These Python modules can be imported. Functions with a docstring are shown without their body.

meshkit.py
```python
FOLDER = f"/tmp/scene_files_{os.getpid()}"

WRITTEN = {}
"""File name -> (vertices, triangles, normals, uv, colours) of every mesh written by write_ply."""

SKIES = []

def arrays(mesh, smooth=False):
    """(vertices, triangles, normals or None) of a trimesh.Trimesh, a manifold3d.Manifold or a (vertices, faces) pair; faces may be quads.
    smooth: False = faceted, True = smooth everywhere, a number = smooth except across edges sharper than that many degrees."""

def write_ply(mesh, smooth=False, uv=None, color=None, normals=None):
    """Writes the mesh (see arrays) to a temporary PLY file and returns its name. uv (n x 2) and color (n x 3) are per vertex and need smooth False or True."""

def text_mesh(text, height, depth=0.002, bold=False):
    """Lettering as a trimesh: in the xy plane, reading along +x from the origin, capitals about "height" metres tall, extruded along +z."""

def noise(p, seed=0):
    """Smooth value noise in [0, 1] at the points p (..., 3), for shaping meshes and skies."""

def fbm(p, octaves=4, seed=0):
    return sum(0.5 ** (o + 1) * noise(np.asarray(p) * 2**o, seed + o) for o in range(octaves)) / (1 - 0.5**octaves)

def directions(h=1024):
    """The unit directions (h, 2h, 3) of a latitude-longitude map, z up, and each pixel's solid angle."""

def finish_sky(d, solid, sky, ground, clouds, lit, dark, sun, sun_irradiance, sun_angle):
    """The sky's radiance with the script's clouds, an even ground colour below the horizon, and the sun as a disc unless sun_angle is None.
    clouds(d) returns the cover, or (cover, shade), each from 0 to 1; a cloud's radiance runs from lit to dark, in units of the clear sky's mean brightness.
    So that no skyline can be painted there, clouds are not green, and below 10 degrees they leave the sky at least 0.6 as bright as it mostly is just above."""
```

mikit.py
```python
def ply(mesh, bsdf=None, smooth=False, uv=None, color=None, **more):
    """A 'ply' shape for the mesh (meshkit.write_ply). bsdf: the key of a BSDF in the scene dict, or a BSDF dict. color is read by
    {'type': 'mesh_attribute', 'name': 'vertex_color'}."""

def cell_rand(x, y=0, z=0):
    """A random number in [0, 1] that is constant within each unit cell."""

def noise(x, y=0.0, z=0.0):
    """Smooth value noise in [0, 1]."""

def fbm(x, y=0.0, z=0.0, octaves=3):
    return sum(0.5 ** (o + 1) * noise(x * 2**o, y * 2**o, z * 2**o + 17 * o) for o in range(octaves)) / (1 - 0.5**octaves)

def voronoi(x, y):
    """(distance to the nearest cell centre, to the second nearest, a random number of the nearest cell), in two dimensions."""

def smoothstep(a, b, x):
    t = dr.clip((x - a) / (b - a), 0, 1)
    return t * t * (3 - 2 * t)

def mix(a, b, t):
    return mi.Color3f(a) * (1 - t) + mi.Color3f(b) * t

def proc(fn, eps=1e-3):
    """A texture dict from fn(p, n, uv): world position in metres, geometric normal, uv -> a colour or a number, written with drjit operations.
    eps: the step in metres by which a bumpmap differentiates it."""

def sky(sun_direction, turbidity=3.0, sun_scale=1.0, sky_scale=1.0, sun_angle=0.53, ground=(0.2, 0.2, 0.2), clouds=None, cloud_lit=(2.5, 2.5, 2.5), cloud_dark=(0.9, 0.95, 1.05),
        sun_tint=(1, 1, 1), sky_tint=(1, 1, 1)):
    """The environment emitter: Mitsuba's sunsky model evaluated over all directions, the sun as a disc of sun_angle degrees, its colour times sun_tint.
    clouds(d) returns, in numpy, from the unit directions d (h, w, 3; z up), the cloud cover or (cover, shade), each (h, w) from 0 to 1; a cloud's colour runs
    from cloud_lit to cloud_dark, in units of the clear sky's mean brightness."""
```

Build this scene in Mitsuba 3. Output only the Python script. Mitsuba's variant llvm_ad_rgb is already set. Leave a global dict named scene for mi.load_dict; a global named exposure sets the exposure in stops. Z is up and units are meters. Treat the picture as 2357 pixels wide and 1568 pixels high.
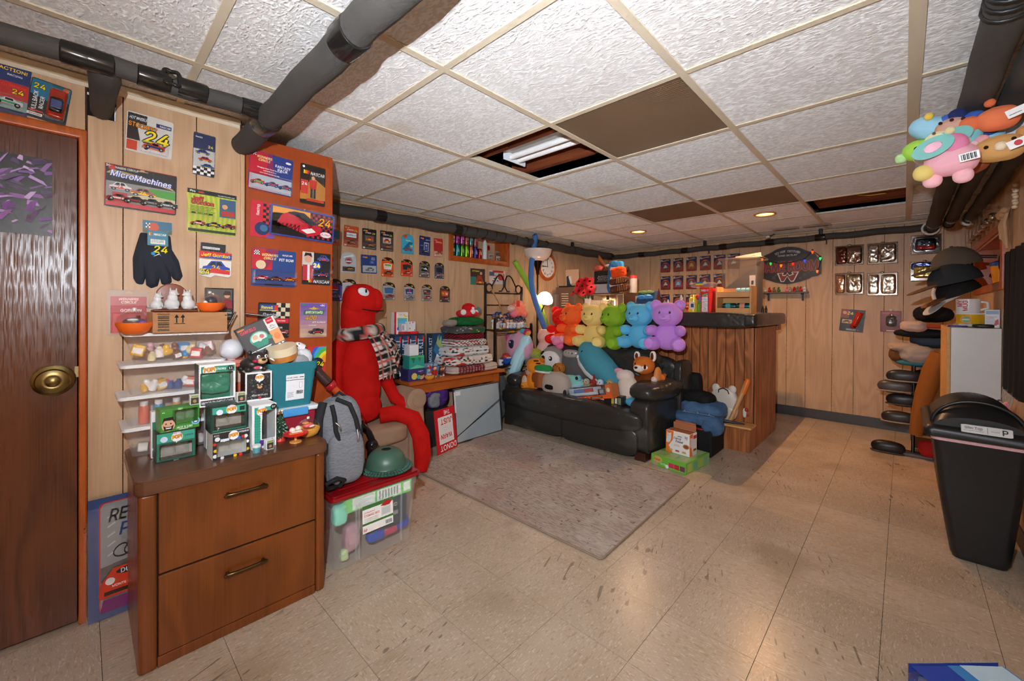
import math, random, numpy as np, trimesh, mitsuba as mi, mikit, meshkit
import drjit as dr
import shapely
from shapely.geometry import Polygon, Point, box as sbox
from shapely import affinity as aff
from mikit import noise, fbm, voronoi, cell_rand, smoothstep, proc

def mix(a, b, t):
 a, b = ([float(x) for x in c] if isinstance(c, np.ndarray) else c for c in (a, b))
 return mi.Color3f(a) * (1 - t) + mi.Color3f(b) * t

# ---- camera, light, exposure -------------------------------------------------------------------------------------------
CAMERA_AT = (0.0, 0.0, 1.328)
FORWARD = (0.722915, 0.690916, -0.005418)
UP = (-0.00006, 0.00790, 0.99997)
exposure = 0.16
scene, labels = {"type": "scene"}, {}
T = mi.ScalarTransform4f
scene["camera"] = {"type": "perspective", "fov": 102.62, "fov_axis": "x", "near_clip": 0.05, "far_clip": 50.0, "principal_point_offset_x": 0.0,
                   "principal_point_offset_y": 0.0447, "to_world": T().look_at(origin=list(CAMERA_AT), target=[a + b for a, b in zip(CAMERA_AT, FORWARD)], up=list(UP))}
# the photographer's flash: a bare head above the camera, and one zoomed at the far end of the room
scene["flash"] = {"type": "point", "position": [-0.10, 0.10, 1.62], "intensity": {"type": "rgb", "value": [4.7, 5.15, 5.7]}}
scene["zoomed_flash"] = {"type": "spot", "to_world": T().look_at(origin=[-0.1, 0.10, 1.60], target=[4.2, 2.9, 1.75], up=[0, 0, 1]), "cutoff_angle": 60.0, "beam_width": 8.0, "intensity": {"type": "rgb", "value": [18.0, 19.8, 22.0]}}
# the two recessed lamps of the room
scene["downlight_lamp"] = {"type": "spot", "to_world": T().look_at(origin=[4.75, 1.02, 2.27], target=[4.75, 1.02, 0], up=[1, 0, 0]), "cutoff_angle": 80.0, "beam_width": 30.0, "intensity": {"type": "rgb", "value": [5.6, 3.0, 1.4]}}
scene["downlight_lamp_001"] = {"type": "spot", "to_world": T().look_at(origin=[4.78, 2.40, 2.27], target=[4.78, 2.40, 0], up=[1, 0, 0]), "cutoff_angle": 80.0, "beam_width": 40.0, "intensity": {"type": "rgb", "value": [3.6, 2.2, 1.25]}}

# ---- helpers -------------------------------------------------------------------------------------------------------------
ZC, YL, YC, XB, YR = 2.288, 2.492, 3.62, 6.16, -0.485

def lin(c):
 if isinstance(c, str):
  c = [int(c[i:i + 2], 16) / 255 for i in (0, 2, 4)]
  return np.array([x / 12.92 if x <= 0.04045 else ((x + 0.055) / 1.055) ** 2.4 for x in c])
 return np.asarray(c, float)

def mul(*ms):
 out = np.eye(4)
 for m in ms:
  out = out @ m
 return out

def mat(r, u, n, o):
 m = np.eye(4)
 m[:3, 0], m[:3, 1], m[:3, 2], m[:3, 3] = r, u, n, o
 return m

def mv(x=0, y=0, z=0):
 m = np.eye(4)
 m[:3, 3] = x, y, z
 return m

def rot(a, axis=2):
 a = math.radians(a)
 c, s = math.cos(a), math.sin(a)
 m = np.eye(4)
 i, j = [(1, 2), (2, 0), (0, 1)][axis]
 m[i, i], m[i, j], m[j, i], m[j, j] = c, -s, s, c
 return m

def sc(x, y=None, z=None):
 return np.diag([x, x if y is None else y, x if z is None else z, 1.0])

def OBJ(x, y, z, a=0):
 return mul(mv(x, y, z), rot(a))

# frames on the walls: x to the right, y up, z out of the wall
def WL(x, z, a=0, off=0.0):
 return mul(mat((1, 0, 0), (0, 0, 1), (0, -1, 0), (x, YL - off, z)), rot(a))

def WC(x, z, a=0, off=0.0):
 return mul(mat((1, 0, 0), (0, 0, 1), (0, -1, 0), (x, YC - off, z)), rot(a))

def WB(y, z, a=0, off=0.0):
 return mul(mat((0, -1, 0), (0, 0, 1), (-1, 0, 0), (XB - off, y, z)), rot(a))

def WR(x, z, a=0, off=0.0):
 return mul(mat((-1, 0, 0), (0, 0, 1), (0, 1, 0), (x, YR + off, z)), rot(a))

def FACE(w, d, h, side="front"):
 """Frame of one face of a box that stands on z = 0 and is centred in x and y: origin at the face's lower left corner."""
 return {"front": mat((1, 0, 0), (0, 0, 1), (0, -1, 0), (-w / 2, -d / 2, 0)), "right": mat((0, 1, 0), (0, 0, 1), (1, 0, 0), (w / 2, -d / 2, 0)),
   "left": mat((0, -1, 0), (0, 0, 1), (-1, 0, 0), (-w / 2, d / 2, 0)), "top": mat((1, 0, 0), (0, 1, 0), (0, 0, 1), (-w / 2, -d / 2, h))}[side]

_text = {}

def text_flat(s, bold):
 k = (s, bold)
 if k not in _text:
  m = meshkit.text_mesh(s, 1.0, 0.05, bold)
  keep = m.face_normals[:, 2] > 0.9
  v, f = np.array(m.vertices), np.array(m.faces)[keep]
  u, inv = np.unique(f, return_inverse=True)
  v = v[u]
  v[:, 2] = 0
  lo, hi = v.min(0), v.max(0)
  _text[k] = (v - [lo[0], lo[1], 0], inv.reshape(-1, 3), hi - lo)
 return _text[k]

class B:
 """Collects pieces with one colour each; put() writes them as one mesh of the scene."""

 def __init__(s, M=None):
  s.v, s.f, s.c, s.n, s.layer, s.M, s.w, s.h, s.hole = [], [], [], 0, 0, M, 1.0, 1.0, None

 def add(s, v, f, col, M=None):
  v = np.asarray(v, float)
  f = np.asarray(f, int)
  for m in (M, s.M):
   if m is not None:
    v = v @ m[:3, :3].T + m[:3, 3]
    if np.linalg.det(m[:3, :3]) < 0:
     f = f[:, ::-1]
  col = lin(col) if not (isinstance(col, np.ndarray) and col.ndim == 2) else col
  s.v.append(v)
  s.f.append(f + s.n)
  s.c.append(np.broadcast_to(col, v.shape))
  s.n += len(v)
  return s

 def flat(s, v, f, col, M=None):
  v, f = np.asarray(v, float), np.asarray(f, int)
  return s.add(v[f].reshape(-1, 3), np.arange(3 * len(f)).reshape(-1, 3), col, M)

 def box(s, x0, y0, z0, x1, y1, z1, col="ffffff", bev=0.0, M=None):
  if bev <= 0:
   v = np.array([[x, y, z] for x in (x0, x1) for y in (y0, y1) for z in (z0, z1)], float)
   f = [[0, 1, 3], [0, 3, 2], [4, 6, 7], [4, 7, 5], [0, 4, 5], [0, 5, 1], [2, 3, 7], [2, 7, 6], [0, 2, 6], [0, 6, 4], [1, 5, 7], [1, 7, 3]]
   return s.flat(v, f, col, M)
  return s.rbox((x0 + x1) / 2, (y0 + y1) / 2, (z0 + z1) / 2, abs(x1 - x0) / 2, abs(y1 - y0) / 2, abs(z1 - z0) / 2, bev, col, 1 if bev < 0.006 else 3, M)

 def rbox(s, cx, cy, cz, a, b, c, r, col, k=3, M=None):
  r = min(r, a, b, c)
  q = np.linspace(0, np.pi / 2, k + 1)
  ph = [(p + i * np.pi / 2, ((1, 1), (-1, 1), (-1, -1), (1, -1))[i]) for i in range(4) for p in q]
  th = [(t, 1) for t in q] + [(t + np.pi / 2, -1) for t in q]
  v = np.array([[math.sin(t) * math.cos(p) * r + sx * (a - r), math.sin(t) * math.sin(p) * r + sy * (b - r), math.cos(t) * r + sz * (c - r)]
                      for t, sz in th for p, (sx, sy) in ph]) + [cx, cy, cz]
  n, m = len(ph), len(th)
  f = []
  for i in range(m - 1):
   for j in range(n):
    p, q_, u, w = i * n + j, i * n + (j + 1) % n, (i + 1) * n + (j + 1) % n, (i + 1) * n + j
    f += [[p, w, u], [p, u, q_]]
  st = k + 1
  f += [[0, st, 2 * st], [0, 2 * st, 3 * st]]
  e = (m - 1) * n
  f += [[e, e + 2 * st, e + st], [e, e + 3 * st, e + 2 * st]]
  f = np.array(f)
  t = v[f]
  ok = np.linalg.norm(np.cross(t[:, 1] - t[:, 0], t[:, 2] - t[:, 0]), axis=1) > 1e-14
  # weld coincident vertices so that the edges shade round
  key = np.round(v, 6)
  _, first, inv = np.unique(key, axis=0, return_index=True, return_inverse=True)
  return s.add(v[first], inv.reshape(-1)[f[ok]], col, M)

 def lathe(s, prof, col, M=None, n=20, sharp=38):
  """prof: (radius, z) from bottom to top; faces outwards."""
  prof = [np.array(p, float) for p in prof]
  rings, run = [], [prof[0]]
  for i in range(1, len(prof)):
   run.append(prof[i])
   if i + 1 < len(prof):
    d0, d1 = prof[i] - prof[i - 1], prof[i + 1] - prof[i]
    an = abs(math.degrees(math.atan2(d0[0] * d1[1] - d0[1] * d1[0], d0 @ d1)))
    if an > sharp:
     rings.append(run)
     run = [prof[i]]
  rings.append(run)
  a = np.arange(n) * 2 * np.pi / n
  cols = lin(col) if not isinstance(col, list) else None
  for run in rings:
   v = np.vstack([np.stack([r * np.cos(a), r * np.sin(a), np.full(n, z)], 1) for r, z in run])
   f = []
   for i in range(len(run) - 1):
    for j in range(n):
     p, q, u, w = i * n + j, i * n + (j + 1) % n, (i + 1) * n + (j + 1) % n, (i + 1) * n + j
     if run[i][0] > 1e-9:
      f.append([p, q, u])
     if run[i + 1][0] > 1e-9:
      f.append([p, u, w])
   s.add(v, f, col, M)
  return s

 def cyl(s, p0, p1, r, col, r1=None, n=14, M=None):
  p0, p1 = np.array(p0, float), np.array(p1, float)
  r1 = r if r1 is None else r1
  d = p1 - p0
  L = np.linalg.norm(d)
  z = d / L
  x = np.cross(z, [0, 0, 1] if abs(z[2]) < 0.9 else [1, 0, 0])
  x /= np.linalg.norm(x)
  m = mat(x, np.cross(z, x), z, p0)
  return s.lathe([(0, 0), (r, 0), (r1, L), (0, L)], col, m if M is None else M @ m, n)

 def sph(s, c, r, col, M=None, sub=2, R=None):
  m = trimesh.creation.icosphere(subdivisions=sub)
  r = np.broadcast_to(r, 3)
  v = np.array(m.vertices) * r
  if R is not None:
   v = v @ R[:3, :3].T
  return s.add(v + c, m.faces, col, M)

 def sup(s, c, half, p=4.0, col="ffffff", M=None, sub=3, amp=0.0, freq=8.0, seed=0, R=None):
  """A puffy box (superellipsoid), with noise of the given amplitude along the radius."""
  m = trimesh.creation.icosphere(subdivisions=sub)
  d = np.array(m.vertices)
  v = d / (np.abs(d) ** p).sum(1, keepdims=True) ** (1 / p) * half
  if amp:
   v = v + d * (amp * (meshkit.fbm((v + 5 + seed) * freq, 3, seed)[:, None] - 0.5) * 2)
  if R is not None:
   v = v @ R[:3, :3].T
  return s.add(v + c, m.faces, col, M)

 def tube(s, path, r, col, n=8, M=None, caps=True):
  P = np.array(path, float)
  rs = np.broadcast_to(r, len(P))
  t = np.gradient(P, axis=0)
  t /= np.linalg.norm(t, axis=1, keepdims=True) + 1e-12
  x = np.cross(t[0], [0.123, 0.987, 0.1])
  x /= np.linalg.norm(x)
  a = np.arange(n) * 2 * np.pi / n
  V = []
  for i in range(len(P)):
   x = x - t[i] * (x @ t[i])
   x /= np.linalg.norm(x)
   y = np.cross(t[i], x)
   V.append(P[i] + rs[i] * (np.cos(a)[:, None] * x + np.sin(a)[:, None] * y))
  f = []
  for i in range(len(P) - 1):
   for j in range(n):
    p, q, u, w = i * n + j, i * n + (j + 1) % n, (i + 1) * n + (j + 1) % n, (i + 1) * n + j
    f += [[p, q, u], [p, u, w]]
  v = np.vstack(V)
  if caps:
   k = len(v)
   v = np.vstack([v, P[:1], P[-1:]])
   f += [[k, (j + 1) % n, j] for j in range(n)] + [[k + 1, (len(P) - 1) * n + j, (len(P) - 1) * n + (j + 1) % n] for j in range(n)]
  return s.add(v, f, col, M)

 def ext(s, poly, z0, z1, col, M=None):
  poly = poly if hasattr(poly, "geom_type") else Polygon(poly)
  for g in getattr(poly, "geoms", [poly]):
   m = trimesh.creation.extrude_polygon(g, z1 - z0, engine="earcut")
   s.flat(np.array(m.vertices) + [0, 0, z0], m.faces, col, M)
  return s

 # -- flat print: 0..1 in x and y over the face s.w by s.h, each piece a hair above the last
 def on(s, w, h):
  s.w, s.h = w, h
  return s

 def _z(s):
  s.layer += 1
  return 0.0006 + 0.00012 * s.layer

 def rect(s, x0, y0, x1, y1, col):
  if s.hole is not None:
   return s.poly(sbox(x0, y0, x1, y1), col)
  z = s._z()
  return s.flat([[x0 * s.w, y0 * s.h, z], [x1 * s.w, y0 * s.h, z], [x1 * s.w, y1 * s.h, z], [x0 * s.w, y1 * s.h, z]], [[0, 1, 2], [0, 2, 3]], col)

 def poly(s, pts, col):
  g = pts if hasattr(pts, "geom_type") else Polygon(pts).buffer(0)
  if s.hole is not None:
   g = g.difference(s.hole)
  z = s._z()
  for q in getattr(g, "geoms", [g]):
   if q.is_empty or q.geom_type != "Polygon":
    continue
   v, f = trimesh.creation.triangulate_polygon(q, engine="earcut")
   v = np.column_stack([v[:, 0] * s.w, v[:, 1] * s.h, np.full(len(v), z)])
   f = np.array(f)
   n = np.cross(v[f[:, 1]] - v[f[:, 0]], v[f[:, 2]] - v[f[:, 0]])[:, 2]
   f[n < 0] = f[n < 0][:, ::-1]
   s.flat(v, f, col)
  return s

 def disc(s, x, y, r, col, ry=None, n=20):
  a = np.arange(n) * 2 * np.pi / n
  ry = r * s.w / s.h if ry is None else ry
  return s.poly(np.stack([x + r * np.cos(a), y + ry * np.sin(a)], 1), col)

 def text(s, t, x, y, h, col, w=None, bold=True, a=0, slant=0.0, out=None):
  """Centred at x, y; capitals h (of the face's height) tall, at most w (of the width) wide."""
  v, f, size = text_flat(t, bold)
  k = h * s.h
  kx = k if w is None else min(k, w * s.w / size[0])
  V = (v - [size[0] / 2, size[1] / 2, 0]) * [kx, k, 1]
  V[:, 0] += slant * V[:, 1]
  if out:
   for dx, dy in ((1, 0), (-1, 0), (0, 1), (0, -1)):
    s.add(V @ rot(a)[:3, :3].T + [x * s.w + dx * k * 0.09, y * s.h + dy * k * 0.09, s._z()], f, out)
  return s.add(V @ rot(a)[:3, :3].T + [x * s.w, y * s.h, s._z()], f, col)

 def check(s, x0, y0, x1, y1, nx, ny, c0="f2f2f0", c1="141414"):
  s.rect(x0, y0, x1, y1, c0)
  z = s._z()
  for i in range(nx):
   for j in range(ny):
    if (i + j) % 2:
     a, b = x0 + (x1 - x0) * i / nx, y0 + (y1 - y0) * j / ny
     c, d = x0 + (x1 - x0) * (i + 1) / nx, y0 + (y1 - y0) * (j + 1) / ny
     s.flat([[a * s.w, b * s.h, z], [c * s.w, b * s.h, z], [c * s.w, d * s.h, z], [a * s.w, d * s.h, z]], [[0, 1, 2], [0, 2, 3]], c1)
  return s

 def racer(s, x, y, w, h, c0, c1="ffd21a", num="24"):
  """A printed stock car, seen from the side."""
  P = lambda q: [(x + a * w, y + b * h) for a, b in q]
  s.poly(P([(0, .18), (.02, .5), (.16, .58), (.3, .95), (.66, 1), (.82, .62), (.98, .52), (1, .18)]), c0)
  s.poly(P([(.22, .6), (.33, .88), (.46, .9), (.46, .6)]), "20242c")
  s.poly(P([(.5, .6), (.5, .9), (.63, .92), (.73, .62)]), "20242c")
  s.poly(P([(.02, .22), (.02, .34), (.98, .34), (.98, .22)]), c1)
  for q in (.2, .8):
   s.disc(x + q * w, y + .17 * h, .11 * w, "101010", .17 * h, 12)
   s.disc(x + q * w, y + .17 * h, .05 * w, "b8b8b8", .08 * h, 8)
  if num:
   s.text(num, x + .48 * w, y + .46 * h, .34 * h, c1, .3 * w)
  return s

 def put(s, key, part, bsdf, M=None, color=True):
  if part is not None:
   key = free(key + "__" + part)
  v, f, c = np.vstack(s.v), np.vstack(s.f), np.vstack(s.c)
  if M is not None:
   v = v @ M[:3, :3].T + M[:3, 3]
   if np.linalg.det(M[:3, :3]) < 0:
    f = f[:, ::-1]
  scene[key] = mikit.ply((v, f), bsdf, smooth=True, color=c if bsdf in COLOURED else None)
  return key

def free(k):
 if k not in scene and k not in labels:
  return k
 i = 1
 while f"{k}_{i:03d}" in scene or f"{k}_{i:03d}" in labels:
  i += 1
 return f"{k}_{i:03d}"

def thing(name, label, cat, group=None):
 k = free(name)
 labels[k] = {"label": label, "category": cat}
 if group:
  labels[k]["group"] = group
 return k

def struct(name, label=None):
 k = free(name)
 labels[k] = {"kind": "structure"}
 if label:
  labels[k]["label"] = label
 return k

def shade(c, k):
 return np.clip(lin(c) * k, 0, 1)

# ---- materials -----------------------------------------------------------------------------------------------------------
VC = {"type": "mesh_attribute", "name": "vertex_color"}

def prin(col, rough, spec=0.5, **k):
 return {"type": "twosided", "b": {"type": "principled", "base_color": col, "roughness": rough, "specular": spec, **k}}

def rgb(c):
 return {"type": "rgb", "value": [float(x) for x in lin(c)]}

scene["matte"] = prin(VC, 0.8, 0.3)
scene["satin"] = prin(VC, 0.38, 0.5)
scene["gloss"] = prin(VC, 0.14, 0.5)
scene["plush"] = prin(VC, 0.95, 0.1, sheen=0.6, sheen_tint=0.7)
scene["metal"] = prin(VC, 0.28, 0.5, metallic=1.0)
scene["foil"] = prin(VC, 0.13, 0.5, metallic=1.0)
scene["clear"] = {"type": "thindielectric", "int_ior": 1.4}
scene["frosted"] = {"type": "mask", "opacity": 0.11, "b": prin(VC, 0.3, 0.5)}
scene["tinted"] = {"type": "mask", "opacity": 0.48, "b": prin(VC, 0.2, 0.5)}
COLOURED = {"matte", "satin", "gloss", "plush", "metal", "foil", "frosted", "tinted"}

def bumped(b, fn, scale=1.0, eps=1e-3):
 return {"type": "twosided", "b": {"type": "bumpmap", "t": proc(fn, eps), "scale": scale, "b": b["b"]}}

def wood(base, dark, along, fine=60.0, ring=7.0, amt=0.6):
 """Grain along one world axis (0, 1 or 2), with slow cathedral figures."""
 base, dark = lin(base), lin(dark)

 def fn(p, n, uv):
  q = [p.x, p.y, p.z]
  a = q[along] * 0.45
  o = [q[i] for i in range(3) if i != along]
  u, v = o[0], o[1]
  warp = fbm(u * 3.1 + 7.3, v * 3.1 + 2.1, a * 1.6, 3)
  rings = fbm(u * ring + warp * 5, v * ring + warp * 2, a * 1.1, 2)
  band = 0.5 + 0.5 * dr.sin(rings * 34)
  pores = fbm(u * fine * 6, v * fine * 6, a * 9, 2)
  k = dr.clip((0.55 * band + 0.75 * pores - 0.35) * amt + 0.3 * (warp - 0.5), 0, 1)
  return mix(base, dark, k)
 return fn

scene["panel_wood"] = prin(proc(wood("cca984", "ad815d", 2, 30, 5.0, 0.62)), 0.42, 0.4)
scene["bar_wood"] = prin(proc(wood("b06c3c", "5e2c10", 2, 40, 9.0, 0.95)), 0.4, 0.4)
scene["dresser_wood"] = prin(proc(wood("72390f", "3c1a06", 2, 50, 5.0, 0.6)), 0.3, 0.5)
scene["dresser_top_wood"] = prin(proc(wood("5c3a28", "382012", 0, 50, 5.0, 0.6)), 0.24, 0.5)
scene["door_wood"] = bumped(prin(proc(wood("5b2c12", "2a1006", 2, 60, 4.0, 0.8)), 0.27, 0.55), lambda p, n, uv: 0.0008 * noise(p.x * 260, 1.0, p.z * 16), 1.0, 1e-3)
scene["trim_wood"] = prin(proc(wood("b3571f", "813410", 2, 50, 6.0, 0.6)), 0.3, 0.5)
scene["laminate"] = prin(proc(wood("a2461a", "803210", 2, 70, 3.0, 0.5)), 0.34, 0.45)
scene["table_wood"] = prin(proc(wood("b25a20", "8a3e12", 0, 60, 4.0, 0.5)), 0.34, 0.5)
scene["pine_wood"] = prin(proc(wood("d6a467", "b57c42", 1, 50, 6.0, 0.5)), 0.5, 0.4)
scene["joist_wood"] = prin(proc(wood("7a3c1e", "3c180a", 1, 40, 8.0, 0.8)), 0.7, 0.3)
scene["cardboard"] = prin(proc(lambda p, n, uv: mix(lin("b98a62"), lin("a87750"), fbm(p.x * 25, p.y * 25, p.z * 90, 2))), 0.85, 0.2)

def tile_col(p, n, uv):
 g = 0.3414
 ix, iy = dr.floor((p.x - 0.048) / g), dr.floor((p.y - 0.057) / g)
 r = cell_rand(ix, iy, 5)
 flip = r < 0.5
 u = dr.select(flip, p.x, p.y)
 v = dr.select(flip, p.y, p.x)
 f1 = noise(u * 55 + 31 * r, v * 210 + 17 * r, 3.0)
 f2 = noise(u * 90 + 11 * r, v * 330, 9.0)
 cloud = fbm(p.x * 5, p.y * 5, 1.0, 3)
 c = mix(lin("bfad98"), lin("ab9880"), cloud)
 c = mix(c, lin("9c8262"), smoothstep(0.70, 0.86, f1) * 0.5)
 c = mix(c, lin("cfc3b2"), smoothstep(0.70, 0.88, f2) * 0.6)
 dirt = smoothstep(0.62, 0.8, fbm(p.x * 2.3 + 4, p.y * 2.3, 2.0, 4))
 c = mix(c, lin("8f7a60"), dirt * 0.45)
 scuff = smoothstep(0.86, 0.91, noise(p.x * 14 + p.y * 6, p.y * 90 - p.x * 30, 4.0)) * smoothstep(0.55, 0.7, fbm(p.x * 3, p.y * 3, 8.0, 2))
 return mix(c, lin("4a3a2c"), scuff * 0.6) * (0.94 + 0.12 * r)

scene["floor_vinyl"] = prin(proc(tile_col), 0.27, 0.45)

def ceil_bump(p, n, uv):
 a = noise(p.x * 190 + 3 * noise(p.x * 30, p.y * 30, 0.0), p.y * 75, 1.0)
 return 0.003 * smoothstep(0.5, 0.9, a) + 0.0022 * noise(p.x * 260, p.y * 260, 3.0)

def ceil_col(p, n, uv):
 a = noise(p.x * 190 + 3 * noise(p.x * 30, p.y * 30, 0.0), p.y * 75, 1.0)
 st = smoothstep(0.72, 0.85, fbm(p.x * 1.7 + 9, p.y * 1.7 + 3, 0.0, 3))
 return mix(mix(lin("d9d7d2"), lin("efeeea"), smoothstep(0.35, 0.7, a)), lin("c8b08c"), st * 0.35)

scene["ceiling_fibre"] = bumped(prin(proc(ceil_col), 0.9, 0.1), ceil_bump, 1.0, 2e-3)
scene["lens_plastic"] = bumped(prin(proc(lambda p, n, uv: mix(lin("7c6650"), lin("6a533e"), fbm(p.x * 3, p.y * 3, 0.0, 2))), 0.35, 0.5),
                               lambda p, n, uv: 0.0012 * (dr.sin(p.x * 420) + dr.sin(p.y * 420)), 1.0, 5e-4)

def rug_col(p, n, uv):
 w = noise(p.x * 260, p.y * 40, 1.0)
 st = fbm(p.x * 2.6 + 1, p.y * 2.6, 0.0, 4)
 c = mix(lin("ae9e90"), lin("90817a"), smoothstep(0.3, 0.8, w))
 c = mix(c, lin("9c7d70"), smoothstep(0.5, 0.75, st) * 0.5)
 c = mix(c, lin("c4b9ae"), smoothstep(0.55, 0.75, fbm(p.x * 6, p.y * 6, 5.0, 3)) * 0.35)
 return mix(c, lin("3a3030"), smoothstep(0.90, 0.93, noise(p.x * 48, p.y * 48, 2.0)) * 0.6)

scene["rug_pile"] = bumped(prin(proc(rug_col), 0.95, 0.1), lambda p, n, uv: 0.004 * noise(p.x * 180, p.y * 35, 1.0) + 0.004 * noise(p.x * 160, p.y * 160, 7.0), 1.0, 2e-3)

def leather_col(p, n, uv):
 worn = smoothstep(0.62, 0.8, fbm(p.x * 3, p.y * 3, p.z * 4, 3))
 scr = smoothstep(0.88, 0.93, noise(p.x * 30, p.y * 30 + p.z * 9, p.z * 60))
 return mix(mix(lin("2a2a27"), lin("46443d"), worn), lin("5a5850"), scr * 0.35)

scene["leather"] = bumped(prin(proc(leather_col), 0.29, 0.5), lambda p, n, uv: 0.006 * fbm(p.x * 20, p.y * 20, p.z * 20, 2), 1.0, 2e-3)
scene["pipe_foam"] = bumped(prin(proc(lambda p, n, uv: mix(lin("3a3a3a"), lin("4c4944"), fbm(p.x * 6, p.y * 6, p.z * 6, 3))), 0.75, 0.3),
       lambda p, n, uv: 0.002 * fbm(p.x * 120, p.y * 120, p.z * 120, 2), 1.0, 1e-3)
scene["suede"] = bumped(prin(proc(lambda p, n, uv: mix(lin("a98d74"), lin("8c715b"), fbm(p.x * 9, p.y * 9, p.z * 9, 4))), 0.9, 0.2, sheen=0.4),
      lambda p, n, uv: 0.004 * fbm(p.x * 14, p.y * 14, p.z * 14, 3), 1.0, 3e-3)
scene["heather"] = prin(proc(lambda p, n, uv: mix(lin("54565a"), lin("8a8d92"), fbm(p.x * 90, p.y * 90, p.z * 420, 2))), 0.9, 0.2)
scene["denim"] = prin(proc(lambda p, n, uv: mix(lin("2a4666"), lin("58789c"), fbm(p.x * 14, p.y * 14, p.z * 22, 4))), 0.9, 0.2)
scene["red_velour"] = prin(proc(lambda p, n, uv: mix(lin("a80e0c"), lin("c81c16"), fbm(p.x * 9, p.y * 9, p.z * 7, 3))), 0.9, 0.15, sheen=0.8, sheen_tint=0.9)

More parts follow.
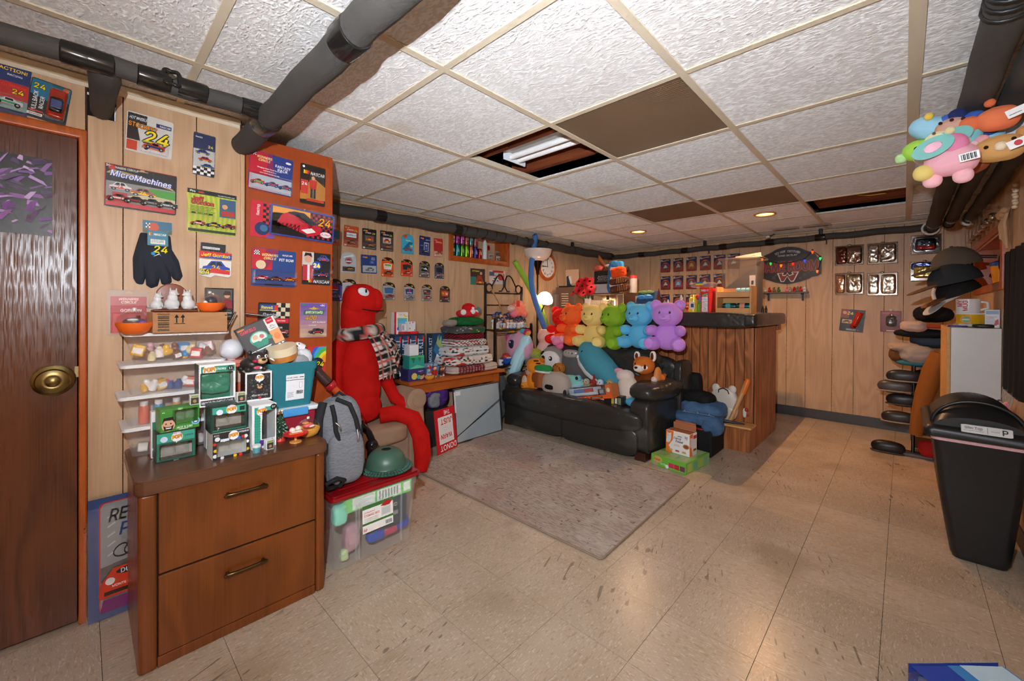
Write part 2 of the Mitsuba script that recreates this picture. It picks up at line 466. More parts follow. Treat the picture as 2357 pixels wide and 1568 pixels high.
# ---- the room ------------------------------------------------------------------------------------------------------------
rng = random.Random(7)
X0, ZW = -1.7, 2.62
floor = struct("floor", "worn beige vinyl tile floor")
b = B(); b.box(X0 - .1, YR - .2, -.1, XB + .2, YC + .2, -.0035, "3c3026"); b.put(floor, None, "matte")
G = 0.3414
for i in range(-2, 18):
 for j in range(-2, 11):
  x0, y0 = 0.048 + G * i, 0.057 + G * j
  if j >= 8 and i < 3:
   continue
  e = 0.0009
  b = B(); dz = rng.uniform(-.0004, .0004)
  b.flat([[x0 + e, y0 + e, -.0035], [x0 + G - e, y0 + e, -.0035], [x0 + G - e, y0 + G - e, -.0035], [x0 + e, y0 + G - e, -.0035]] + [[x0 + e, y0 + e, dz], [x0 + G - e, y0 + e, dz], [x0 + G - e, y0 + G - e, dz], [x0 + e, y0 + G - e, dz]],
               [[4, 5, 6], [4, 6, 7], [0, 1, 5], [0, 5, 4], [1, 2, 6], [1, 6, 5], [2, 3, 7], [2, 7, 6], [3, 0, 4], [3, 4, 7]], "ffffff")
  b.put(floor, "tile", "floor_vinyl")

def planks(key, grooves, z0, z1, frame, a0, a1, bs="panel_wood", z1s=None, depth=.006, gap=.004):
 """Boards between grooves, each its own piece; frame(a, z, off) gives a point."""
 for g0, g1 in zip(grooves[:-1], grooves[1:]):
  b = B()
  v = [frame(a, z, o) for o in (0, depth) for a, z in ((g0 + gap / 2, z0), (g1 - gap / 2, z0), (g1 - gap / 2, z1), (g0 + gap / 2, z1))]
  b.flat(v, [[4, 5, 6], [4, 6, 7], [0, 4, 7], [0, 7, 3], [5, 1, 2], [5, 2, 6], [7, 6, 2], [7, 2, 3]], "ffffff")
  b.put(key, "board", bs)

DK = "4a2c18"
wl = struct("wall_left", "pale wood-grain board wall beside the brown door")
b = B(); b.box(.005, YL + .006, 0, .57, YL + .05, ZW, DK); b.box(X0, YL + .006, 2.03, .005, YL + .05, ZW, DK); b.box(X0, YL + .006, 0, -1.02, YL + .05, ZW, DK)
b.box(.57, YL + .006, 0, 1.03, YL + .05, 2.20, DK); b.put(wl, None, "matte")
FLW = lambda a, z, o: (a, YL + .006 - o, z)
planks(wl, [.012, .122, .381, .564], 0, 2.262, FLW, 0, 0)
planks(wl, [X0, -1.3, -1.02, -.77, -.51, -.25, .008], 2.062, 2.262, FLW, 0, 0)
planks(wl, [X0, -1.4, -1.1], 0, 2.05, FLW, 0, 0)
wc = struct("wall_back_left", "pale wood-grain board wall behind the toy cards")
b = B(); b.box(1.03, YC + .006, 0, 2.775, YC + .05, ZW, DK); b.box(3.72, YC + .006, 0, XB + .1, YC + .05, ZW, DK); b.box(2.775, YC + .006, 0, 3.72, YC + .05, 1.845, DK)
b.box(2.775, YC + .006, 2.2, 3.72, YC + .05, ZW, DK); b.put(wc, None, "matte")
FCW = lambda a, z, o: (a, YC + .006 - o, z)
planks(wc, [1.03, 1.2, 1.38, 1.553, 1.839, 2.031, 2.277, 2.47, 2.713, 2.775], 0, 2.27, FCW, 0, 0)
planks(wc, [2.775, 2.862, 3.146, 3.36, 3.6, 3.72], 0, 1.845, FCW, 0, 0)
planks(wc, [3.72, 3.827, 4.025, 4.24, 4.48, 4.727, 4.882, 5.126, 5.31, 5.527, 5.75, 5.95, XB], 0, 2.27, FCW, 0, 0)
we = struct("wall_partition")
b = B(); b.box(.985, YL + .06, 0, 1.03, YC, 2.20, "c8a077"); b.put(we, None, "satin")
wb = struct("wall_back", "wood-grain board wall at the far end of the room")
b = B(); b.box(XB + .006, YR - .1, 0, XB + .05, YC + .1, ZW, DK); b.put(wb, None, "matte")
FBW = lambda a, z, o: (XB + .006 - o, a, z)
gr = [YC, 3.4, 3.16, 2.887, 2.726, 2.432, 2.243, 2.03, 1.83, 1.62, 1.371, 1.073, .875, .615, .418, .16, .005, -.292, YR]
for g0, g1 in zip(gr[:-1], gr[1:]):
 b = B()
 v = [FBW(a, z, o) for o in (0, .006) for a, z in ((g0 - .002, 0), (g1 + .002, 0), (g1 + .002, 2.27), (g0 - .002, 2.27))]
 b.flat(v, [[4, 5, 6], [4, 6, 7], [0, 4, 7], [0, 7, 3], [5, 1, 2], [5, 2, 6], [7, 6, 2], [7, 2, 3]], "ffffff")
 b.put(wb, "board", "panel_wood")
wr = struct("wall_right", "brown wood-grain wall behind the black bin")
b = B(); b.box(X0, YR - .05, 0, 4.32, YR - .006, ZW, DK); b.box(4.32, YR - .05, 0, XB, YR - .006, 1.5, DK); b.box(4.32, YR - .05, 1.9, XB, YR - .006, ZW, DK); b.put(wr, None, "matte")
for g0, g1, z0, z1 in [(a, a + .25, 0, 2.27) for a in np.arange(X0, 4.2, .25)] + [(4.3, 4.9, 0, 1.53), (4.9, 5.5, 0, 1.53), (5.5, XB, 0, 1.53), (4.3, XB, 1.87, 2.27)]:
 b = B(); b.box(g0 + .002, YR - .006, z0, g1 - .002, YR, z1); b.put(wr, "board", "panel_wood")
wn = struct("wall_near")
b = B(); b.box(X0 - .05, YR - .1, 0, X0, YL + .1, ZW, "c8a077"); b.put(wn, None, "satin")
t = struct("baseboard_back", "dark vinyl cove base at the foot of the far wall")
b = B(); b.box(XB - .008, YR, 0, XB, YC, .115, "3a3836", .002); b.put(t, None, "satin")
t = struct("baseboard_right", "dark vinyl cove base at the foot of the right wall")
b = B(); b.box(X0, YR, 0, 4.9, YR + .008, .115, "2a2826", .002); b.put(t, None, "satin")
t = struct("trim_1", "cream metal strip where the left wall meets the ceiling")
b = B(); b.box(X0, YL - .022, 2.262, .56, YL, 2.285, "dccdb4"); b.box(X0, YL - .005, 2.245, .56, YL, 2.262, "dccdb4"); b.put(t, None, "satin")
t = struct("trim_2", "pale corner strip at the end of the left wall boards")
b = B(); b.box(.562, YL - .012, 0, .582, YL + .004, 2.22, bev=.003); b.put(t, None, "panel_wood")
t = struct("trim_3", "tan metal strip where the far wall meets the ceiling")
b = B(); b.box(XB - .03, YR, 2.262, XB, YC, 2.285, "b59a7c"); b.box(1.03, YC - .03, 2.262, XB, YC, 2.285, "b59a7c"); b.put(t, None, "satin")

# door in the left wall
d = struct("door_1", "dark brown flush wooden door")
b = B(); b.box(-.93, YL - .012, .012, -.016, YL + .03, 2.018, bev=.002); b.put(d, None, "door_wood")
KX, KZ = -.082, 1.026
b = B(mul(WL(KX, KZ, 0, .012))); b.lathe([(0, 0), (.062, 0), (.063, .004), (.055, .009), (.04, .012), (.03, .02), (.028, .034), (.046, .044), (.05, .056), (.046, .066), (.03, .072), (.02, .069), (.012, .073), (0, .073)], "75643f", n=28)
b.put(d, "knob", "metal")
b = B(); b.box(-.024, YL - .0145, 1.03, -.013, YL - .011, 1.075, "9a8a68"); b.put(d, "strike_plate", "metal")
t = struct("trim_4", "orange-brown wooden door frame")
b = B(); b.box(-.013, YL - .03, 0, .012, YL + .03, 2.05, bev=.006); b.box(X0 + .7, YL - .03, 2.018, .012, YL + .03, 2.058, bev=.008); b.box(-1.02, YL - .03, 0, -.93, YL + .03, 2.05, bev=.006); b.put(t, None, "trim_wood")

# ceiling: tiles that rest on a grid of bars
ce = struct("ceiling", "white drop ceiling with metal grid")
b = B(); b.box(X0 - .1, YR - .1, 2.60, XB + .1, YC + .1, 2.64, "3a2218"); b.put(ce, None, "matte")
CX, CY, CS = 1.6845, -.025, .6842
nx, ny = range(-5, 7), range(-1, 6)
xs = [CX + CS * i for i in range(-5, 8)]
xs = [x for x in xs if X0 < x < XB]
ys = [CY + CS * j for j in range(0, 6)]
XE, YE = [X0] + xs + [XB], [YR] + ys + [YC]
OPEN = {(1.6845, 1.3434): "lamp", (4.4213, -.025): "hole"}
LENS = {(1.6845, .6592), (3.7371, .6592), (3.7371, 1.3434)}
for i in range(len(XE) - 1):
 for j in range(len(YE) - 1):
  x0, x1, y0, y1 = XE[i], XE[i + 1], YE[j], YE[j + 1]
  if x1 < .6 and y0 > YL - .1:
   continue
  k = next((q for q in list(OPEN) + list(LENS) if abs(q[0] - x0) < .02 and abs(q[1] - y0) < .02), None)
  if k in OPEN:
   continue
  b = B(); tilt = rng.uniform(0, .003)
  lamp = abs(x0 - 4.4213) < .02 and abs(y0 - CY - CS) < .02 or abs(x0 - 4.4213) < .02 and abs(y0 - CY - 3 * CS) < .02
  z = ZC + .002 + tilt
  if lamp:
   hx, hy = (4.75, 1.02) if y0 < 1 else (4.78, 2.40)
   P = sbox(x0 + .006, y0 + .006, x1 - .006, min(y1, YC) - .006).difference(Point(hx, hy).buffer(.082, 16))
   b.ext(P, z, z + .014, "ffffff")
  else:
   b.box(x0 + .006, y0 + .006, z, x1 - .006, y1 - .006, z + (.003 if k in LENS else .014))
  b.put(ce, "lens_panel" if k in LENS else "tile", "lens_plastic" if k in LENS else "ceiling_fibre")
for j, y in enumerate(ys):
 w = .021 if j == 0 else .0155
 b = B(); b.box(X0 if y < YL - .05 else .6, y - w, ZC - .005, XB, y + w, ZC + .001, "cfc0a6"); b.box(X0 if y < YL - .05 else .6, y - .003, ZC, XB, y + .003, ZC + .035, "cfc0a6"); b.put(ce, "grid_bar", "satin")
for x in xs:
 for y0, y1 in zip(YE[:-1], YE[1:]):
  if x < .6 and y0 > YL - .1:
   continue
  y1 = min(y1, YL) if x < .6 else y1
  b = B(); b.box(x - .014, y0 + .016, ZC - .0045, x + .014, y1 - .016, ZC + .0015, "d2c4aa"); b.put(ce, "cross_bar", "satin")
# what the missing tiles show
for y in (1.30, 1.62, 2.02, -.1, .22, .56):
 b = B()
 if y > 1.2:
  continue
 b.box(4.3, y - .02, 2.39, 5.3, y + .02, 2.59); b.put(ce, "joist", "joist_wood")
for x in (1.87, 2.31):
 b = B(); b.box(x - .02, 1.2, 2.345, x + .02, 2.2, 2.6); b.put(ce, "joist", "joist_wood")
b = B(); b.box(1.7, 1.3, 2.57, 2.4, 2.1, 2.585); b.put(ce, "board", "joist_wood")
b = B(); b.box(2.27, 1.45, 2.325, 2.289, 1.62, 2.36); b.box(1.83, 1.8, 2.335, 1.849, 1.9, 2.365); b.put(ce, "wood_block", "joist_wood")
b = B(); b.box(4.5, -.02, 2.34, 5.1, .62, 2.36); b.put(ce, "board", "joist_wood")
b = B(); b.tube([(4.7, .3, 2.335), (4.72, .22, 2.325), (4.75, .12, 2.33)], .006, "d8b04a"); b.put(ce, "cable", "satin")
t = thing("tube_light", "white two-tube fluorescent light up in the missing ceiling tile", "light")
b = B(); b.box(1.955, 1.36, 2.39, 2.19, 1.98, 2.42, "b4b0a8", .004); b.box(1.965, 1.96, 2.335, 2.18, 1.968, 2.40, "dfe6ec"); b.put(t, "housing", "satin")
for x in (2.03, 2.11):
 b = B(); b.cyl((x, 1.36, 2.362), (x, 1.955, 2.362), .019, "f6f6f4", n=16); b.put(t, "tube", "gloss")
# recessed downlights
for i, (x, y, lab) in enumerate([(4.75, 1.02, "round recessed downlight in the ceiling nearer the string-lit sign"), (4.78, 2.40, "round recessed downlight in the ceiling left of the other one, above the bar")]):
 t = thing("recessed_light", lab, "light", )
 M = mul(mv(x, y, ZC), rot(180, 0))
 b = B(M); b.lathe([(.098, -.002), (.1, .006), (.096, .009), (.080, .007), (.078, -.002)], "c08a5c", n=28); b.put(t, "trim_ring", "satin")
 b = B(M); b.lathe([(.079, -.0), (.079, -.10), (0, -.10)], "d8b890", n=24); b.v = [v for v in b.v]; b.f = [f[:, ::-1] for f in b.f]; b.put(t, "can", "satin")
 b = B(); b.sph((x, y, ZC + .045), (.06, .06, .028), "fff0d8")
 k = b.put(t, "bulb", "matte"); scene[k]["emitter"] = {"type": "area", "radiance": {"type": "rgb", "value": [14, 9.5, 5.5]}}

# ---- pipes under the ceiling ------------------------------------------------------------------------------------------------

def pipe(name, label, pts, r, wraps=(), taped=()):
 t = thing(name, label, "pipe")
 b = B()
 P = np.array(pts, float)
 L = np.linalg.norm(P[-1] - P[0])
 if len(P) == 2:
  n = max(6, int(L / .12))
  P = P[0] + (P[1] - P[0]) * np.linspace(0, 1, n)[:, None]
  P[1:-1, 2] += [.006 * math.sin(i * 1.7 + len(label)) for i in range(n - 2)]
 b.tube(P, r, "333333", 18)
 b.put(t, "foam_sleeve", "pipe_foam")
 d = (P[-1] - P[0]) / np.linalg.norm(P[-1] - P[0])
 for s in taped:
  q = P[0] + (P[-1] - P[0]) * s
  b = B(); b.tube([q - d * .05, q - d * .045, q, q + d * .045, q + d * .05], [r, r + .004, r + .005, r + .004, r], "161616", 16); b.put(t, "tape", "gloss")
 for s in wraps:
  q = P[0] + (P[-1] - P[0]) * s
  x = np.cross(d, [0, 0, 1]); y = np.cross(x, d)
  b = B(); b.tube([q + d * (.02 * math.sin(a)) + (r + .001) * (x * math.cos(a) + y * math.sin(a)) for a in np.linspace(0, 2 * np.pi, 17)], .006, "1c1c1c", 6, caps=False); b.put(t, "tie", "satin")
 return t

pipe("pipe", "slim black foam-covered pipe along the left wall above the brown door", [(X0, 2.055, 2.184), (.56, 2.055, 2.184)], .034, taped=(.75, .765, .835, .885, .98))
pipe("pipe", "thick black foam-covered pipe crossing the near ceiling to the orange panel", [(.575, YR, 2.175), (.575, YL + .03, 2.165)], .052, taped=(.58, .86))
t = thing("pipe_elbow", "black pipe elbow dropping into the hole at the top of the left wall", "pipe")
b = B(); b.tube([(.055, 2.06, 2.17), (.055, 2.12, 2.165), (.055, 2.3, 2.165), (.055, 2.52, 2.16)], [.03, .046, .04, .036], "2a2624", 14); b.put(t, None, "pipe_foam")
b = B(); b.box(.012, YL - .003, 2.13, .10, YL - .0005, 2.245, "120e0c"); b.put("wall_left", "hole", "matte")
b = B(); b.box(.012, YL - .006, 2.215, .03, YL - .003, 2.225, "e8e8e8", M=None); b.box(.094, YL - .006, 2.13, .099, YL - .003, 2.19, "e8e8e8"); b.put("wall_left", "pale_splinter", "matte")
t = thing("valve_wheel", "small black valve handwheel on the slim pipe at the left", "valve")
b = B(mul(mv(.235, 2.03, 2.2), rot(70, 0)))
b.tube([(.032 * math.cos(a) * (1 + .12 * math.cos(6 * a)), .032 * math.sin(a) * (1 + .12 * math.cos(6 * a)), 0) for a in np.linspace(0, 2 * np.pi, 41)], .0075, "181818", 8, caps=False)
for k in range(3):
 b.cyl((0, 0, 0), (.03 * math.cos(k * 2.094), .03 * math.sin(k * 2.094), 0), .006, "181818", n=8)
b.put(t, "wheel", "gloss")
b = B(mul(mv(.235, 2.03, 2.2), rot(70, 0))); b.lathe([(0, -.045), (.016, -.045), (.016, -.006), (.011, -.002), (.011, .008), (0, .01)], "7a7468", n=14); b.put(t, "stem", "metal")
pipe("pipe", "black foam-covered pipe along the top of the wall of toy cards", [(1.03, YC - .14, 2.16), (6.02, YC - .14, 2.175)], .053, wraps=[.37, .40, .43, .46, .49, .53, .57, .61, .65], taped=(.17, .35, .985))
pipe("pipe", "black foam-covered pipe along the top of the far wall", [(6.04, YC - .1, 2.17), (6.04, -.16, 2.19)], .036, taped=(.15, .33, .47, .62, .76))
pr_ = [("inner", -.200, .049, .95), ("middle", -.305, .042, 1.0), ("outer", -.425, .042, 1.1)]
for nm_, y, r, x0 in pr_:
 lab = {"inner": "thick black pipe under the right ceiling that carries the hanging plush toys", "middle": "black pipe at the upper right between two other black pipes", "outer": "black pipe running closest to the right wall under the ceiling"}[nm_]
 pipe("pipe", lab, [(x0, y, 2.16), (5.95 if nm_ == "inner" else 5.75, y, 2.16)], r, wraps=[.118, .128, .138, .148, .158] if nm_ == "inner" else (), taped=(.93,))
for x, y, r, nm_ in ((5.93, -.19, .062, "inner"), (5.5, -.425, .062, "outer")):
 t = thing("pipe_clamp", f"white and black ring around the far end of the {nm_} right-hand pipe", "pipe ring")
 b = B()
 for q in (0, .03):
  b.tube([(x + q, y + r * math.cos(a), 2.16 + r * math.sin(a)) for a in np.linspace(0, 2 * np.pi, 25)], .009, "e8e4dc", 8, caps=False)
 b.put(t, None, "satin")
for i, (x, y, a) in enumerate([(1.16, YC - .14, "beside the orange panel"), (4.9, YC - .14, "left of the far corner"), (6.04, 2.03, "above the striped toy cards"), (6.04, .72, "right of the game room sign")]):
 t = thing("pipe_hanger", f"dark metal strap holding the wall pipe {a}", "strap")
 b = B(); b.box(x - .018, y - .018, 2.2, x + .018, y + .018, 2.285, "1a1816", .004); b.box(x - .008, y - .06, 2.10, x + .008, y - .05, 2.2, "1a1816", .003); b.put(t, None, "satin")

# ---- toy cards on the walls ---------------------------------------------------------------------------------------------
CARW = {}

def toy_car(b, L, c0, c1, num=None, M=None):
 """A small die-cast stock car: x along the car, y towards the viewer's right hand side, z up; L long."""
 S = sc(L)
 m = S if M is None else M @ S
 q = np.array([(-.5, .08), (-.49, .2), (-.4, .24), (-.22, .26), (-.1, .4), (.17, .41), (.3, .3), (.49, .31), (.5, .1)])
 for y0, y1, k, c in ((-.2, .2, 1.0, c0),):
  P = Polygon(q)
  b.ext(P, -.2, .2, c, m @ mat((1, 0, 0), (0, 0, 1), (0, -1, 0), (0, 0, 0)))
 b.flat([[-.2, -.17, .27], [-.2, .17, .27], [-.105, .17, .395], [-.105, -.17, .395], [.18, -.17, .405], [.18, .17, .405], [.29, .17, .312], [.29, -.17, .312]], [[0, 2, 1], [0, 3, 2], [4, 7, 6], [4, 6, 5]], "15181c", m @ mv(0, 0, .012))
 for s in (-1, 1):
  b.box(-.09, s * .201 - .002, .27, .17, s * .201 + .002, .38, "15181c", M=m)
  b.box(-.3, s * .202 - .002, .12, .28, s * .202 + .002, .22, c1, M=m)
  for x in (-.3, .32):
   b.cyl((x, s * .15, .1), (x, s * .215, .1), .1, "141414", n=12, M=m)
   b.cyl((x, s * .214, .1), (x, s * .222, .1), .055, "b8b8b8", n=10, M=m)
 b.box(.42, -.2, .31, .5, .2, .35, c1, M=m)

def arch(w, h):
 a = np.linspace(0, np.pi, 13)
 k = .3
 return Polygon([(.04, 0), (.96, 0), (1, .03), (1, 1 - k)] + [(.5 + .5 * math.cos(t), 1 - k + k * math.sin(t) ** .8) for t in a[1:-1]] + [(0, 1 - k), (0, .03)])

def rrect(r=.05):
 return sbox(0, 0, 1, 1).buffer(-r).buffer(r, 5)

def card(frame, w, h, base, label, art, cat="toy card", group=None, shape="rect", blister=None, car=None, name="toy_card", z=.004, hook=True, d=.03):
 """A carded toy: printed backing card, clear blister, toy. The frame's origin is the centre of the card."""
 t = thing(name, label, cat, group)
 M = frame @ mv(-w / 2, -h / 2, z)
 P = {"rect": rrect(.045), "arch": arch(w, h)}[shape]
 if hook:
  P = P.difference(sbox(.42, .93, .58, .96)).difference(Polygon([(.47, .95), (.53, .95), (.53, .985), (.47, .985)]))
 P = aff.scale(P, w, h, origin=(0, 0))
 b = B(); b.ext(P, -.001, .0004, base); kb = b.put(t, "backing_card", "satin", M)
 b = B().on(w, h)
 art(b)
 b.put(kb, "print", "satin", M)
 if blister:
  x0, y0, x1, y1 = (q * s for q, s in zip(blister, (w, h, w, h)))
  if car:
   b = B(); n = len(car)
   for i, (c0, c1) in enumerate(car):
    L = min(.075, (x1 - x0) * .92 / (n if n < 4 else 2))
    cx = x0 + (x1 - x0) * (i + .5) / n
    toy_car(b, L, c0, c1, M=mul(mv(cx, y0 + (y1 - y0) * .28, .012), mat((1, 0, 0), (0, 0, -1), (0, 1, 0), (0, 0, 0)), rot(8)))
   b.put(t, "toy_car", "gloss", M)
  b = B(); b.rbox((x0 + x1) / 2, (y0 + y1) / 2, d / 2, (x1 - x0) / 2, (y1 - y0) / 2, d / 2 + .004, .007, "ffffff", 2); b.put(t, "blister", "clear", M)
 return t

def flames(b, x, y, s):
 b.disc(x, y, .11 * s, "c8321a", .05 * s); b.disc(x + .02 * s, y, .07 * s, "e8a020", .03 * s)
 b.check(x - .2 * s, y - .02, x - .09 * s, y + .035, 3, 3)

def gordon(top, mid, low, num="ffe21a", word=None, inset=None):
 def art(b):
  b.rect(.02, .02, .98, .96, mid); b.rect(.02, .7, .98, .96, top); b.rect(.02, .02, .98, .3, low)
  flames(b, .28, .89, 1.0)
  b.text("GORDON", .42, .8, .055, "f4f4f4", .42, slant=.2); b.text("24", .8, .79, .09, num, .3, slant=.2, out="201010")
  if word:
   b.rect(.18, .45, .84, .66, "e8ecf0"); b.text(word, .51, .55, .08, "40506a", .6)
  if inset:
   b.rect(.2, .38, .8, .66, inset); b.racer(.24, .41, .52, .2, "d82a20")
  b.rect(.04, .03, .2, .1, "e8e8e8"); b.rect(.25, .05, .9, .075, "d8c8b0")
 return art

def archart(body, hood, stripe="ffe21a", extra=None, low=None):
 def art(b):
  b.poly(arch(1, 1).intersection(sbox(.02, .02, .98, .985)).buffer(-.015), body)
  b.poly(arch(1, 1).buffer(-.015).intersection(Polygon([(0, .78), (.5, .84), (1, .68), (1, 1), (0, 1)])), "1c120e")
  flames(b, .3, .87, .8); b.text("24", .74, .84, .08, stripe, .26, slant=.2)
  if low:
   b.rect(.04, .03, .96, .3, low)
  b.poly([(.2, .38), (.8, .38), (.86, .66), (.5, .7), (.14, .66)], hood)
  if extra:
   extra(b)
  b.disc(.11, .09, .06, "e8e8e8"); b.disc(.88, .1, .06, "c0c0c0")
 return art

def E_logo(b):
 b.disc(.5, .52, .2, "f4f4f4"); b.poly(Point(.5, .52).buffer(.19).intersection(sbox(.2, .53, .8, .8)), "c8202c"); b.poly(Point(.5, .52).buffer(.19).intersection(sbox(.2, .2, .8, .5)), "20409a"); b.text("PEPSI", .5, .4, .05, "c8d4f0", .4)

CG, CC = "toy car cards in rows on the wall behind the red plush figure", "toy card"
GOLD = ("e0a020", "d82a20")
PX = .012
for (x, z, w, h, base, shape, art, car, lab) in [
 (1.503, 1.962, .138, .186, "d8702c", "rect", gordon("c85a20", "2c7aa0", "d8702c"), [("d86a20", "2050a0")], "orange and blue toy car card half hidden by the orange panel, top row"),
 (1.675, 1.966, .138, .189, "b05a34", "rect", gordon("c84a28", "8a3a28", "b05030", word="GORDON JR"), [("3a3a3c", "d87020")], "brick-red toy car card with a licence plate, top row of the card wall"),
 (1.849, 1.962, .141, .191, "26221e", "rect", gordon("1a1614", "3a3430", "4a423c", inset="6a5a50"), [("8a2a20", "d8a020")], "black toy car card with a red car picture, top row, third from the orange panel"),
 (2.028, 1.966, .14, .193, "26221e", "rect", gordon("1a1614", "444040", "4a423c", inset="c8c4c0"), [("a03020", "e0a030")], "black toy car card with a pale picture panel, top row, next to the cyan card"),
 (2.258, 1.964, .14, .197, "2f9ab8", "arch", None, [("d8301c", "2050c0")], "cyan toy car card with a notched top on the card wall"),
 (2.462, 1.969, .135, .199, "1c2c58", "rect", None, [("3a3c44", "c8c8cc")], "navy toy car card with a small photo, top row of the card wall"),
 (2.635, 1.969, .118, .196, "c02a24", "rect", gordon("c82a24", "b02a2c", "d8a890"), [("b08a50", "d83020")], "red toy car card, last of the top row beside the drink can niche"),
 (1.652, 1.728, .143, .189, "b4b2ae", "arch", None, [("3a342c", "d8b020")], "silver clam-shaped toy car pack, second row above the red plush"),
 (1.846, 1.728, .156, .172, "22306a", "rect", None, [("888a90", "c8c8d0")], "navy blue toy car card with a wide clear bubble, second row of the card wall"),
 (2.038, 1.716, .13, .192, "e05a20", "arch", archart("e0561c", "e8e0d0", extra=lambda b: (b.rect(.24, .58, .76, .63, "38a050"), b.rect(.24, .53, .76, .58, "e8c020"), b.disc(.5, .45, .2, "f0f0f0", .05), b.text("DU PONT", .5, .45, .04, "d02020", .34))), [("3a3a3e", "e08020")], "orange arch-topped toy car card with a rainbow stripe picture"),
 (2.249, 1.725, .136, .172, "d84a24", "arch", archart("d84824", "2a2c30", extra=lambda b: b.text("24", .66, .45, .12, "e87820", .3)), [("c83020", "f0e0d0")], "red arch-topped toy car card with a dark hood picture, second row"),
 (2.46, 1.725, .13, .172, "5a5652", "arch", archart("6a6662", "1e2420", extra=lambda b: (b.text("24", .3, .56, .1, "b8e020", .26), b.poly([(.35, .5), (.6, .6), (.8, .45), (.6, .48)], "f0f0f0"))), [("d8d8d8", "c02020")], "grey and black arch-topped toy car card with a flame picture, second row"),
 (2.649, 1.723, .122, .17, "3a4258", "arch", archart("46506a", "23262e"), [("d0a890", "3a4a80")], "slate blue arch-topped toy car card at the right end of the second row"),
 (1.528, 1.477, .135, .196, "3a3a88", "arch", archart("4a48a0", "4a48a0", extra=E_logo), [("b8bcc4", "3050b0")], "purple-blue toy car card with a round red, white and blue badge"),
 (1.659, 1.488, .134, .189, "b8aca4", "arch", archart("c8c4c0", "c8c4c0", extra=lambda b: (b.disc(.45, .5, .24, "2a50a0"), b.text("24", .45, .5, .18, "e87018", .4))), [("b8bcc4", "d87020")], "pale arch-topped toy car card half hidden by the red plush head"),
 (2.052, 1.484, .136, .175, "8a8680", "arch", archart("a8a49e", "3a6a9a", low="8a8680"), [("c03020", "3a3c40")], "grey arch-topped toy car card with a blue car nose, third row"),
 (2.28, 1.481, .13, .176, "8a8680", "arch", archart("a8a49e", "26427a", low="8a8680", extra=lambda b: (b.text("PEPSI", .5, .46, .08, "f0f4f8", .56), b.disc(.5, .6, .1, "c02838"))), [("a8acb0", "2a4a9a")], "grey arch-topped toy car card with a navy hood that carries lettering, third row"),
 (2.491, 1.481, .13, .176, "8a8680", "arch", archart("9a948c", "3c3a48", low="8a8680", extra=lambda b: (b.text("24", .34, .58, .1, "e8d020", .24), b.rect(.4, .42, .78, .52, "a05030"))), [("c83a24", "e8d8c0")], "grey arch-topped toy car card with a dark purple picture, third row"),
 (2.724, 1.473, .135, .176, "3a302a", "arch", archart("4a3e36", "d8552a", extra=lambda b: (b.text("24", .3, .55, .11, "e8d020", .24), b.text("W", .66, .52, .14, "f4f0ec", .4))), [("a04028", "d8c0a8")], "dark arch-topped toy car card with a white squiggle, last of the third row"),
]:
 if art is None and base == "2f9ab8":
  art = lambda b: (b.poly(arch(1, 1).buffer(-.02), "38b0cc"), b.disc(.3, .87, .14, "c85020"), b.text("Racers", .55, .68, .06, "e8f4f8", .6, slant=.3), b.poly([(.05, .2), (.6, .62), (.95, .6), (.5, .15)], "1f6a94"), b.text("24", .78, .42, .1, "ffe21a", .3))
 elif art is None and w == .135:
  art = lambda b: (b.rect(.02, .02, .98, .96, "1d2f60"), flames(b, .3, .87, 1), b.text("RACING", .75, .82, .05, "c8d4e8", .36), b.rect(.42, .26, .86, .68, "d8d4cc"), b.rect(.46, .3, .82, .64, "31508a"), b.disc(.64, .52, .08, "d8a888"), b.rect(.55, .3, .73, .43, "4a70c0"), b.text("LIMITED", .2, .5, .03, "c8c8c8", .3))
 elif art is None and shape == "arch":
  art = lambda b: (b.poly(arch(1, 1).buffer(-.02), "c4c4c4"), b.disc(.5, .6, .24, "8a8a8c"), b.disc(.5, .56, .16, "b83038"), b.rect(.32, .53, .68, .58, "e8e8ec"), b.rect(.1, .08, .9, .3, "5a4a44"), b.text("24", .55, .2, .1, "d8c020", .3), b.poly([(.15, .75), (.8, .9), (.85, .8), (.2, .7)], "e8e8e8"))
 elif art is None:
  art = lambda b: (b.rect(.02, .02, .98, .96, "26407c"), flames(b, .32, .86, 1), b.text("TECH", .76, .84, .055, "d8dce8", .3), b.text("SERIES", .76, .76, .045, "d8dce8", .3), b.rect(.54, .52, .84, .7, "3a58a0"), b.text("24", .7, .61, .07, "c8d4f0", .2), b.rect(.1, .05, .95, .42, "b8bcc0"))
 card(WC(x, z, rng.uniform(-1.5, 1.5)), w, h, base, lab, art, CC, CG, shape, (.06, .05, .94, .34), car)
for x, z, w, h, lab, c in ((1.468, 1.723, .115, .19, "edge of a silver clam pack peeking out beside the orange panel", "a8a09a"),):
 card(WC(x, z), w, h, c, lab, lambda b: (b.poly(arch(1, 1).buffer(-.02), "b8b4b0"), b.rect(.5, .5, .9, .7, "a83030"), b.rect(.1, .1, .9, .3, "6a5a50")), CC, CG, "arch", (.06, .05, .94, .4), [("8a3020", "d0a020")])
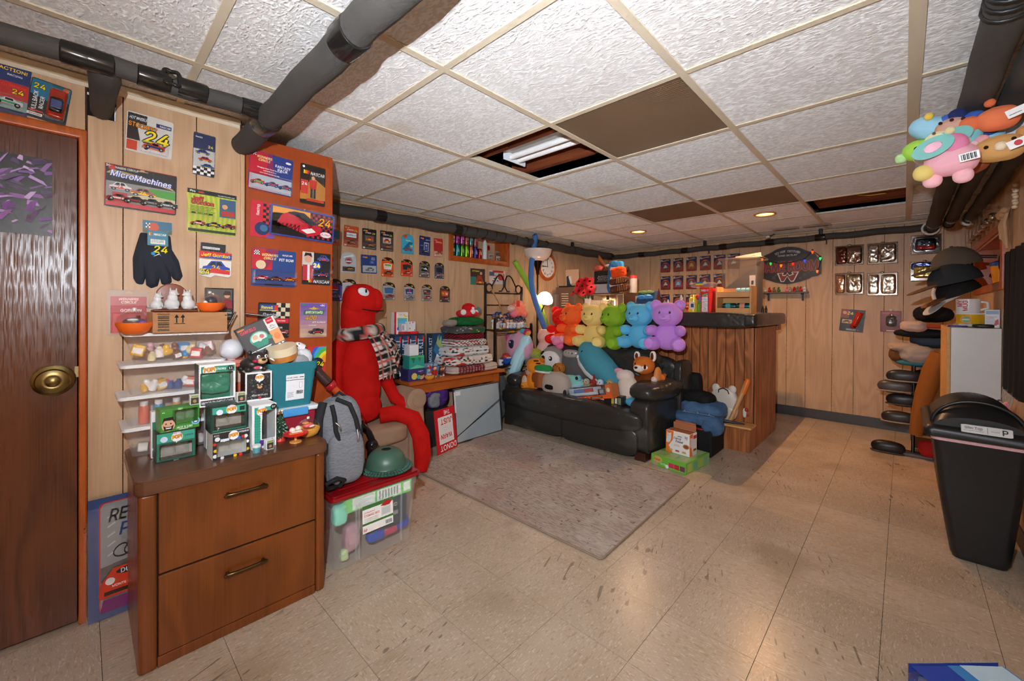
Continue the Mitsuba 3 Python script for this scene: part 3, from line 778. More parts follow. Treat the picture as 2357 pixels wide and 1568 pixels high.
for x, z, w, h, lab, art in [
 (3.2, 1.69, .228, .188, "dark red picture card above the left of the black metal rack", lambda b: (b.rect(0, 0, 1, 1, "3a2a24"), b.rect(0, 0, .4, .5, "2f7a70"), b.text("Jeff Gordon", .38, .86, .09, "e8d020", .6), b.poly([(.3, .1), (.5, .6), (.75, .55), (.95, .05)], "a03826"), b.disc(.72, .78, .13, "2a2a30"), b.disc(.72, .72, .08, "d8a080"), b.racer(.4, .05, .5, .3, "c84030"))),
 (3.52, 1.7, .27, .167, "red and white picture card above the right of the black metal rack", lambda b: (b.rect(0, 0, 1, 1, "d8d0c8"), b.rect(.2, .85, .9, 1, "c83028"), b.rect(.55, .3, .95, .8, "c8403a"), b.rect(0, .6, .3, .9, "3a5a78"), b.racer(.12, .2, .5, .3, "e8e8e8"), b.disc(.82, .75, .08, "d8a080"), b.text("24", .34, .65, .14, "d8402c", .3)))]:
 card(WC(x, z, 1), w, h, "d0c8c0", lab, art, "picture card", None, name="picture_card", hook=False)

# ---- left wall and brown door
tp = card(WL(-.094, 2.144, -7), .108, .158, "1c1e20", "black and teal toy car card with a dark red pullback car, above the door frame", lambda b: (
 b.rect(.02, .6, .98, .98, "1f6c8c"), b.poly([(.02, .6), (.5, .5), (.98, .75), (.98, .98), (.02, .98)], "20708f"), b.text("24", .22, .82, .12, "ffe21a", .34, out="101010"), b.text("PULLBACK", .16, .42, .075, "f0f0f0", 3, a=90), b.text("RACER", .33, .42, .07, "f0f0f0", 3, a=90), b.disc(.86, .92, .08, "e86a30"),
 b.rect(.03, .06, .4, .13, "e8e4dc"), b.text("WARNING", .22, .095, .03, "181818", .3), b.rect(.05, .16, .4, .2, "c8382c")), CC, None, blister=(.42, .08, .96, .9), name="toy_card", d=.045)
tM = WL(-.094, 2.144, -7) @ mv(.022, -.005, .012)
b = B()
for q, c in ((0, "a82c18"),):
 b.rbox(0, 0, .012, .024, .06, .012, .011, c, 3, tM); b.rbox(0, -.008, .022, .019, .03, .012, .009, "16181c", 3, tM); b.rbox(0, -.006, .031, .015, .017, .004, .003, "3a4a80", 2, tM)
b.put(tp, "pullback_car", "gloss")
card(WL(-.195, 2.161, -4), .1, .2, "26345c", "navy and red toy card at the left edge above the door frame", lambda b: (b.rect(.02, .62, .98, .98, "26366a"), b.text("ACTION!", .55, .86, .06, "ffd21a", .8), b.text("RACING", .6, .76, .035, "e8e8f0", .6), b.rect(.02, .3, .98, .62, "b8302c"), b.text("GORDON", .6, .55, .05, "e83028", .7), b.text("24", .72, .46, .09, "ffd21a", .4, out="401010"), b.rect(.02, .1, .98, .3, "8aa8a0")), CC, None, blister=(.05, .04, .95, .34), car=[("d8d8d8", "3aa070")])
card(WL(.211, 2.102, -2.5), .159, .176, "d8d4cc", "white and black toy card with big yellow numerals, top of the left wall boards", lambda b: (b.rect(.02, .02, .98, .98, "d6d2ca"), b.check(.02, .74, .42, .97, 8, 5, "3a3a3c", "16161a"), b.text("HOT WHEELS", .24, .86, .07, "f0f0f0", .36, slant=.3), b.poly([(.02, .3), (.3, .3), (.2, .75), (.02, .8)], "2a1c18"), b.rect(.62, .76, .96, .86, "1f2a5a"), b.text("NASCAR", .82, .81, .055, "e8e8e8", .24), b.text("STOCKERZ", .34, .68, .11, "ff9a20", .6, a=-4, out="2a1408"), b.text("24", .66, .46, .3, "ffe21a", .62, slant=.2, out="141410"), b.rect(.02, .04, .24, .28, "c8401c"), b.text("JEFF GORDON", .6, .1, .05, "f0f0f0", .5), b.rect(.3, .06, .9, .065, "303030")), CC, None, blister=(.26, .04, .9, .3), car=[("c84820", "2a4a8a")])
card(WL(.411, 2.069, -1.5), .088, .205, "3a4250", "narrow navy toy card with stacked car pictures near the orange panel", lambda b: (b.rect(.02, .62, .98, .98, "2a3054"), b.text("24", .78, .72, .06, "ffe21a", .34), b.rect(.02, .18, .98, .62, "c8c8c4"), b.check(.02, .02, .98, .2, 6, 3), b.text("RACER", .25, .9, .03, "e8e8e8", .4), *[b.racer(.1 + .12 * k, .5 - .16 * k, .66, .12, ("2a3a90", "b02a38", "28489a")[k], num=None) for k in range(3)]), CC, None, blister=(.08, .12, .92, .64), d=.02)
card(WL(.184, 1.849, -1), .242, .186, "1e1c1c", "wide black toy card with a row of tiny cars, above the glove", lambda b: (b.rect(.0, .0, .012, 1, "b03028"), b.rect(.0, .985, 1, 1, "b03028"), b.text("WINNERS CIRCLE", .26, .93, .045, "f0e8e0", .36), b.disc(.09, .92, .045, "c83020"), b.check(.02, .93, .08, .98, 4, 3), b.poly([(.02, .78), (.5, .72), (.98, .6), (.9, .68), (.5, .82), (.1, .88)], "b89a50"), b.text("MicroMachines", .5, .76, .13, "e8ecf8", .84, a=-4, slant=.12, out="2a3890"), b.rect(.02, .12, .98, .6, "8a8a86"), b.rect(.6, .36, .98, .56, "4a9a3a"), b.poly([(.3, .3), (.98, .24), (.98, .36), (.6, .4)], "d8c8a0"), b.racer(.06, .4, .3, .2, "d8d4d0", "c83028"), b.racer(.34, .34, .36, .2, "a86048"), b.rect(.1, .1, .3, .36, "b83038"), b.disc(.2, .26, .035, "e0b090"), b.rect(.02, .03, .98, .13, "c83038")), CC, None, blister=(.06, .05, .96, .34), car=[("8a2820", "e0d0c0"), ("202020", "a03028"), ("282828", "909090"), ("3a3a3a", "c0c0c0")], d=.022)
card(WL(.445, 1.791, -.5), .2, .208, "a8b83c", "lime green toy card with a dark blue talking car, right of the wide black card", lambda b: (b.rect(.01, .0, .99, .9, "a6c034"), *[b.poly([(.1 * k, .0), (.1 * k + .05, .0), (.1 * k + .09, .45), (.1 * k + .03, .9), (.1 * k - .02, .9), (.1 * k + .04, .45)], "c8c84a") for k in range(10)], b.rect(0, .9, 1, 1, "1a1c1c"), b.text("Pro", .1, .95, .05, "f4f4f0", .2), b.text("talk", .27, .95, .05, "e04030", .2), b.text("TALKING RACING CARD", .78, .93, .022, "f0f0f0", .36), b.text("Jeff", .2, .79, .09, "d8302c", .3, out="4a1010"), b.text("Gordon", .3, .7, .09, "d8302c", .5, out="4a1010"), *[b.rect(.05, .6 - .035 * k, .55 - .04 * (k % 3), .612 - .035 * k, "50641c") for k in range(6)], b.text("TRY ME", .3, .45, .04, "182010", .24), b.rect(.08, .43, .16, .47, "283020"), b.rect(.42, .43, .5, .47, "283020"), b.rect(.64, .42, .98, .86, "3a5a7a"), b.disc(.75, .68, .06, "d8a078"), b.rect(.68, .46, .96, .58, "b03830"), b.rect(.02, .02, .98, .08, "283a20"), b.text("24", .62, .22, .08, "ffe21a", .2)), CC, None, blister=(.04, .06, .96, .4), car=[("b8302c", "e8e0d8"), ("26306c", "ffd21a"), ("b03a34", "26306c")], d=.04)
t = thing("work_glove", "dark navy work glove with yellow number hanging on the left wall boards", "glove")
M = WL(.236, 1.541)
b = B()
O = [(-.055, .115), (.045, .112), (.05, .05), (.075, .0), (.09, -.07), (.078, -.095), (.06, -.085), (.045, -.055), (.05, -.1), (.035, -.118), (.018, -.11), (.01, -.07), (0, -.12), (-.02, -.13), (-.035, -.118), (-.038, -.07), (-.05, -.115), (-.068, -.112), (-.078, -.09), (-.08, .0), (-.07, .05)]
P = Polygon(O).buffer(-.006).buffer(.009, 4)
v, f = trimesh.creation.triangulate_polygon(P.segmentize(.012), engine="earcut")
m = trimesh.Trimesh(np.column_stack([v, np.zeros(len(v))]), f, process=True)
m = m.subdivide().subdivide()
dst = np.array([P.exterior.distance(Point(q[:2])) for q in m.vertices])
zz = .026 * np.sqrt(np.clip(dst / .018, 0, 1)) + .002
V = np.array(m.vertices); V[:, 2] = zz
F_ = np.array(m.faces); nn = np.cross(V[F_[:, 1]] - V[F_[:, 0]], V[F_[:, 2]] - V[F_[:, 0]])[:, 2]; F_[nn < 0] = F_[nn < 0][:, ::-1]
b.add(V, F_, "333740"); b.put(t, "glove", "plush", M)
b = B(M @ mv(-.055, -.01, .029)).on(.11, .1); b.text("24", .6, .55, .3, "ffe21a", .5, slant=.15); b.poly([(.3, .4), (.42, .42), (.4, .25), (.28, .3)], "3a9ac8"); b.poly([(.35, .2), (.55, .38), (.62, .2), (.95, .3), (.6, .24), (.56, .32)], "e8ecf0"); b.put(t, "print", "matte")
b = B(M @ mv(-.05, .12, .006)).on(.102, .055); b.rect(0, 0, 1, 1, "2a6a88"); b.rect(0, 0, 1, .3, "5a5a3a"); b.disc(.35, .5, .2, "c8502c"); b.check(.1, .4, .25, .8, 3, 3); b.put(t, "header_card", "satin")
b = B(M @ mv(-.036, .06, .034)).on(.072, .068); b.rect(0, 0, 1, 1, "22748a"); b.text("NASCAR", .6, .75, .14, "f0f0f0", .6); [b.rect(.08 + .05 * k, .65, .11 + .05 * k, .85, c) for k, c in enumerate(("ffd21a", "e87820", "d82a20"))]; b.rect(.15, .12, .85, .42, "f0f0ec"); [b.rect(.2 + .04 * k, .18, .215 + .04 * k, .4, "202020") for k in range(15)]; b.put(t, "tag", "satin")
t = thing("notebook", "car-shaped pocket notebook with red and blue race car, under the lime green card", "notebook")
M = WL(.457, 1.554, -2) @ mv(-.07, -.09, .003)
P = Polygon([(.03, .52), (.97, .52), (.97, .12), (.9, .06), (.5, .1), (.36, .02), (.05, .08), (.03, .4)])
b = B(); b.ext(aff.scale(P, .14, .18, origin=(0, 0)), 0, .009, "e8e4dc"); b.ext(aff.scale(sbox(.06, .72, .78, .97), .14, .18, origin=(0, 0)), 0, .006, "1c1c1e"); b.put(t, "pages", "satin", M)
b = B(M @ mv(0, 0, .0092)).on(.14, .18); b.rect(.02, .56, .97, .74, "d82a20"); b.poly([(.02, .56), (.97, .56), (.97, .7)], "2848a8"); b.text("Jeff Gordon", .5, .645, .085, "ffe21a", .86, slant=.1); b.poly(P.buffer(-.02), "e8e4dc"); b.racer(.12, .14, .82, .36, "2848a8"); b.poly([(.3, .16), (.93, .14), (.93, .24), (.4, .3)], "d8302c"); b.text("24", .2, .18, .13, "ffe21a", .28, out="141414"); b.text("NASCAR", .18, .1, .03, "404040", .2); b.rect(.1, .8, .6, .86, "e8e8e8"); b.text("POCKET NOTEBOOKS", .35, .83, .03, "202020", .46)
b.put(t, "cover_print", "satin")
b = B(M)
for k in range(12):
 b.tube([(.012 + .0095 * k, .128, .004), (.012 + .0095 * k, .134, .012), (.012 + .0095 * k, .14, .004)], .0015, "b8b8bc", 5)
b.put(t, "spiral", "metal")
card(WL(.141, 1.297, 0), .137, .199, "b89c84", "clear clam pack with a red card, behind the pair of cat figurines' box", lambda b: (b.rect(.07, .05, .93, .86, "a81c1c"), b.rect(.07, .66, .93, .86, "b85a58"), b.text("WINNERS", .5, .8, .05, "f0e0d0", .6, slant=.2), b.text("CIRCLE", .5, .73, .05, "f0e0d0", .5, slant=.2), b.text("GORDON", .55, .55, .06, "f0e8e8", .5), b.rect(.1, .05, .3, .5, "c83030")), CC, None, blister=(.1, .05, .9, .5), car=[("c82820", "ffd21a")])
t = thing("photo_print", "black framed driver photo print partly behind the orange dome toy", "photo")
M = WL(.474, 1.339) @ mv(-.06, -.08, .001)
b = B(); b.box(0, 0, 0, .12, .16, .006, "1c1a18", .002); b.put(t, "board", "satin", M)
b = B(M @ mv(0, 0, .0064)).on(.12, .16); b.rect(.06, .36, .94, .95, "5a5450"); b.poly([(.5, .36), (.95, .36), (.92, .62), (.75, .68), (.6, .6)], "8a2028"); b.disc(.76, .76, .1, "d8a080"); b.poly([(.62, .78), (.9, .78), (.88, .9), (.68, .92)], "3a2818"); b.text("RACING", .72, .22, .06, "c8c4bc", .5); b.rect(.1, .1, .9, .12, "8a8680"); b.rect(.1, .3, .9, .31, "8a8680"); b.put(t, "print", "satin")
t = thing("poster", "black and purple poster taped to the brown door", "poster")
M = mat((1, 0, 0), (0, 0, 1), (0, -1, 0), (-.36, YL - .014, 1.605))
b = B(); b.box(0, 0, 0, .275, .305, .001, "121014"); b.put(t, "sheet", "satin", M)
b = B(M).on(.275, .305); r_ = random.Random(5)
for k in range(90):
 x, y = r_.uniform(.0, .97), r_.uniform(.05, .95)
 a, s1, s2 = r_.uniform(-.6, 1.3), r_.uniform(.05, .22), r_.uniform(.015, .06)
 c, s_ = math.cos(a), math.sin(a)
 b.poly(sbox(0, 0, 1, 1).intersection(Polygon([(x, y), (x + s1 * c, y + s1 * s_), (x + s1 * c * .7 - s2 * s_, y + s1 * s_ * .7 + s2 * c), (x - s2 * s_ * 1.4, y + s2 * c)]).buffer(0)), r_.choice(["8a5aa0", "b48cc8", "6a3a88", "4a2a60", "caa8d8", "3a2048"]))
b.put(t, "print", "gloss")
t = thing("wall_banner", "plastic-wrapped blue and silver racing poster leaning beside the dresser", "poster")
M = mat((1, 0, 0), (0, .09, .996), (0, -.996, .09), (.014, 2.43, .004))
b = B(); b.box(0, 0, -.004, .3, .5, 0, "22427a"); b.put(t, "board", "satin", M)
b = B(M).on(.3, .5); b.poly(sbox(.11, .05, 1, .96).buffer(-.05).buffer(.05), "c82a30"); b.poly(sbox(.125, .06, 1, .95).buffer(-.05).buffer(.05), "8e9296"); b.poly([(.125, .3), (1, .3), (1, .5), (.125, .42)], "4a4c50")
[b.poly([(.2 + .2 * k, .5 + .08 * j), (.28 + .2 * k, .53 + .08 * j), (.27 + .2 * k, .54 + .08 * j), (.19 + .2 * k, .51 + .08 * j)], "b4b8bc") for k in range(4) for j in range(5)]
b.text("RESPECT", .58, .84, .1, "1f3a6a", .72, slant=.18); b.text("PATH", .58, .71, .1, "1f3a6a", .5, slant=.18)
a_ = np.linspace(0, 12, 60)
for k in range(59):
 p, q = ((.3 + .04 * t_ + .1 * math.cos(2.2 * t_), .53 + .05 * math.sin(2.2 * t_ + .4)) for t_ in (a_[k], a_[k + 1]))
 b.poly(shapely.LineString([p, q]).buffer(.006), "1a1a1c")
b.poly([(.1, .2), (.13, .3), (.25, .4), (.9, .42), (1, .36), (1, .18), (.12, .17)], "d03a22"); b.disc(.5, .36, .22, "18181c", .032); b.text("DU PONT", .5, .36, .035, "f4f0f0", .34); b.disc(.22, .3, .05, "e8e8e0"); b.rect(.16, .19, .95, .22, "2a1a18"); b.text("MONTE CARLO SS", .42, .255, .018, "f4f0f0", .4); b.poly([(.12, .06), (.9, .06), (.95, .16), (.15, .16)], "702a68"); b.text("RACING", .55, .11, .03, "d04a58", .5)
b.put(t, "print", "gloss")
b = B(); b.box(-.012, -.01, .002, .31, .52, .0035, "ffffff"); b.put(t, "plastic_sleeve", "clear", M)

# ---- orange laminate panel and its cards ----------------------------------------------------------------------------------
t = thing("laminate_panel", "tall orange wood-grain panel covered with toy cards beside the pale board wall", "panel")
b = B(); b.box(.585, YL - .022, 0, 1.03, YL - .001, 2.215, bev=.002); b.put(t, None, "laminate")
PF = .0225
G2 = "toy cards on the orange panel"

def pcard(x, z, w, h, a, *r, **k):
 return card(WL(x, z, a, PF), w, h, *r, group=None, **k)

pcard(.7, 2.042, .21, .205, -3, "2a3a78", "red and blue toy set card with two cars, top left of the orange panel", lambda b: (b.rect(.01, .01, .6, .99, "c02434"), b.rect(.5, .01, .99, .99, "2a3a80"), b.poly([(.4, .01), (.62, .01), (.5, .99), (.4, .99)], "8a2a58"), b.check(.03, .88, .14, .98, 5, 4), b.disc(.25, .84, .13, "b8301c", .09), b.text("WINNERS", .33, .87, .06, "f0d8a0", .34, slant=.2), b.text("CIRCLE", .33, .79, .055, "f0d8a0", .3, slant=.2), b.text("FANTASY", .76, .73, .07, "f4f4f4", .36), b.text("PACK", .76, .64, .07, "f4f4f4", .24), b.text("Imagine your favorite driver", .46, .59, .032, "f0e0e8", .6), b.text("competing in a", .46, .53, .032, "f0e0e8", .34), b.text("race around the world!", .46, .47, .032, "f0e0e8", .5), b.disc(.88, .88, .07, "e8e8e8", .03), b.rect(.02, .02, .98, .4, "b8bcc4")), blister=(.03, .03, .97, .42), car=[("c83024", "40c040"), ("26408c", "d83020"), ("2a4a90", "c83020")])
pcard(.915, 2.027, .138, .225, -1, "2a1c14", "black and gold figure card showing a driver in red, top right of the orange panel", lambda b: (b.rect(.02, .02, .98, .98, "241a14"), b.poly([(0, .3), (.5, .7), (1, .5), (1, .15), (0, .1)], "b8782c"), b.rect(.62, .88, .95, .95, "181818"), [b.rect(.12 + .06 * k, .76, .17 + .06 * k, .85, c) for k, c in enumerate(("ffd21a", "e8a020", "e85a20", "c82a20"))] and None, b.text("NASCAR", .68, .79, .08, "f0f0f0", .56, slant=.2), b.rect(.02, .25, .3, .6, "c83a30"), b.text("24", .16, .5, .08, "f0e0e0", .24), b.disc(.5, .68, .07, "d8a078"), b.poly([(.38, .4), (.62, .4), (.66, .62), (.34, .62)], "c0241c"), b.rect(.4, .16, .49, .4, "26242a"), b.rect(.52, .16, .61, .4, "26242a"), b.rect(.25, .08, .95, .14, "d8402c"), b.disc(.12, .93, .05, "e8e8e8")), blister=(.22, .1, .85, .74), d=.035)
pcard(.66, 1.79, .115, .19, -2, "c82a34", "red toy card strip with a dark helmet picture, left on the orange panel", lambda b: (b.rect(.0, .0, 1, 1, "c8283a"), b.check(.5, .3, 1, .95, 4, 8, "c83038", "1c1a1c"), b.text("Racing", .3, .75, .07, "f4d8d8", .5, a=90), b.disc(.48, .24, .3, "20305c"), b.disc(.55, .26, .16, "3a6a8a"), b.poly([(.6, 0), (1, .2), (1, 0)], "6a4a98")), name="toy_card", hook=False)
t = thing("car_plaque", "wide clear-wrapped picture plate of a red race car across the orange panel", "picture plate")
M = WL(.862, 1.79, -2.5, PF) @ mv(-.17, -.08, .006)
b = B(); b.ext(aff.scale(rrect(.05), .34, .165, origin=(0, 0)), -.004, .006, "3a4a9a"); b.put(t, "plate", "satin", M)
b = B(M @ mv(0, 0, .006)).on(.34, .165); b.rect(.025, .05, .975, .95, "2a2426"); b.check(.55, .08, .97, .93, 10, 9, "a83040", "201c20")
for k, c in enumerate(("e8a030", "e8d030", "4aa850", "3a8ac0")):
 b.poly(sbox(.03, .06, .97, .94).intersection(Point(.2, .3).buffer(.75 - .1 * k).difference(Point(.2, .3).buffer(.0))).intersection(sbox(.03, .3, .6, .94)), c)
b.poly([(.1, .42), (.16, .7), (.28, .85), (.5, .85), (.78, .5), (.78, .25), (.6, .12)], "c8283a"); b.poly([(.24, .8), (.34, .88), (.5, .88), (.74, .55), (.6, .5), (.4, .72)], "2a3038"); b.poly([(.46, .3), (.62, .42), (.7, .3), (.56, .2)], "f0e4d8"); b.text("24", .84, .68, .26, "ffa81a", .2, slant=.2, out="3a1010"); b.disc(.86, .26, .09, "e8e0e0", .1); b.text("DU PONT", .86, .26, .06, "c82020", .15); b.text("Racing", .5, .6, .14, "f0f0f0", .3, a=-30)
for k in range(6):
 b.poly(shapely.LineString([(.08 + .055 * k, .24), (.13 + .06 * k, .44), (.12 + .06 * k, .2)]).buffer(.006), "18181a")
b.put(t, "print", "gloss")
b = B(); b.ext(aff.scale(rrect(.06), .36, .185, origin=(0, 0)), .0075, .009, "ffffff"); b.put(t, "plastic_wrap", "clear", M @ mv(-.01, -.01, 0))
b = B(); b.sph((.17, .165, .011), .005, "e0e0e0", sub=1); b.put(t, "pin", "metal", M)
pcard(.715, 1.535, .215, .2, -1, "24407c", "red and blue toy card with a pit crew scene in a clear bubble", lambda b: (b.rect(.01, .01, .99, .99, "24427e"), b.rect(.01, .45, .45, .99, "c02430"), b.poly([(.3, .45), (.6, .99), (.3, .99)], "8a2a50"), b.check(.05, .83, .17, .95, 5, 4), b.disc(.3, .82, .13, "b8301c", .1), b.text("WINNERS", .4, .84, .065, "f0d8a0", .36, slant=.2), b.text("CIRCLE", .4, .75, .06, "f0d8a0", .3, slant=.2), b.text("PIT ROW", .78, .74, .07, "f4f4f4", .34), b.text("NASCAR", .8, .87, .045, "e8e0f0", .24), b.disc(.2, .57, .11, "e0c8a0"), b.rect(.3, .03, .7, .08, "1a1c20")), blister=(.03, .05, .97, .42), car=[("c83030", "e8e0e0"), ("3a3a3c", "c83030"), ("c02a2a", "e0a020")], d=.05)
pcard(.936, 1.548, .158, .185, -1, "1c1c20", "black toy card with a driver photo and a silver car under a round bubble", lambda b: (b.rect(.0, .0, 1, 1, "1c1c20"), b.rect(0, .55, .4, 1, "c8c0b8"), b.disc(.2, .78, .13, "d8a080"), b.poly([(.06, .85), (.1, .97), (.3, .97), (.34, .84), (.2, .9)], "2a1a12"), b.rect(.02, .12, .36, .6, "b83040"), b.rect(.18, .12, .26, .6, "e8e0e0"), b.racer(.52, .74, .44, .2, "3a5aa8", "d83828"), b.disc(.5, .6, .16, "24489a"), b.text("24", .5, .6, .12, "ffe21a", .3, out="f4f4f4"), b.text("NASCAR", .68, .1, .09, "e8ecf0", .56, slant=.2), [b.rect(.22 + .05 * k, .06, .26 + .05 * k, .15, c) for k, c in enumerate(("ffd21a", "e87820", "d82a20"))] and None), blister=(.3, .14, .98, .5), car=[("2a4a8a", "d83020")], d=.05)
pcard(.714, 1.253, .155, .19, -2, "1c1a1a", "black toy card with pale checkered flag, behind the tilted grey box", lambda b: (b.check(.42, .5, 1, 1, 4, 4, "d8c8a8", "1c1a1a"), b.rect(.06, .78, .62, .94, "2a4a9a"), b.rect(.05, .77, .63, .79, "e8c020"), b.text("Revell", .28, .86, .08, "ffe21a", .36), b.rect(.5, .79, .61, .93, "d83828"), b.text("Racing", .4, .64, .1, "b8c8d8", .6, slant=.4), b.rect(.5, .42, .98, .56, "c82430"), b.text("RACING", .74, .49, .04, "f0d8d8", .4), b.text("Gordon", .6, .3, .06, "f0f0f0", .4)), blister=(.55, .05, .95, .26), car=[("b83038", "d8d8d8")])
pcard(.921, 1.25, .152, .2, -.5, "a87a8a", "purple fading to tan toy card with one small car, lower right of the orange panel", lambda b: ([b.rect(.02, .02 + .12 * k, .98, .145 + .12 * k, c) for k, c in enumerate(("c8a888", "c09c88", "b48c8c", "a47c90", "927096", "80649a", "74589a", "68509a"))] and None, b.poly([(.3, .84), (.5, .8), (.7, .84), (.55, .86), (.5, .9), (.45, .86)], "d8b040"), b.poly([(.12, .66), (.85, .66), (.9, .79), (.16, .79)], "2f6a4a"), b.text("BRICKYARD", .52, .725, .07, "f0e8c8", .62, slant=.15), b.text("400", .4, .57, .12, "d8a848", .46, slant=.25, out="6a3a20"), b.text("JEFF GORDON", .68, .44, .04, "f0e0d8", .5, slant=.2), b.rect(.3, .35, .6, .365, "f0e0d8"), b.text("400", .82, .93, .05, "f0e8f0", .2), b.rect(.06, .92, .22, .97, "3a7a6a")), blister=(.2, .05, .92, .27), car=[("1f2f4a", "c83020")])
pcard(.938, 1.02, .105, .16, -2, "c83a30", "red toy card with a rainbow and round car badge, low on the orange panel", lambda b: (b.rect(0, 0, 1, 1, "c8342c"), [b.poly(sbox(0, .4, 1, .97).intersection(Point(1.1, .2).buffer(1.05 - .14 * k)), c) for k, c in enumerate(("3a5ac0", "38a0c8", "50b050", "e8d030", "e89030"))] and None, b.disc(.55, .35, .35, "1c1c2c"), b.text("24", .7, .34, .18, "ffe21a", .4, slant=.2), b.disc(.3, .42, .1, "c83040")), hook=False)

# ---- far wall: striped toy cards, foil packs, sign, shelf -------------------------------------------------------------------
WBG = "navy and red toy car cards in a grid on the far wall"
for r_i, (z, row) in enumerate([(1.985, [2.641, 2.447, 2.255, 2.061, 1.872, 1.69]), (1.72, [2.639, 2.446, 2.253, 2.064, 1.872]), (1.444, [2.65, 2.445, 2.255, 2.065])]):
 for c_i, y in enumerate(row):
  pic = random.Random(r_i * 9 + c_i).choice([("8a6a3a", "c0a060"), ("58504a", "b8b4ac"), ("6a4a2c", "d8d4cc"), ("5a4a60", "c8b8a8")])
  if (r_i, c_i) in ((1, 1),):
   pic = ("6a8aa8", "a0c0d0")
  oc = ("first", "second", "third", "fourth", "fifth", "sixth")[c_i]
  rw = ("top", "middle", "bottom")[r_i]

  def art(b, pic=pic):
   b.rect(.02, .02, .98, .98, "232a5c"); b.poly([(.02, .02), (.98, .02), (.98, .4), (.5, .5), (.02, .4)], "8a2620"); b.check(.02, .8, .2, .96, 3, 4)
   b.text("WINNERS", .48, .87, .075, "e8a848", .56, a=12, slant=.2); b.text("24", .82, .9, .07, "60b050" if pic[0] != "58504a" else "ffd21a", .2)
   b.disc(.5, .42, .42, "c0341c", .33); b.disc(.5, .42, .37, "7a1c14", .28); b.text("RACING", .5, .68, .045, "e8c060", .44)
   b.rect(.22, .24, .78, .62, pic[0]); b.poly([(.26, .3), (.5, .6), (.74, .34)], pic[1])
  card(WB(y, z, rng.uniform(-2, 2)), .15, .205, "20264e", f"navy and red toy car card, {oc} from left in the far wall's {rw} row", art, CC, WBG, blister=(.12, .06, .88, .34), car=[(pic[0], "c83028")])
FP = "foil-like toy packs on the far wall"

def foil_pack(y, z, w, h, label, parts, a=0):
 t = thing("foil_pack", label, "toy pack")
 M = WB(y, z, a) @ mv(-w / 2, -h / 2, .003)
 b = B(); b.box(0, 0, 0, w, h, .004, "8a8078", .0015); b.put(t, "backing_card", "foil", M)
 for nm_, (x0, y0, x1, y1), c, d, bs in parts:
  b = B(); cx, cy, hw, hh = (x0 + x1) / 2 * w, (y0 + y1) / 2 * h, (x1 - x0) / 2 * w, (y1 - y0) / 2 * h
  b.sup((cx, cy, .006), (hw, hh, d), 6, c, sub=4, amp=.006, freq=22, seed=int(abs(y * 100)) + int(x0 * 90)); b.put(t, nm_, bs, M)
 b = B(); b.tube([(0, 0, .006), (w, 0, .006), (w, h, .006), (0, h, .006), (0, 0, .006)], .005, "d8d0c0", 6); b.sph((w / 2, h + .006, .004), (.018, .012, .006), "c8c0b0"); b.put(t, "rim", "foil", M)
 return t

foil_pack(.466, 1.962, .255, .225, "shiny clear pack with a dull red card, top left of the four foil packs", [("bubble", (.04, .06, .42, .94), "6a4038", .02, "foil"), ("bubble", (.42, .06, .96, .94), "8a7468", .025, "foil")])
foil_pack(.18, 1.959, .252, .23, "shiny clear pack with a silver left half, top right of the four foil packs", [("bubble", (.04, .06, .4, .94), "d8d4cc", .025, "foil"), ("bubble", (.42, .06, .96, .94), "a89c90", .02, "foil")])
foil_pack(.463, 1.632, .255, .245, "shiny bronze and silver pack, bottom left of the four foil packs", [("bubble", (.04, .06, .36, .94), "d8a888", .03, "foil"), ("bubble", (.4, .06, .96, .94), "b8a890", .03, "foil")])
foil_pack(.179, 1.616, .252, .25, "shiny silver pack with one big mirror bubble, bottom right of the four foil packs", [("bubble", (.04, .06, .4, .94), "e8e4d8", .03, "foil"), ("bubble", (.46, .06, .96, .94), "e0d8c4", .035, "foil")])
foil_pack(-.162, 2.024, .225, .2, "silver toy pack with a red car bubble, high beside the camouflage cap", [("card", (.05, .1, .95, .9), "9a9ca4", .006, "foil"), ("bubble", (.16, .2, .84, .8), "505660", .035, "foil"), ("red_car", (.2, .22, .8, .42), "b02820", .045, "gloss")])
foil_pack(-.155, 1.741, .22, .2, "gold and blue toy pack partly behind the caps", [("card", (.03, .6, .97, .97), "4a5488", .008, "foil"), ("bubble", (.12, .14, .96, .78), "d8c070", .035, "foil")])
card(WB(.433, 1.203, -5), .215, .255, "26201e", "dark tilted toy card with a red torch-like toy on the far wall", lambda b: (b.rect(.0, .0, 1, 1, "2a2422"), b.rect(0, .6, .35, 1, "8a4030"), b.disc(.16, .84, .09, "d8a080"), b.text("24", .4, .83, .13, "ffe21a", .3, slant=.2), b.rect(.08, .36, .5, .54, "c8a888"), b.racer(.1, .38, .36, .13, "6a5040", num=None), b.text("NASCAR", .5, .09, .07, "e8e8e8", .4), b.disc(.78, .08, .04, "c83030")), "toy card", None, name="toy_card")
t = [k for k in labels if labels[k].get("label", "").startswith("dark tilted toy card")][0]
b = B(WB(.433, 1.203, -5)); b.tube([(.02, -.06, .03), (.04, .0, .03), (.065, .1, .03)], [.03, .032, .035], "c0301c", 14); b.tube([(.0, -.075, .02), (.02, -.06, .03)], [.02, .03], "a82818", 12); b.put(t, "red_toy", "gloss")
t = thing("toy_pack", "red box pack with a dark toy under a clear cover, low on the far wall", "toy pack")
M = WB(.105, 1.212) @ mv(-.085, -.125, .002)
b = B(); b.box(0, 0, 0, .17, .23, .006, "7a1c1c", .002); b.sph((.085, .24, .004), (.02, .014, .005), "c8c0b8"); b.put(t, "backing_card", "satin", M)
b = B(); b.sup((.09, .12, .022), (.045, .06, .022), 4, "34343c", amp=.006, freq=30); b.box(.075, .14, .01, .105, .2, .03, "8a5050", .004); b.put(t, "toy", "gloss", M)
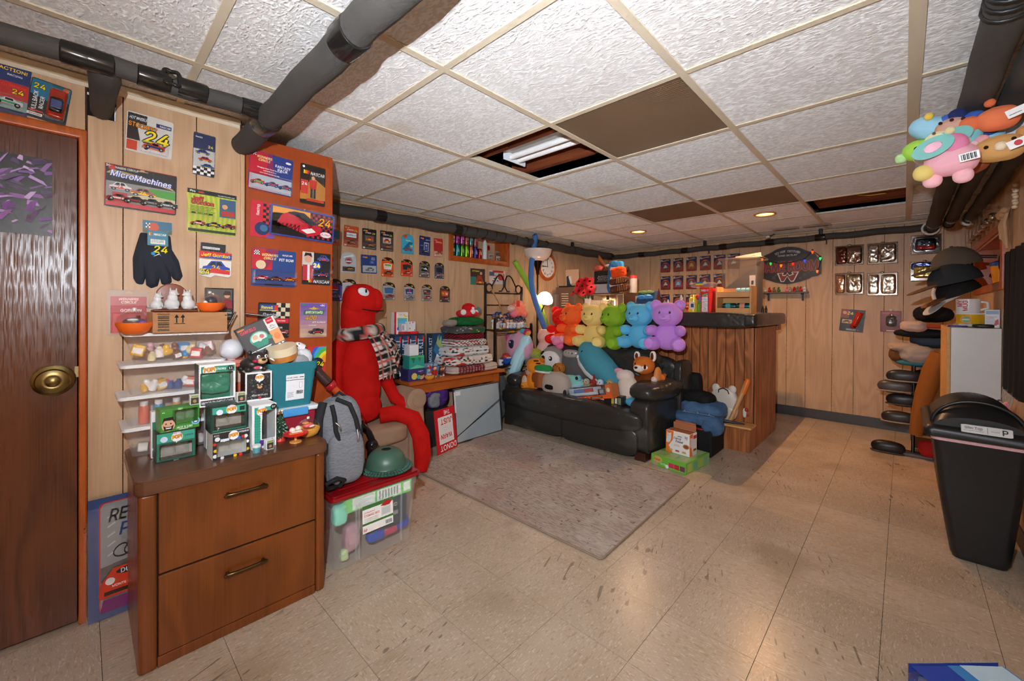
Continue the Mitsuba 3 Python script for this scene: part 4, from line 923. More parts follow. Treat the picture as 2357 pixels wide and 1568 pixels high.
b = B(); b.rbox(.085, .115, .022, .082, .112, .024, .01, "ffffff"); b.put(t, "cover", "clear", M)
b = B(M @ mv(0, 0, .007)).on(.17, .23); b.rect(.3, .03, .8, .07, "e8e8e0"); b.rect(.05, .85, .95, .97, "a02c28"); b.put(t, "print", "satin")

t = thing("game_room_sign", "black scalloped wall sign with red GAME ROOM lettering and a crest letter", "sign")
M = WB(1.067, 1.883) @ mv(-.345, -.235, .004)
O = [(.0, .25), (.06, .19), (.14, .17), (.16, .14), (.3, .06), (.42, .015), (.5, 0), (.58, .015), (.7, .06), (.84, .14), (.86, .17), (.94, .19), (1, .25), (1, .6), (.99, .66), (.93, .68), (.92, .75), (.88, .8), (.78, .86), (.68, .95), (.58, .99), (.5, 1), (.42, .99), (.32, .95), (.22, .86), (.12, .8), (.08, .75), (.07, .68), (.01, .66), (0, .6)]
S = aff.scale(Polygon(O).buffer(-.02).buffer(.02, 4), .69, .47, origin=(0, 0))
b = B(); b.ext(S, 0, .014, "3a1a1a"); b.ext(S.buffer(-.012), .013, .016, "1e1e20"); b.put(t, "board", "satin", M)
b = B(M @ mv(0, 0, .0165)).on(.69, .47)
for k, ch in enumerate("DO NOT DISTURB"):
 a = math.radians(118 - 56 * k / 13)
 if ch != " ":
  b.text(ch, .5 + .42 * math.cos(a) * .9, .5 + .41 * math.sin(a) - .03, .055, "c8c8c8", None, a=math.degrees(a) - 90)
b.text("GAME IN PLAY", .5, .77, .045, "c4c4c4", .34)
b.rect(.02, .3, .98, .64, "2a2226")
b.text("GAME ROOM", .5, .47, .24, "5a2426", .9, out="9a4040")
b.poly([(.34, .3), (.4, .06), (.45, .06), (.5, .2), (.55, .06), (.6, .06), (.68, .32), (.56, .32), (.58, .26), (.53, .24), (.5, .31), (.47, .24), (.43, .25), (.45, .31)], "d8d0cc")
b.poly([(.365, .285), (.41, .08), (.445, .08), (.5, .22), (.555, .08), (.59, .08), (.655, .305), (.58, .305), (.6, .25), (.53, .215), (.5, .29), (.47, .215), (.42, .23), (.425, .295)], "7a2426")
for q in ((.26, .14, .06), (.3, .22, .04), (.68, .12, .04), (.74, .2, .05), (.8, .26, .03)):
 b.rect(q[0], q[1], q[0] + q[2], q[1] + q[2] * 1.4, "3a3a3e")
b.put(t, "lettering", "satin")
t = thing("string_lights", "string of coloured bulbs draped across the game room sign", "string lights")
bl = [(1.343, 1.983, "ff5a1a"), (1.247, 1.919, "20c040"), (1.132, 1.886, "ff7a20"), (1.007, 1.9, "f02818"), (.885, 1.928, "3048ff"), (.809, 2.029, "ff5020"), (.732, 1.945, "30d060"), (.76, 1.792, "ff6a30")]
pth = [(1.40, 1.97), (1.343, 2.005), (1.247, 1.942), (1.132, 1.91), (1.007, 1.92), (.885, 1.955), (.809, 2.04), (.75, 1.99), (.72, 1.93), (.74, 1.86), (.75, 1.81)]
b = B(); b.tube([(XB - .03, y, z) for y, z in pth], .0045, "141c14", 6); b.put(t, "wire", "satin")
for y, z, c in bl:
 b = B(); b.cyl((XB - .035, y, z + .012), (XB - .035, y, z + .03), .009, "142014", n=10); b.put(t, "socket", "satin")
 b = B(); b.lathe([(0, -.026), (.006, -.022), (.0125, -.004), (.013, .006), (.009, .014), (0, .016)], c, mv(XB - .035, y, z), 12); k = b.put(t, "bulb", "gloss")
 scene[k]["emitter"] = {"type": "area", "radiance": {"type": "rgb", "value": [float(x) * 1.1 for x in lin(c)]}}
t = thing("wall_shelf", "small grey shelf of tiny figurines under the game room sign", "shelf")
b = B(); b.box(XB - .115, .845, 1.53, XB - .002, 1.335, 1.548, "5a5856", .003); b.put(t, "board", "satin")
for y in (1.27, .905):
 b = B(); b.box(XB - .02, y - .01, 1.44, XB - .002, y + .01, 1.53, "2a2826", .002); b.box(XB - .09, y - .01, 1.515, XB - .01, y + .01, 1.53, "2a2826", .002); b.put(t, "bracket", "satin")
ff = [("red_ball", "b82a20", 1.25), ("gnome", "8a6a4a", 1.2), ("pink", "e08890", 1.06), ("tin", "b8a890", 1.03), ("box", "b02828", .985), ("pot", "7a7a70", .95), ("bowl", "c83838", .92), ("robot", "d8d8d8", .88), ("green", "4a7a40", 1.15), ("white", "d8d4c8", 1.30)]
for i, (nm_, c, y) in enumerate(ff):
 t = thing("figurine", f"tiny {['round red', 'brown hatted', 'pink bird-like', 'tan tin-like', 'dark red boxy', 'grey pot-like', 'bright red bowl-like', 'white robot-like', 'green', 'cream'][i]} figurine on the small grey shelf", "figurine")
 b = B(mv(XB - .06, y, 1.548)); r_ = random.Random(i)
 if i in (4, 7, 3):
  b.box(-.014, -.016, 0, .014, .016, .045 + .012 * (i == 7), c, .004); b.box(-.0142, -.011, .02, -.0138, .011, .036, shade(c, .5)); b.sph((0, 0, .052 + .012 * (i == 7)), .011, shade(c, .8), sub=1)
 else:
  b.sph((0, 0, .018), (.02, .022, .018), c); b.sph((-.004, .004, .045), .013, shade(c, 1.15), sub=2); b.sph((-.014, 0, .044), .004, "3a2018", sub=1); b.lathe([(.013, .052), (.011, .056), (0, .068)], shade(c, .7), n=10)
 b.put(t, None, "gloss")
t = thing("camera_mount", "small white sensor on a bracket where the far wall meets the ceiling", "sensor")
b = B(); b.rbox(5.95, 1.24, 2.235, .03, .02, .012, .006, "d8d4cc", M=None); b.cyl((5.95, 1.24, 2.24), (6.0, 1.18, 2.275), .006, "4a4038"); b.tube([(5.95, 1.24, 2.23), (5.96, 1.2, 2.19), (6.0, 1.17, 2.2)], .004, "2a2420"); b.put(t, None, "satin")
for y, lb in ((1.02, "flat grey ceiling vent nearest the sensor by the far wall"), (.72, "flat grey ceiling vent farther right of the sensor by the far wall")):
 t = thing("ceiling_vent", lb, "vent")
 b = B(); b.box(5.7, y - .13, ZC - .014, 5.8, y + .13, ZC - .006, "b0a090", .003); b.box(5.73, y - .1, ZC - .017, 5.77, y + .1, ZC - .013, "6a5e54"); b.put(t, None, "satin")

# ---- dresser and what stands on it ---------------------------------------------------------------------------------------
t = thing("dresser", "dark brown two-drawer wooden cabinet with brass-coloured bar handles, in front at left", "dresser")
DX0, DX1, DY0, DY1, DZ = .135, .785, 1.965, 2.462, .70
b = B(); b.box(DX0, DY0 + .012, 0, DX1, DY1, .648, bev=.004); b.put(t, "case", "dresser_wood")
b = B()
P = sbox(DX0 - .012, DY0 - .02, DX1 + .012, DY1 + .005).buffer(-.035).buffer(.035, 6)
b.ext(P, .655, .694, "ffffff"); b.ext(P.buffer(-.003), .693, .70, "ffffff"); b.ext(P.buffer(-.004), .648, .656, "ffffff"); b.put(t, "top", "dresser_top_wood")
for x0, x1 in ((DX0, DX0 + .053), (DX1 - .04, DX1)):
 b = B(); b.box(x0, DY0 - .008, 0, x1, DY0 + .03, .648, bev=.014); b.put(t, "corner_post", "dresser_wood")
b = B(); b.box(DX0 + .053, DY0 - .002, 0, DX1 - .04, DY0 + .02, .04, bev=.003); b.put(t, "base_rail", "dresser_wood")
b = B(); b.box(DX0 + .05, DY0 + .004, .036, DX1 - .04, DY0 + .011, .652, "100804"); b.put(t, "dark_gap", "matte")
for z0, z1, hz in ((.345, .645, .574), (.043, .338, .255)):
 b = B(); b.box(DX0 + .056, DY0 - .004, z0, DX1 - .0425, DY0 + .012, z1, bev=.0025); k = b.put(t, "drawer", "dresser_wood")
 b = B()
 b.tube([(.392, DY0 - .018, hz - .004), (.40, DY0 - .026, hz), (.43, DY0 - .030, hz), (.50, DY0 - .030, hz), (.53, DY0 - .026, hz), (.538, DY0 - .018, hz - .004)], [.006, .0085, .0065, .0065, .0085, .006], "5e4c32", 10)
 for x in (.402, .528):
  b.cyl((x, DY0 - .024, hz), (x, DY0 - .002, hz), .006, "54442c", n=10); b.sph((x, DY0 - .022, hz - .004), (.016, .008, .009), "66543a")
 b.put(k, "handle", "metal")

# stack of four lidded plastic shoe boxes with small toys in them

def shoe_box(t, x0, x1, y0, y1, z, h, lid, body="e8e4e0"):
 """Tapered clear tub with a pale lid; y0 is the side towards the camera."""
 b = B(); e = .022
 cx, cy, a, c = (x0 + x1) / 2, (y0 + y1) / 2, (x1 - x0) / 2, (y1 - y0) / 2
 V, F_ = [], []
 for k, (q, zz) in enumerate(((e, z + .004), (0, z + h - .02), (-.006, z + h - .018), (-.006, z + h - .01))):
  r = sbox(cx - a + q, cy - c + q, cx + a - q, cy + c - q).buffer(-.02).buffer(.02, 4)
  V.append([(p[0], p[1], zz) for p in np.array(r.exterior.coords)[:-1]])
 n = min(len(v) for v in V)
 V = [v[:n] for v in V]
 for i in range(3):
  for j in range(n):
   F_ += [[i * n + j, (i + 1) * n + (j + 1) % n, i * n + (j + 1) % n], [i * n + j, (i + 1) * n + j, (i + 1) * n + (j + 1) % n]]
 F_ = np.array(F_)[:, ::-1]
 b.add(np.vstack(V), F_, body)
 b.flat([*V[0]], [[0, j + 1, j] for j in range(1, n - 1)], body)
 b.put(t, "tub", "frosted")
 b = B(); P = sbox(x0 - .012, y0 - .012, x1 + .012, y1 + .012).buffer(-.025).buffer(.025, 5)
 b.ext(P, z + h - .012, z + h - .002, lid); b.ext(P.buffer(-.008), z + h - .003, z + h, lid); b.put(t, "lid", "satin")

SX0, SX1, SY0, SY1 = .118, .452, 2.262, 2.46
HH = .128
stack = ["lowest clear plastic box of the white-lidded stack, with red things inside", "second box from the bottom of the white-lidded stack, with an orange bottle inside", "third box from the bottom of the white-lidded stack, full of packaged toys", "topmost clear box of the white-lidded stack, full of small colourful toys"]
r_ = random.Random(12)
used = set()
for k in range(4):
 t = thing("storage_box", stack[k], "storage box")
 z = DZ + .001 + HH * k + .0005 * k
 dx = (.0, -.012, -.006, .006)[k]
 shoe_box(t, SX0 + dx, SX1 + dx, SY0, SY1, z, HH, "e4e4e2")
 n = (9, 0, 12, 26)[k]
 for i in range(n):
  tt = thing("small_toy", "", "toy")
  x, y = SX0 + .045 + (SX1 - SX0 - .09) * (i + .5) / n + r_.uniform(-.01, .01), SY0 + .045 + r_.uniform(0, .05)
  c = {0: ["c83028", "b82030", "d8d0c8", "d84a3a"], 2: ["3a70b0", "e0a83a", "d83090", "e8e4e0", "384a80", "c8502c"], 3: ["e8b020", "c83a30", "f0e8e0", "3a8ac0", "d8a8b0", "b8c8d0", "7a4a30", "e0d0a0"]}[k]
  col = r_.choice(c); kind = r_.randrange(3); zone = ('far left', 'left', 'middle left', 'middle right', 'right', 'far right')[min(5, 6 * i // n)]
  while (k, col, kind, zone) in used:
   col, kind = r_.choice(c), r_.randrange(3)
  used.add((k, col, kind, zone)); s_ = r_.uniform(.016, .024); zz = z + .008 + r_.choice([0, .012, .025]) * (k == 3) + s_
  b = B(mul(mv(x, y, zz), rot(r_.uniform(-25, 25)), rot(r_.uniform(-20, 20), 1)))
  if kind == 0:
   b.rbox(0, 0, 0, s_ * .9, s_ * .7, s_, .003, col, 1); b.box(-s_ * .7, -s_ * .71, -s_ * .6, s_ * .7, -s_ * .7, s_ * .4, "f0ece4"); nm_ = "packet"
  elif kind == 1:
   b.sph((0, 0, 0), (s_, s_ * .8, s_ * .8), col); b.sph((0, -s_ * .3, s_ * .9), s_ * .55, shade(col, 1.2)); nm_ = "figure"
  else:
   b.lathe([(0, -s_), (s_ * .7, -s_), (s_ * .75, s_ * .3), (s_ * .4, s_ * .7), (s_ * .4, s_), (0, s_)], col, n=12); nm_ = "pot"
  b.put(tt, None, "satin")
  cn = {"c83028": "red", "b82030": "crimson", "d8d0c8": "pale", "d84a3a": "scarlet", "3a70b0": "blue", "e0a83a": "amber", "d83090": "magenta", "e8e4e0": "white", "384a80": "navy", "c8502c": "orange", "e8b020": "yellow", "c83a30": "red", "f0e8e0": "white", "3a8ac0": "blue", "d8a8b0": "pink", "b8c8d0": "pale blue", "7a4a30": "brown", "e0d0a0": "cream"}[col]
  labels[tt] = {"label": f"{cn} {nm_} at the {zone} inside the {('lowest', 'second', 'third', 'topmost')[k]} white-lidded box", "category": "toy", "group": f"toys in the {('lowest', 'second', 'third', 'topmost')[k]} clear box"}
for x, c, l in ((.178, "d86a4a", "orange bottle with a cap inside the second clear box"), (.225, "4a90b8", "blue bottle with a red label inside the second clear box"), (.285, "d89a50", "amber bottle inside the second clear box beside the blue one")):
 t = thing("bottle", l, "bottle")
 b = B(mv(x, SY0 + .055, DZ + HH + .006)); b.lathe([(0, 0), (.017, 0), (.018, .003), (.018, .065), (.012, .074), (.012, .08)], c, n=16); b.put(t, "body", "satin")
 b = B(mv(x, SY0 + .055, DZ + HH + .086)); b.lathe([(.013, -.008), (.0135, .01), (0, .011)], "e8e0d8", n=16); b.put(t, "cap", "satin")
 if c == "4a90b8":
  b = B(mv(x, SY0 + .055, DZ + HH + .006)); b.lathe([(.0184, .02), (.0184, .045)], "c83838", n=16); b.put(t, "label", "satin")

# on top of the stack
ZS = DZ + 4 * HH + .003
t = thing("cardboard_box", "flat brown cardboard carton with two black arrows, lying on the white-lidded stack", "box")
b = B(); b.box(.196, 2.215, ZS, .452, 2.44, ZS + .086, "ffffff", .0015); b.put(t, "carton", "cardboard")
b = B(mat((1, 0, 0), (0, 0, 1), (0, -1, 0), (.196, 2.215, ZS))).on(.256, .086)
for x in (.3, .38):
 b.poly([(x - .008, .48), (x + .008, .48), (x + .008, .74), (x + .03, .74), (x, .9), (x - .03, .74), (x - .008, .74)], "1c1814")
b.rect(.27, .43, .41, .46, "1c1814"); b.rect(.06, .1, .21, .13, "2a241c"); b.rect(.06, .9, .21, .93, "2a241c")
for k in range(7):
 b.rect(.065, .16 + .105 * k, .205, .2 + .105 * k + .02 * (k % 3), "4a3c2e")
b.rect(.96, .82, .99, .86, "2a241c"); b.put(t, "print", "matte")
t = thing("cat_ornament", "white ceramic ornament of cats on a brown wooden base, on the cardboard carton", "ornament")
b = B(); b.box(.20, 2.24, ZS + .0875, .35, 2.33, ZS + .097, "6a3018", .003); b.lathe([(0, 0), (.055, 0), (.056, .008), (.05, .012), (0, .012)], "7a3a1c", mul(mv(.27, 2.33, ZS + .155), rot(90, 0)), 24); b.put(t, "wooden_base", "satin")
for x, f_, s_ in ((.215, -1, .9), (.265, -1, 1.1), (.32, 1, 1.05)):
 b = B(mul(mv(x, 2.28, ZS + .097), sc(f_ * s_, s_, s_)))
 b.sph((0, 0, .022), (.024, .02, .024), "dcdcd8"); b.sph((-.002, 0, .045), (.016, .015, .02), "e4e4e0"); b.sph((-.004, -.004, .064), (.0145, .013, .013), "e0e0dc")
 b.cyl((-.012, -.002, .07), (-.014, -.003, .085), .005, "d0d0cc", .001, 6); b.cyl((.004, -.002, .07), (.006, -.003, .085), .005, "d0d0cc", .001, 6)
 b.sph((-.016, -.008, .061), (.006, .005, .004), "d8c8c0"); b.tube([(.02, 0, .01), (.034, -.01, .012), (.03, -.022, .014)], [.006, .006, .004], "d4d4d0", 6); b.sph((-.01, -.014, .007), (.009, .008, .006), "d8d8d4")
 b.put(t, "cat", "gloss")

def dome_toy(x, y, z, r, c, lab, inner):
 t = thing("capsule_toy", lab, "toy capsule")
 M = mv(x, y, z)
 b = B(M); b.lathe([(0, 0), (r * .5, 0), (r * .8, r * .22), (r * .98, r * .6), (r, r * .78), (r * .97, r * .8), (r * .75, r * .35), (0, r * .1)], c, n=26); b.put(t, "base", "satin")
 b = B(M); a = np.linspace(0, np.pi / 2, 8); b.lathe([(r * .97 * math.cos(q), r * .8 + r * .85 * math.sin(q)) for q in a[:-1]] + [(0, r * 1.65)], "ffffff", n=26); b.put(t, "dome", "clear")
 b = B(M); b.lathe([(0, r * 1.64), (r * .13, r * 1.64), (r * .12, r * 1.82), (0, r * 1.85)], "d8d8d4", n=10); b.put(t, "knob", "satin")
 b = B(M)
 for q, s_, cc in inner:
  b.sph(np.array(q) * r, np.array(s_) * r, cc)
 b.put(t, "toy", "satin")
 return t

dome_toy(.142, 2.225, ZS, .057, "f06a1c", "orange capsule toy with a clear dome, in front of the red clam pack", [((0, 0, .85), (.6, .45, .3), "4a4a4c"), ((.4, -.3, .8), (.25, .2, .15), "7a4ab0"), ((-.1, -.35, 1.0), (.3, .12, .1), "d8d8d4")])
dome_toy(.392, 2.245, ZS + .088, .05, "f06a1c", "orange capsule toy with a clear dome, nearer of two on the cardboard carton", [((.1, 0, .95), (.45, .4, .4), "34363e"), ((-.3, -.1, .8), (.2, .2, .2), "e8e8e4")])
dome_toy(.418, 2.33, ZS + .088, .047, "f06a1c", "orange capsule toy with a clear dome, farther of two on the cardboard carton", [((.0, 0, .95), (.4, .4, .3), "b04a40")])
t = thing("white_globe", "smooth white globe resting beside the topmost clear box", "globe")
b = B(); b.sph((.50, 2.37, 1.118), .05, "eef0f2", sub=4); b.lathe([(0, -.052), (.018, -.052), (.016, -.046)], "c8ccd0", mv(.50, 2.37, 1.118), 16); b.put(t, None, "gloss")
t = thing("pink_box", "salmon and orange toy packages piled under the white globe", "box")
b = B(); b.box(.465, 2.34, .70, .60, 2.45, .86, "8a5a48", .002); b.box(.47, 2.335, .86, .60, 2.44, 1.05, "d86a4a", .002); b.box(.47, 2.33, 1.05, .56, 2.44, 1.068, "e08a78", .002); b.box(.48, 2.3345, .96, .58, 2.335, 1.03, "e8c0a8"); b.put(t, None, "satin")

# window boxes of toy figures

def window_box(M, w, d, h, label, edge, face, win, art, tray="c8c4b8", name="figure_box", inner=None, side=None, top=None):
 """Carton with a clear front window win = (x0, y0, x1, y1) as fractions of the front."""
 t = thing(name, label, "toy box")
 e = .0015
 b = B()
 b.box(-w / 2, d / 2 - e, 0, w / 2, d / 2, h, inner or shade(face, .7)); b.box(-w / 2, -d / 2, 0, w / 2, d / 2, e, edge); b.box(-w / 2, -d / 2, h - e, w / 2, d / 2, h, top if top is not None else edge)
 b.box(-w / 2, -d / 2, 0, -w / 2 + e, d / 2, h, side if side is not None else edge); b.box(w / 2 - e, -d / 2, 0, w / 2, d / 2, h, edge)
 P = sbox(0, 0, w, h).difference(sbox(win[0] * w, win[1] * h, win[2] * w, win[3] * h).buffer(-.004).buffer(.004, 3))
 F_ = FACE(w, d, h)
 b.ext(P, -e, 0, face, F_)
 kc = b.put(t, "carton", "satin", M)
 b = B(F_).on(w, h); b.hole = sbox(*win).buffer(.002) if tray or inner is not None and win[2] - win[0] > .3 else None; art(b); b.hole = None; b.put(kc, "print", "satin", M)
 b = B(); b.ext(sbox(win[0] * w, win[1] * h, win[2] * w, win[3] * h).buffer(.001), -e - .0012, -e - .0002, "ffffff", F_); b.put(t, "window", "clear", M)
 if tray:
  b = B(); x0, x1 = (win[0] - .5) * w + .006, (win[2] - .5) * w - .006
  z0, z1 = win[1] * h + .006, win[3] * h - .006
  for k in range(2):
   a, c = x0 + (x1 - x0) * k / 2, x0 + (x1 - x0) * (k + 1) / 2
   b.sup(((a + c) / 2, 0, (z0 + z1) / 2), ((c - a) * .47, d * .36, (z1 - z0) * .46), 5, tray, sub=3, amp=.008, freq=40, seed=k + int(x0 * 1000))
  b.put(t, "tray", "frosted", M)
 return t

def pop(b, x, y, s, c0="f0c020"):
 """Rounded speech-bubble badge with the three-letter word."""
 b.disc(x, y, s * 1.05, "f4f4f0", n=18); b.poly([(x - s * .3, y - s * .5), (x - s * .1, y - s * 1.6), (x + s * .2, y - s * .5)], "f4f4f0")
 b.text("POP!", x, y + s * .08, s * .75 * b.w / b.h, c0, s * 1.7, a=6, out="a82020")

GN, MINT = "2f8a70", "3aa088"
window_box(OBJ(.262, 2.175, DZ, 0), .128, .082, .119, "dark green two-figure toy box with an empty clear tray, on the dresser's left front", "141a18", "163028", (.09, .1, .9, .6), lambda b: (b.rect(.03, .06, .97, .98, "1f5a48"), b.rect(.0, .0, 1, .06, "121614"), b.poly([(.03, .66), (.97, .66), (.97, .98), (.03, .98)], MINT), pop(b, .52, .8, .14), b.text("BITTY", .52, .95, .05, "e8e8f0", .3, out="c03060"), b.disc(.2, .78, .09, "d8e8f8"), b.text("2 PACK", .82, .82, .05, "103028", .24), b.rect(.03, .06, .09, .66, "1f6a54"), b.rect(.92, .06, .97, .66, "1f6a54"), b.text("BITTY", .5, .03, .03, "c8c8c4", .6)), inner="c4bcae")
window_box(OBJ(.272, 2.18, DZ + .1195, 6), .128, .075, .092, "bright green toy box with a cartoon bearded face, on top of the dark green box", "4a8a3c", "3f8a34", (.36, .3, .96, .9), lambda b: (b.rect(.0, .0, 1, 1, "3f8a34"), b.poly(sbox(.3, .26, .97, .92), "2c6a28"), b.text("#1", .08, .86, .06, "d8f0d0", .1), b.rect(.44, .86, .56, 1, "8ac870"), b.text("2", .5, .93, .06, "f0fff0", .1), b.disc(.2, .3, .17, "e0b090", .27), b.poly([(.04, .34), (.08, .62), (.32, .64), (.36, .36), (.3, .5), (.1, .5)], "1c1a1c"), b.poly([(.08, .2), (.32, .2), (.3, .06), (.1, .06)], "f0e8e0"), b.poly([(.07, .3), (.1, .06), (.3, .06), (.33, .3), (.27, .22), (.13, .22)], "1c1a1c"), b.rect(.13, .14, .27, .19, "f4f0ec"), b.disc(.14, .36, .02, "1c1a1c"), b.disc(.26, .36, .02, "1c1a1c"), b.text("JACK & SAM", .6, .12, .1, "f0f8e8", .42), b.rect(.46, .02, .7, .05, "d8e8d0"), b.disc(.9, .3, .12, "8ac8d8"), b.disc(.9, .3, .08, "2a6ab0"), b.disc(.9, .3, .05, "f0f4f8")), inner="5a9a50", tray="d0d8c8")
window_box(OBJ(.427, 2.075, DZ, 0), .128, .112, .108, "black toy box with white patches and an empty clear tray, front middle of the dresser", "e8e8e4", "26282a", (.1, .1, .92, .64), lambda b: (b.rect(0, 0, 1, 1, "222426"), [b.disc(x, y, s, c) for x, y, s, c in ((.05, .6, .05, "d83028"), (.07, .35, .05, "f0c020"), (.06, .15, .06, "e8e8e8"), (.9, .72, .06, "e8e8e4"), (.82, .72, .05, "d83028"), (.95, .5, .05, "f0f0f0"), (.95, .2, .05, "e0b020"), (.25, .05, .05, "e8e8e8"), (.6, .05, .05, "f0c020"), (.75, .05, .05, "d83028"), (.12, .78, .07, "f0f0ec"), (.3, .7, .05, "f0c020"), (.7, .7, .06, "3a60b0"))] and None, b.rect(.2, .66, .44, .76, "d8e8f8"), pop(b, .56, .84, .14), b.text("FRIENDS", .84, .93, .06, "f0f0f0", .28), b.text("NYC", .1, .92, .06, "f0f0f0", .16)), inner="c8beb0", side="d8d8d4")
window_box(OBJ(.422, 2.08, DZ + .1085, 0), .13, .1, .108, "dark teal toy box with an empty clear tray, stacked on the black patched box", "12201e", "14302a", (.1, .12, .92, .66), lambda b: (b.rect(.03, .03, .97, .97, "123a30"), b.poly([(.05, .7), (.95, .68), (.95, .95), (.05, .95)], MINT), pop(b, .56, .82, .14), b.text("BITTY", .55, .95, .05, "e8e8f0", .26, out="c03060"), b.disc(.24, .76, .09, "e0ecf8"), b.rect(.22, .2, .36, .52, "c8ccd0"), b.text("7", .2, .14, .09, "f0f0f0", .1), b.rect(.78, .74, .92, .9, "122420"), b.rect(.05, .05, .95, .1, "1f6a54")), inner="c0b8a8")
window_box(OBJ(.554, 2.108, DZ, 3), .098, .115, .192, "tall white and teal figure box numbered 07, under the bear figure's box", "ecece8", "f0f0ee", (.4, .2, .95, .86), lambda b: (b.rect(.1, .04, .33, .95, MINT), [b.poly([(.1 + .08 * i, .1 + .06 * j), (.14 + .08 * i, .13 + .06 * j), (.18 + .08 * i, .1 + .06 * j), (.14 + .08 * i, .07 + .06 * j)], "2f907a") for i in range(3) for j in range(12)] and None, b.rect(.33, .86, .95, .95, MINT), pop(b, .38, .86, .2), b.text("ANIMATION", .38, .79, .018, "8a3080", .3), b.disc(.86, .93, .13, "15181a"), b.text("07", .86, .93, .045, "f4f4f4", .18), b.poly([(.28, .14), (.36, .1), (.7, .1), (.7, .2), (.5, .2), (.5, .26), (.42, .2), (.3, .2)], "5a3088"), b.disc(.38, .1, .07, "4a2478"), b.disc(.66, .1, .06, "4a2478"), b.disc(.74, .3, .17, "f4f4f2"), b.disc(.68, .31, .05, "141414"), b.disc(.81, .31, .05, "141414"), b.poly([(.6, .14), (.86, .14), (.8, .22), (.66, .22)], "1a1c1e")), tray=None, inner="3a3a3c", top="f4f4f2")
t = window_box(OBJ(.405, 2.205, .895, 0), .132, .095, .182, "white figure box numbered 11 with a crumpled green inside, behind the small boxes", "f0f0ee", "f0f0ee", (.04, .19, .94, .8), lambda b: (b.rect(.06, .8, .98, .95, GN), pop(b, .28, .86, .17), b.text("Disney", .6, .88, .055, "e8f0f0", .26), b.disc(.86, .88, .09, "15181a"), b.text("11", .86, .88, .05, "f4f4f4", .12), b.rect(.03, .02, .97, .17, "e8e8e8"), b.rect(.05, .04, .97, .15, "1c1e20"), b.text("MAYOR IN GHOST CAPE", .5, .095, .06, "f4f4f4", .86)), tray=None, inner="2a7a60", side="2a3430")
b = B(OBJ(.405, 2.215, .895, 0)); b.sup((0, .01, .095), (.055, .02, .05), 6, "2a8468", sub=4, amp=.012, freq=24); b.put(t, "green_insert", "satin")
t = thing("figure_box", "two white figure boxes' edges showing beside the green toy boxes", "toy box")
b = B(); b.box(.372, 2.20, DZ + .001, .49, 2.255, DZ + .194, "e8e8e6", .0015); b.put(t, "carton", "satin")
b = B(mat((1, 0, 0), (0, 0, 1), (0, -1, 0), (.372, 2.20, DZ))).on(.118, .194); b.rect(.02, .05, .3, .9, "3a8a78"); pop(b, .14, .78, .13); b.rect(.02, .04, .3, .18, "1c1e20"); b.put(t, "print", "satin")
t = thing("figure_box", "white and green figure box standing at the dresser's left behind the dark green box", "toy box")
b = B(); b.box(.192, 2.222, DZ + .001, .30, 2.258, DZ + .192, "e8e8e6", .0015); b.put(t, "carton", "satin")
b = B(mat((1, 0, 0), (0, 0, 1), (0, -1, 0), (.192, 2.222, DZ))).on(.108, .192); b.rect(.04, .22, .96, .78, "226a58"); pop(b, .3, .82, .17); b.rect(.04, .04, .96, .18, "1c1e20"); b.disc(.5, .11, .08, "e8e8e8"); b.put(t, "print", "satin")
t = window_box(OBJ(.563, 2.2, .8935, -3), .108, .1, .132, "black speckled figure box with a bear picture, carrying the bear figure", "f0f0ee", "f0f0ee", (.44, .02, .56, .03), lambda b: (b.rect(.07, .06, .94, .94, "1c1c1e"), [b.disc(r2.uniform(.1, .9), r2.uniform(.1, .9), r2.uniform(.004, .012), "c8c8cc", n=6) for r2 in [random.Random(3)] for _ in range(160)] and None, pop(b, .5, .82, .16), b.disc(.5, .5, .16, "241a16", .15), b.disc(.38, .64, .04, "241a16"), b.disc(.62, .64, .04, "241a16"), b.disc(.5, .5, .09, "c89a70", .06), b.disc(.5, .53, .03, "141414"), b.disc(.42, .58, .025, "e8e8e8"), b.disc(.58, .58, .025, "e8e8e8"), b.text("BEAR WITH LEG", .5, .22, .045, "f0f0f0", .6), b.disc(.5, .13, .06, "c02030")), tray=None, inner="2a2426", side="1a1416", name="figure_box")
t = thing("bear_figure", "black vinyl bear figure with a tan muzzle and red wound, on the speckled box", "figure")
M = mul(OBJ(.545, 2.195, 1.0265, 10), sc(1.02))
b = B(); b.sph((0, .01, .032), (.042, .05, .032), "262422", sub=3); b.sph((.016, -.025, .058), (.038, .036, .03), "2a2826", sub=3)
for x in (-.018, .05):
 b.sph((x, -.018, .085), (.009, .006, .011), "222020")
for x, y in ((-.03, -.03), (.03, -.045), (-.03, .04), (.03, .04)):
 b.sph((x, y, .012), (.014, .016, .013), "242220")
b.put(t, "body", "satin", M)
b = B(); b.sph((.018, -.055, .05), (.022, .016, .015), "c8a070", sub=3); b.put(t, "muzzle", "satin", M)
b = B(); b.sph((.018, -.071, .056), (.009, .005, .006), "141212"); b.sph((.002, -.056, .069), (.007, .004, .008), "f0ece4"); b.sph((.034, -.056, .069), (.007, .004, .008), "f0ece4"); b.sph((.002, -.06, .069), (.003, .002, .004), "101010", sub=1); b.sph((.034, -.06, .069), (.003, .002, .004), "101010", sub=1); b.put(t, "eyes_and_nose", "gloss", M)
b = B(); b.sph((-.006, -.05, .05), (.015, .012, .008), "a82848"); b.sph((.0, -.05, .02), (.016, .008, .008), "d05868"); b.sph((.012, -.056, .018), (.006, .005, .006), "f0e8e4"); b.put(t, "red_wound", "gloss", M)
t = thing("cup", "tiny teal and white cup at the dresser's front edge", "cup")
b = B(mv(.516, 2.008, DZ)); b.lathe([(0, 0), (.014, 0), (.0155, .024), (.0158, .024)], "5aa0a8", n=18); b.put(t, "body", "satin")
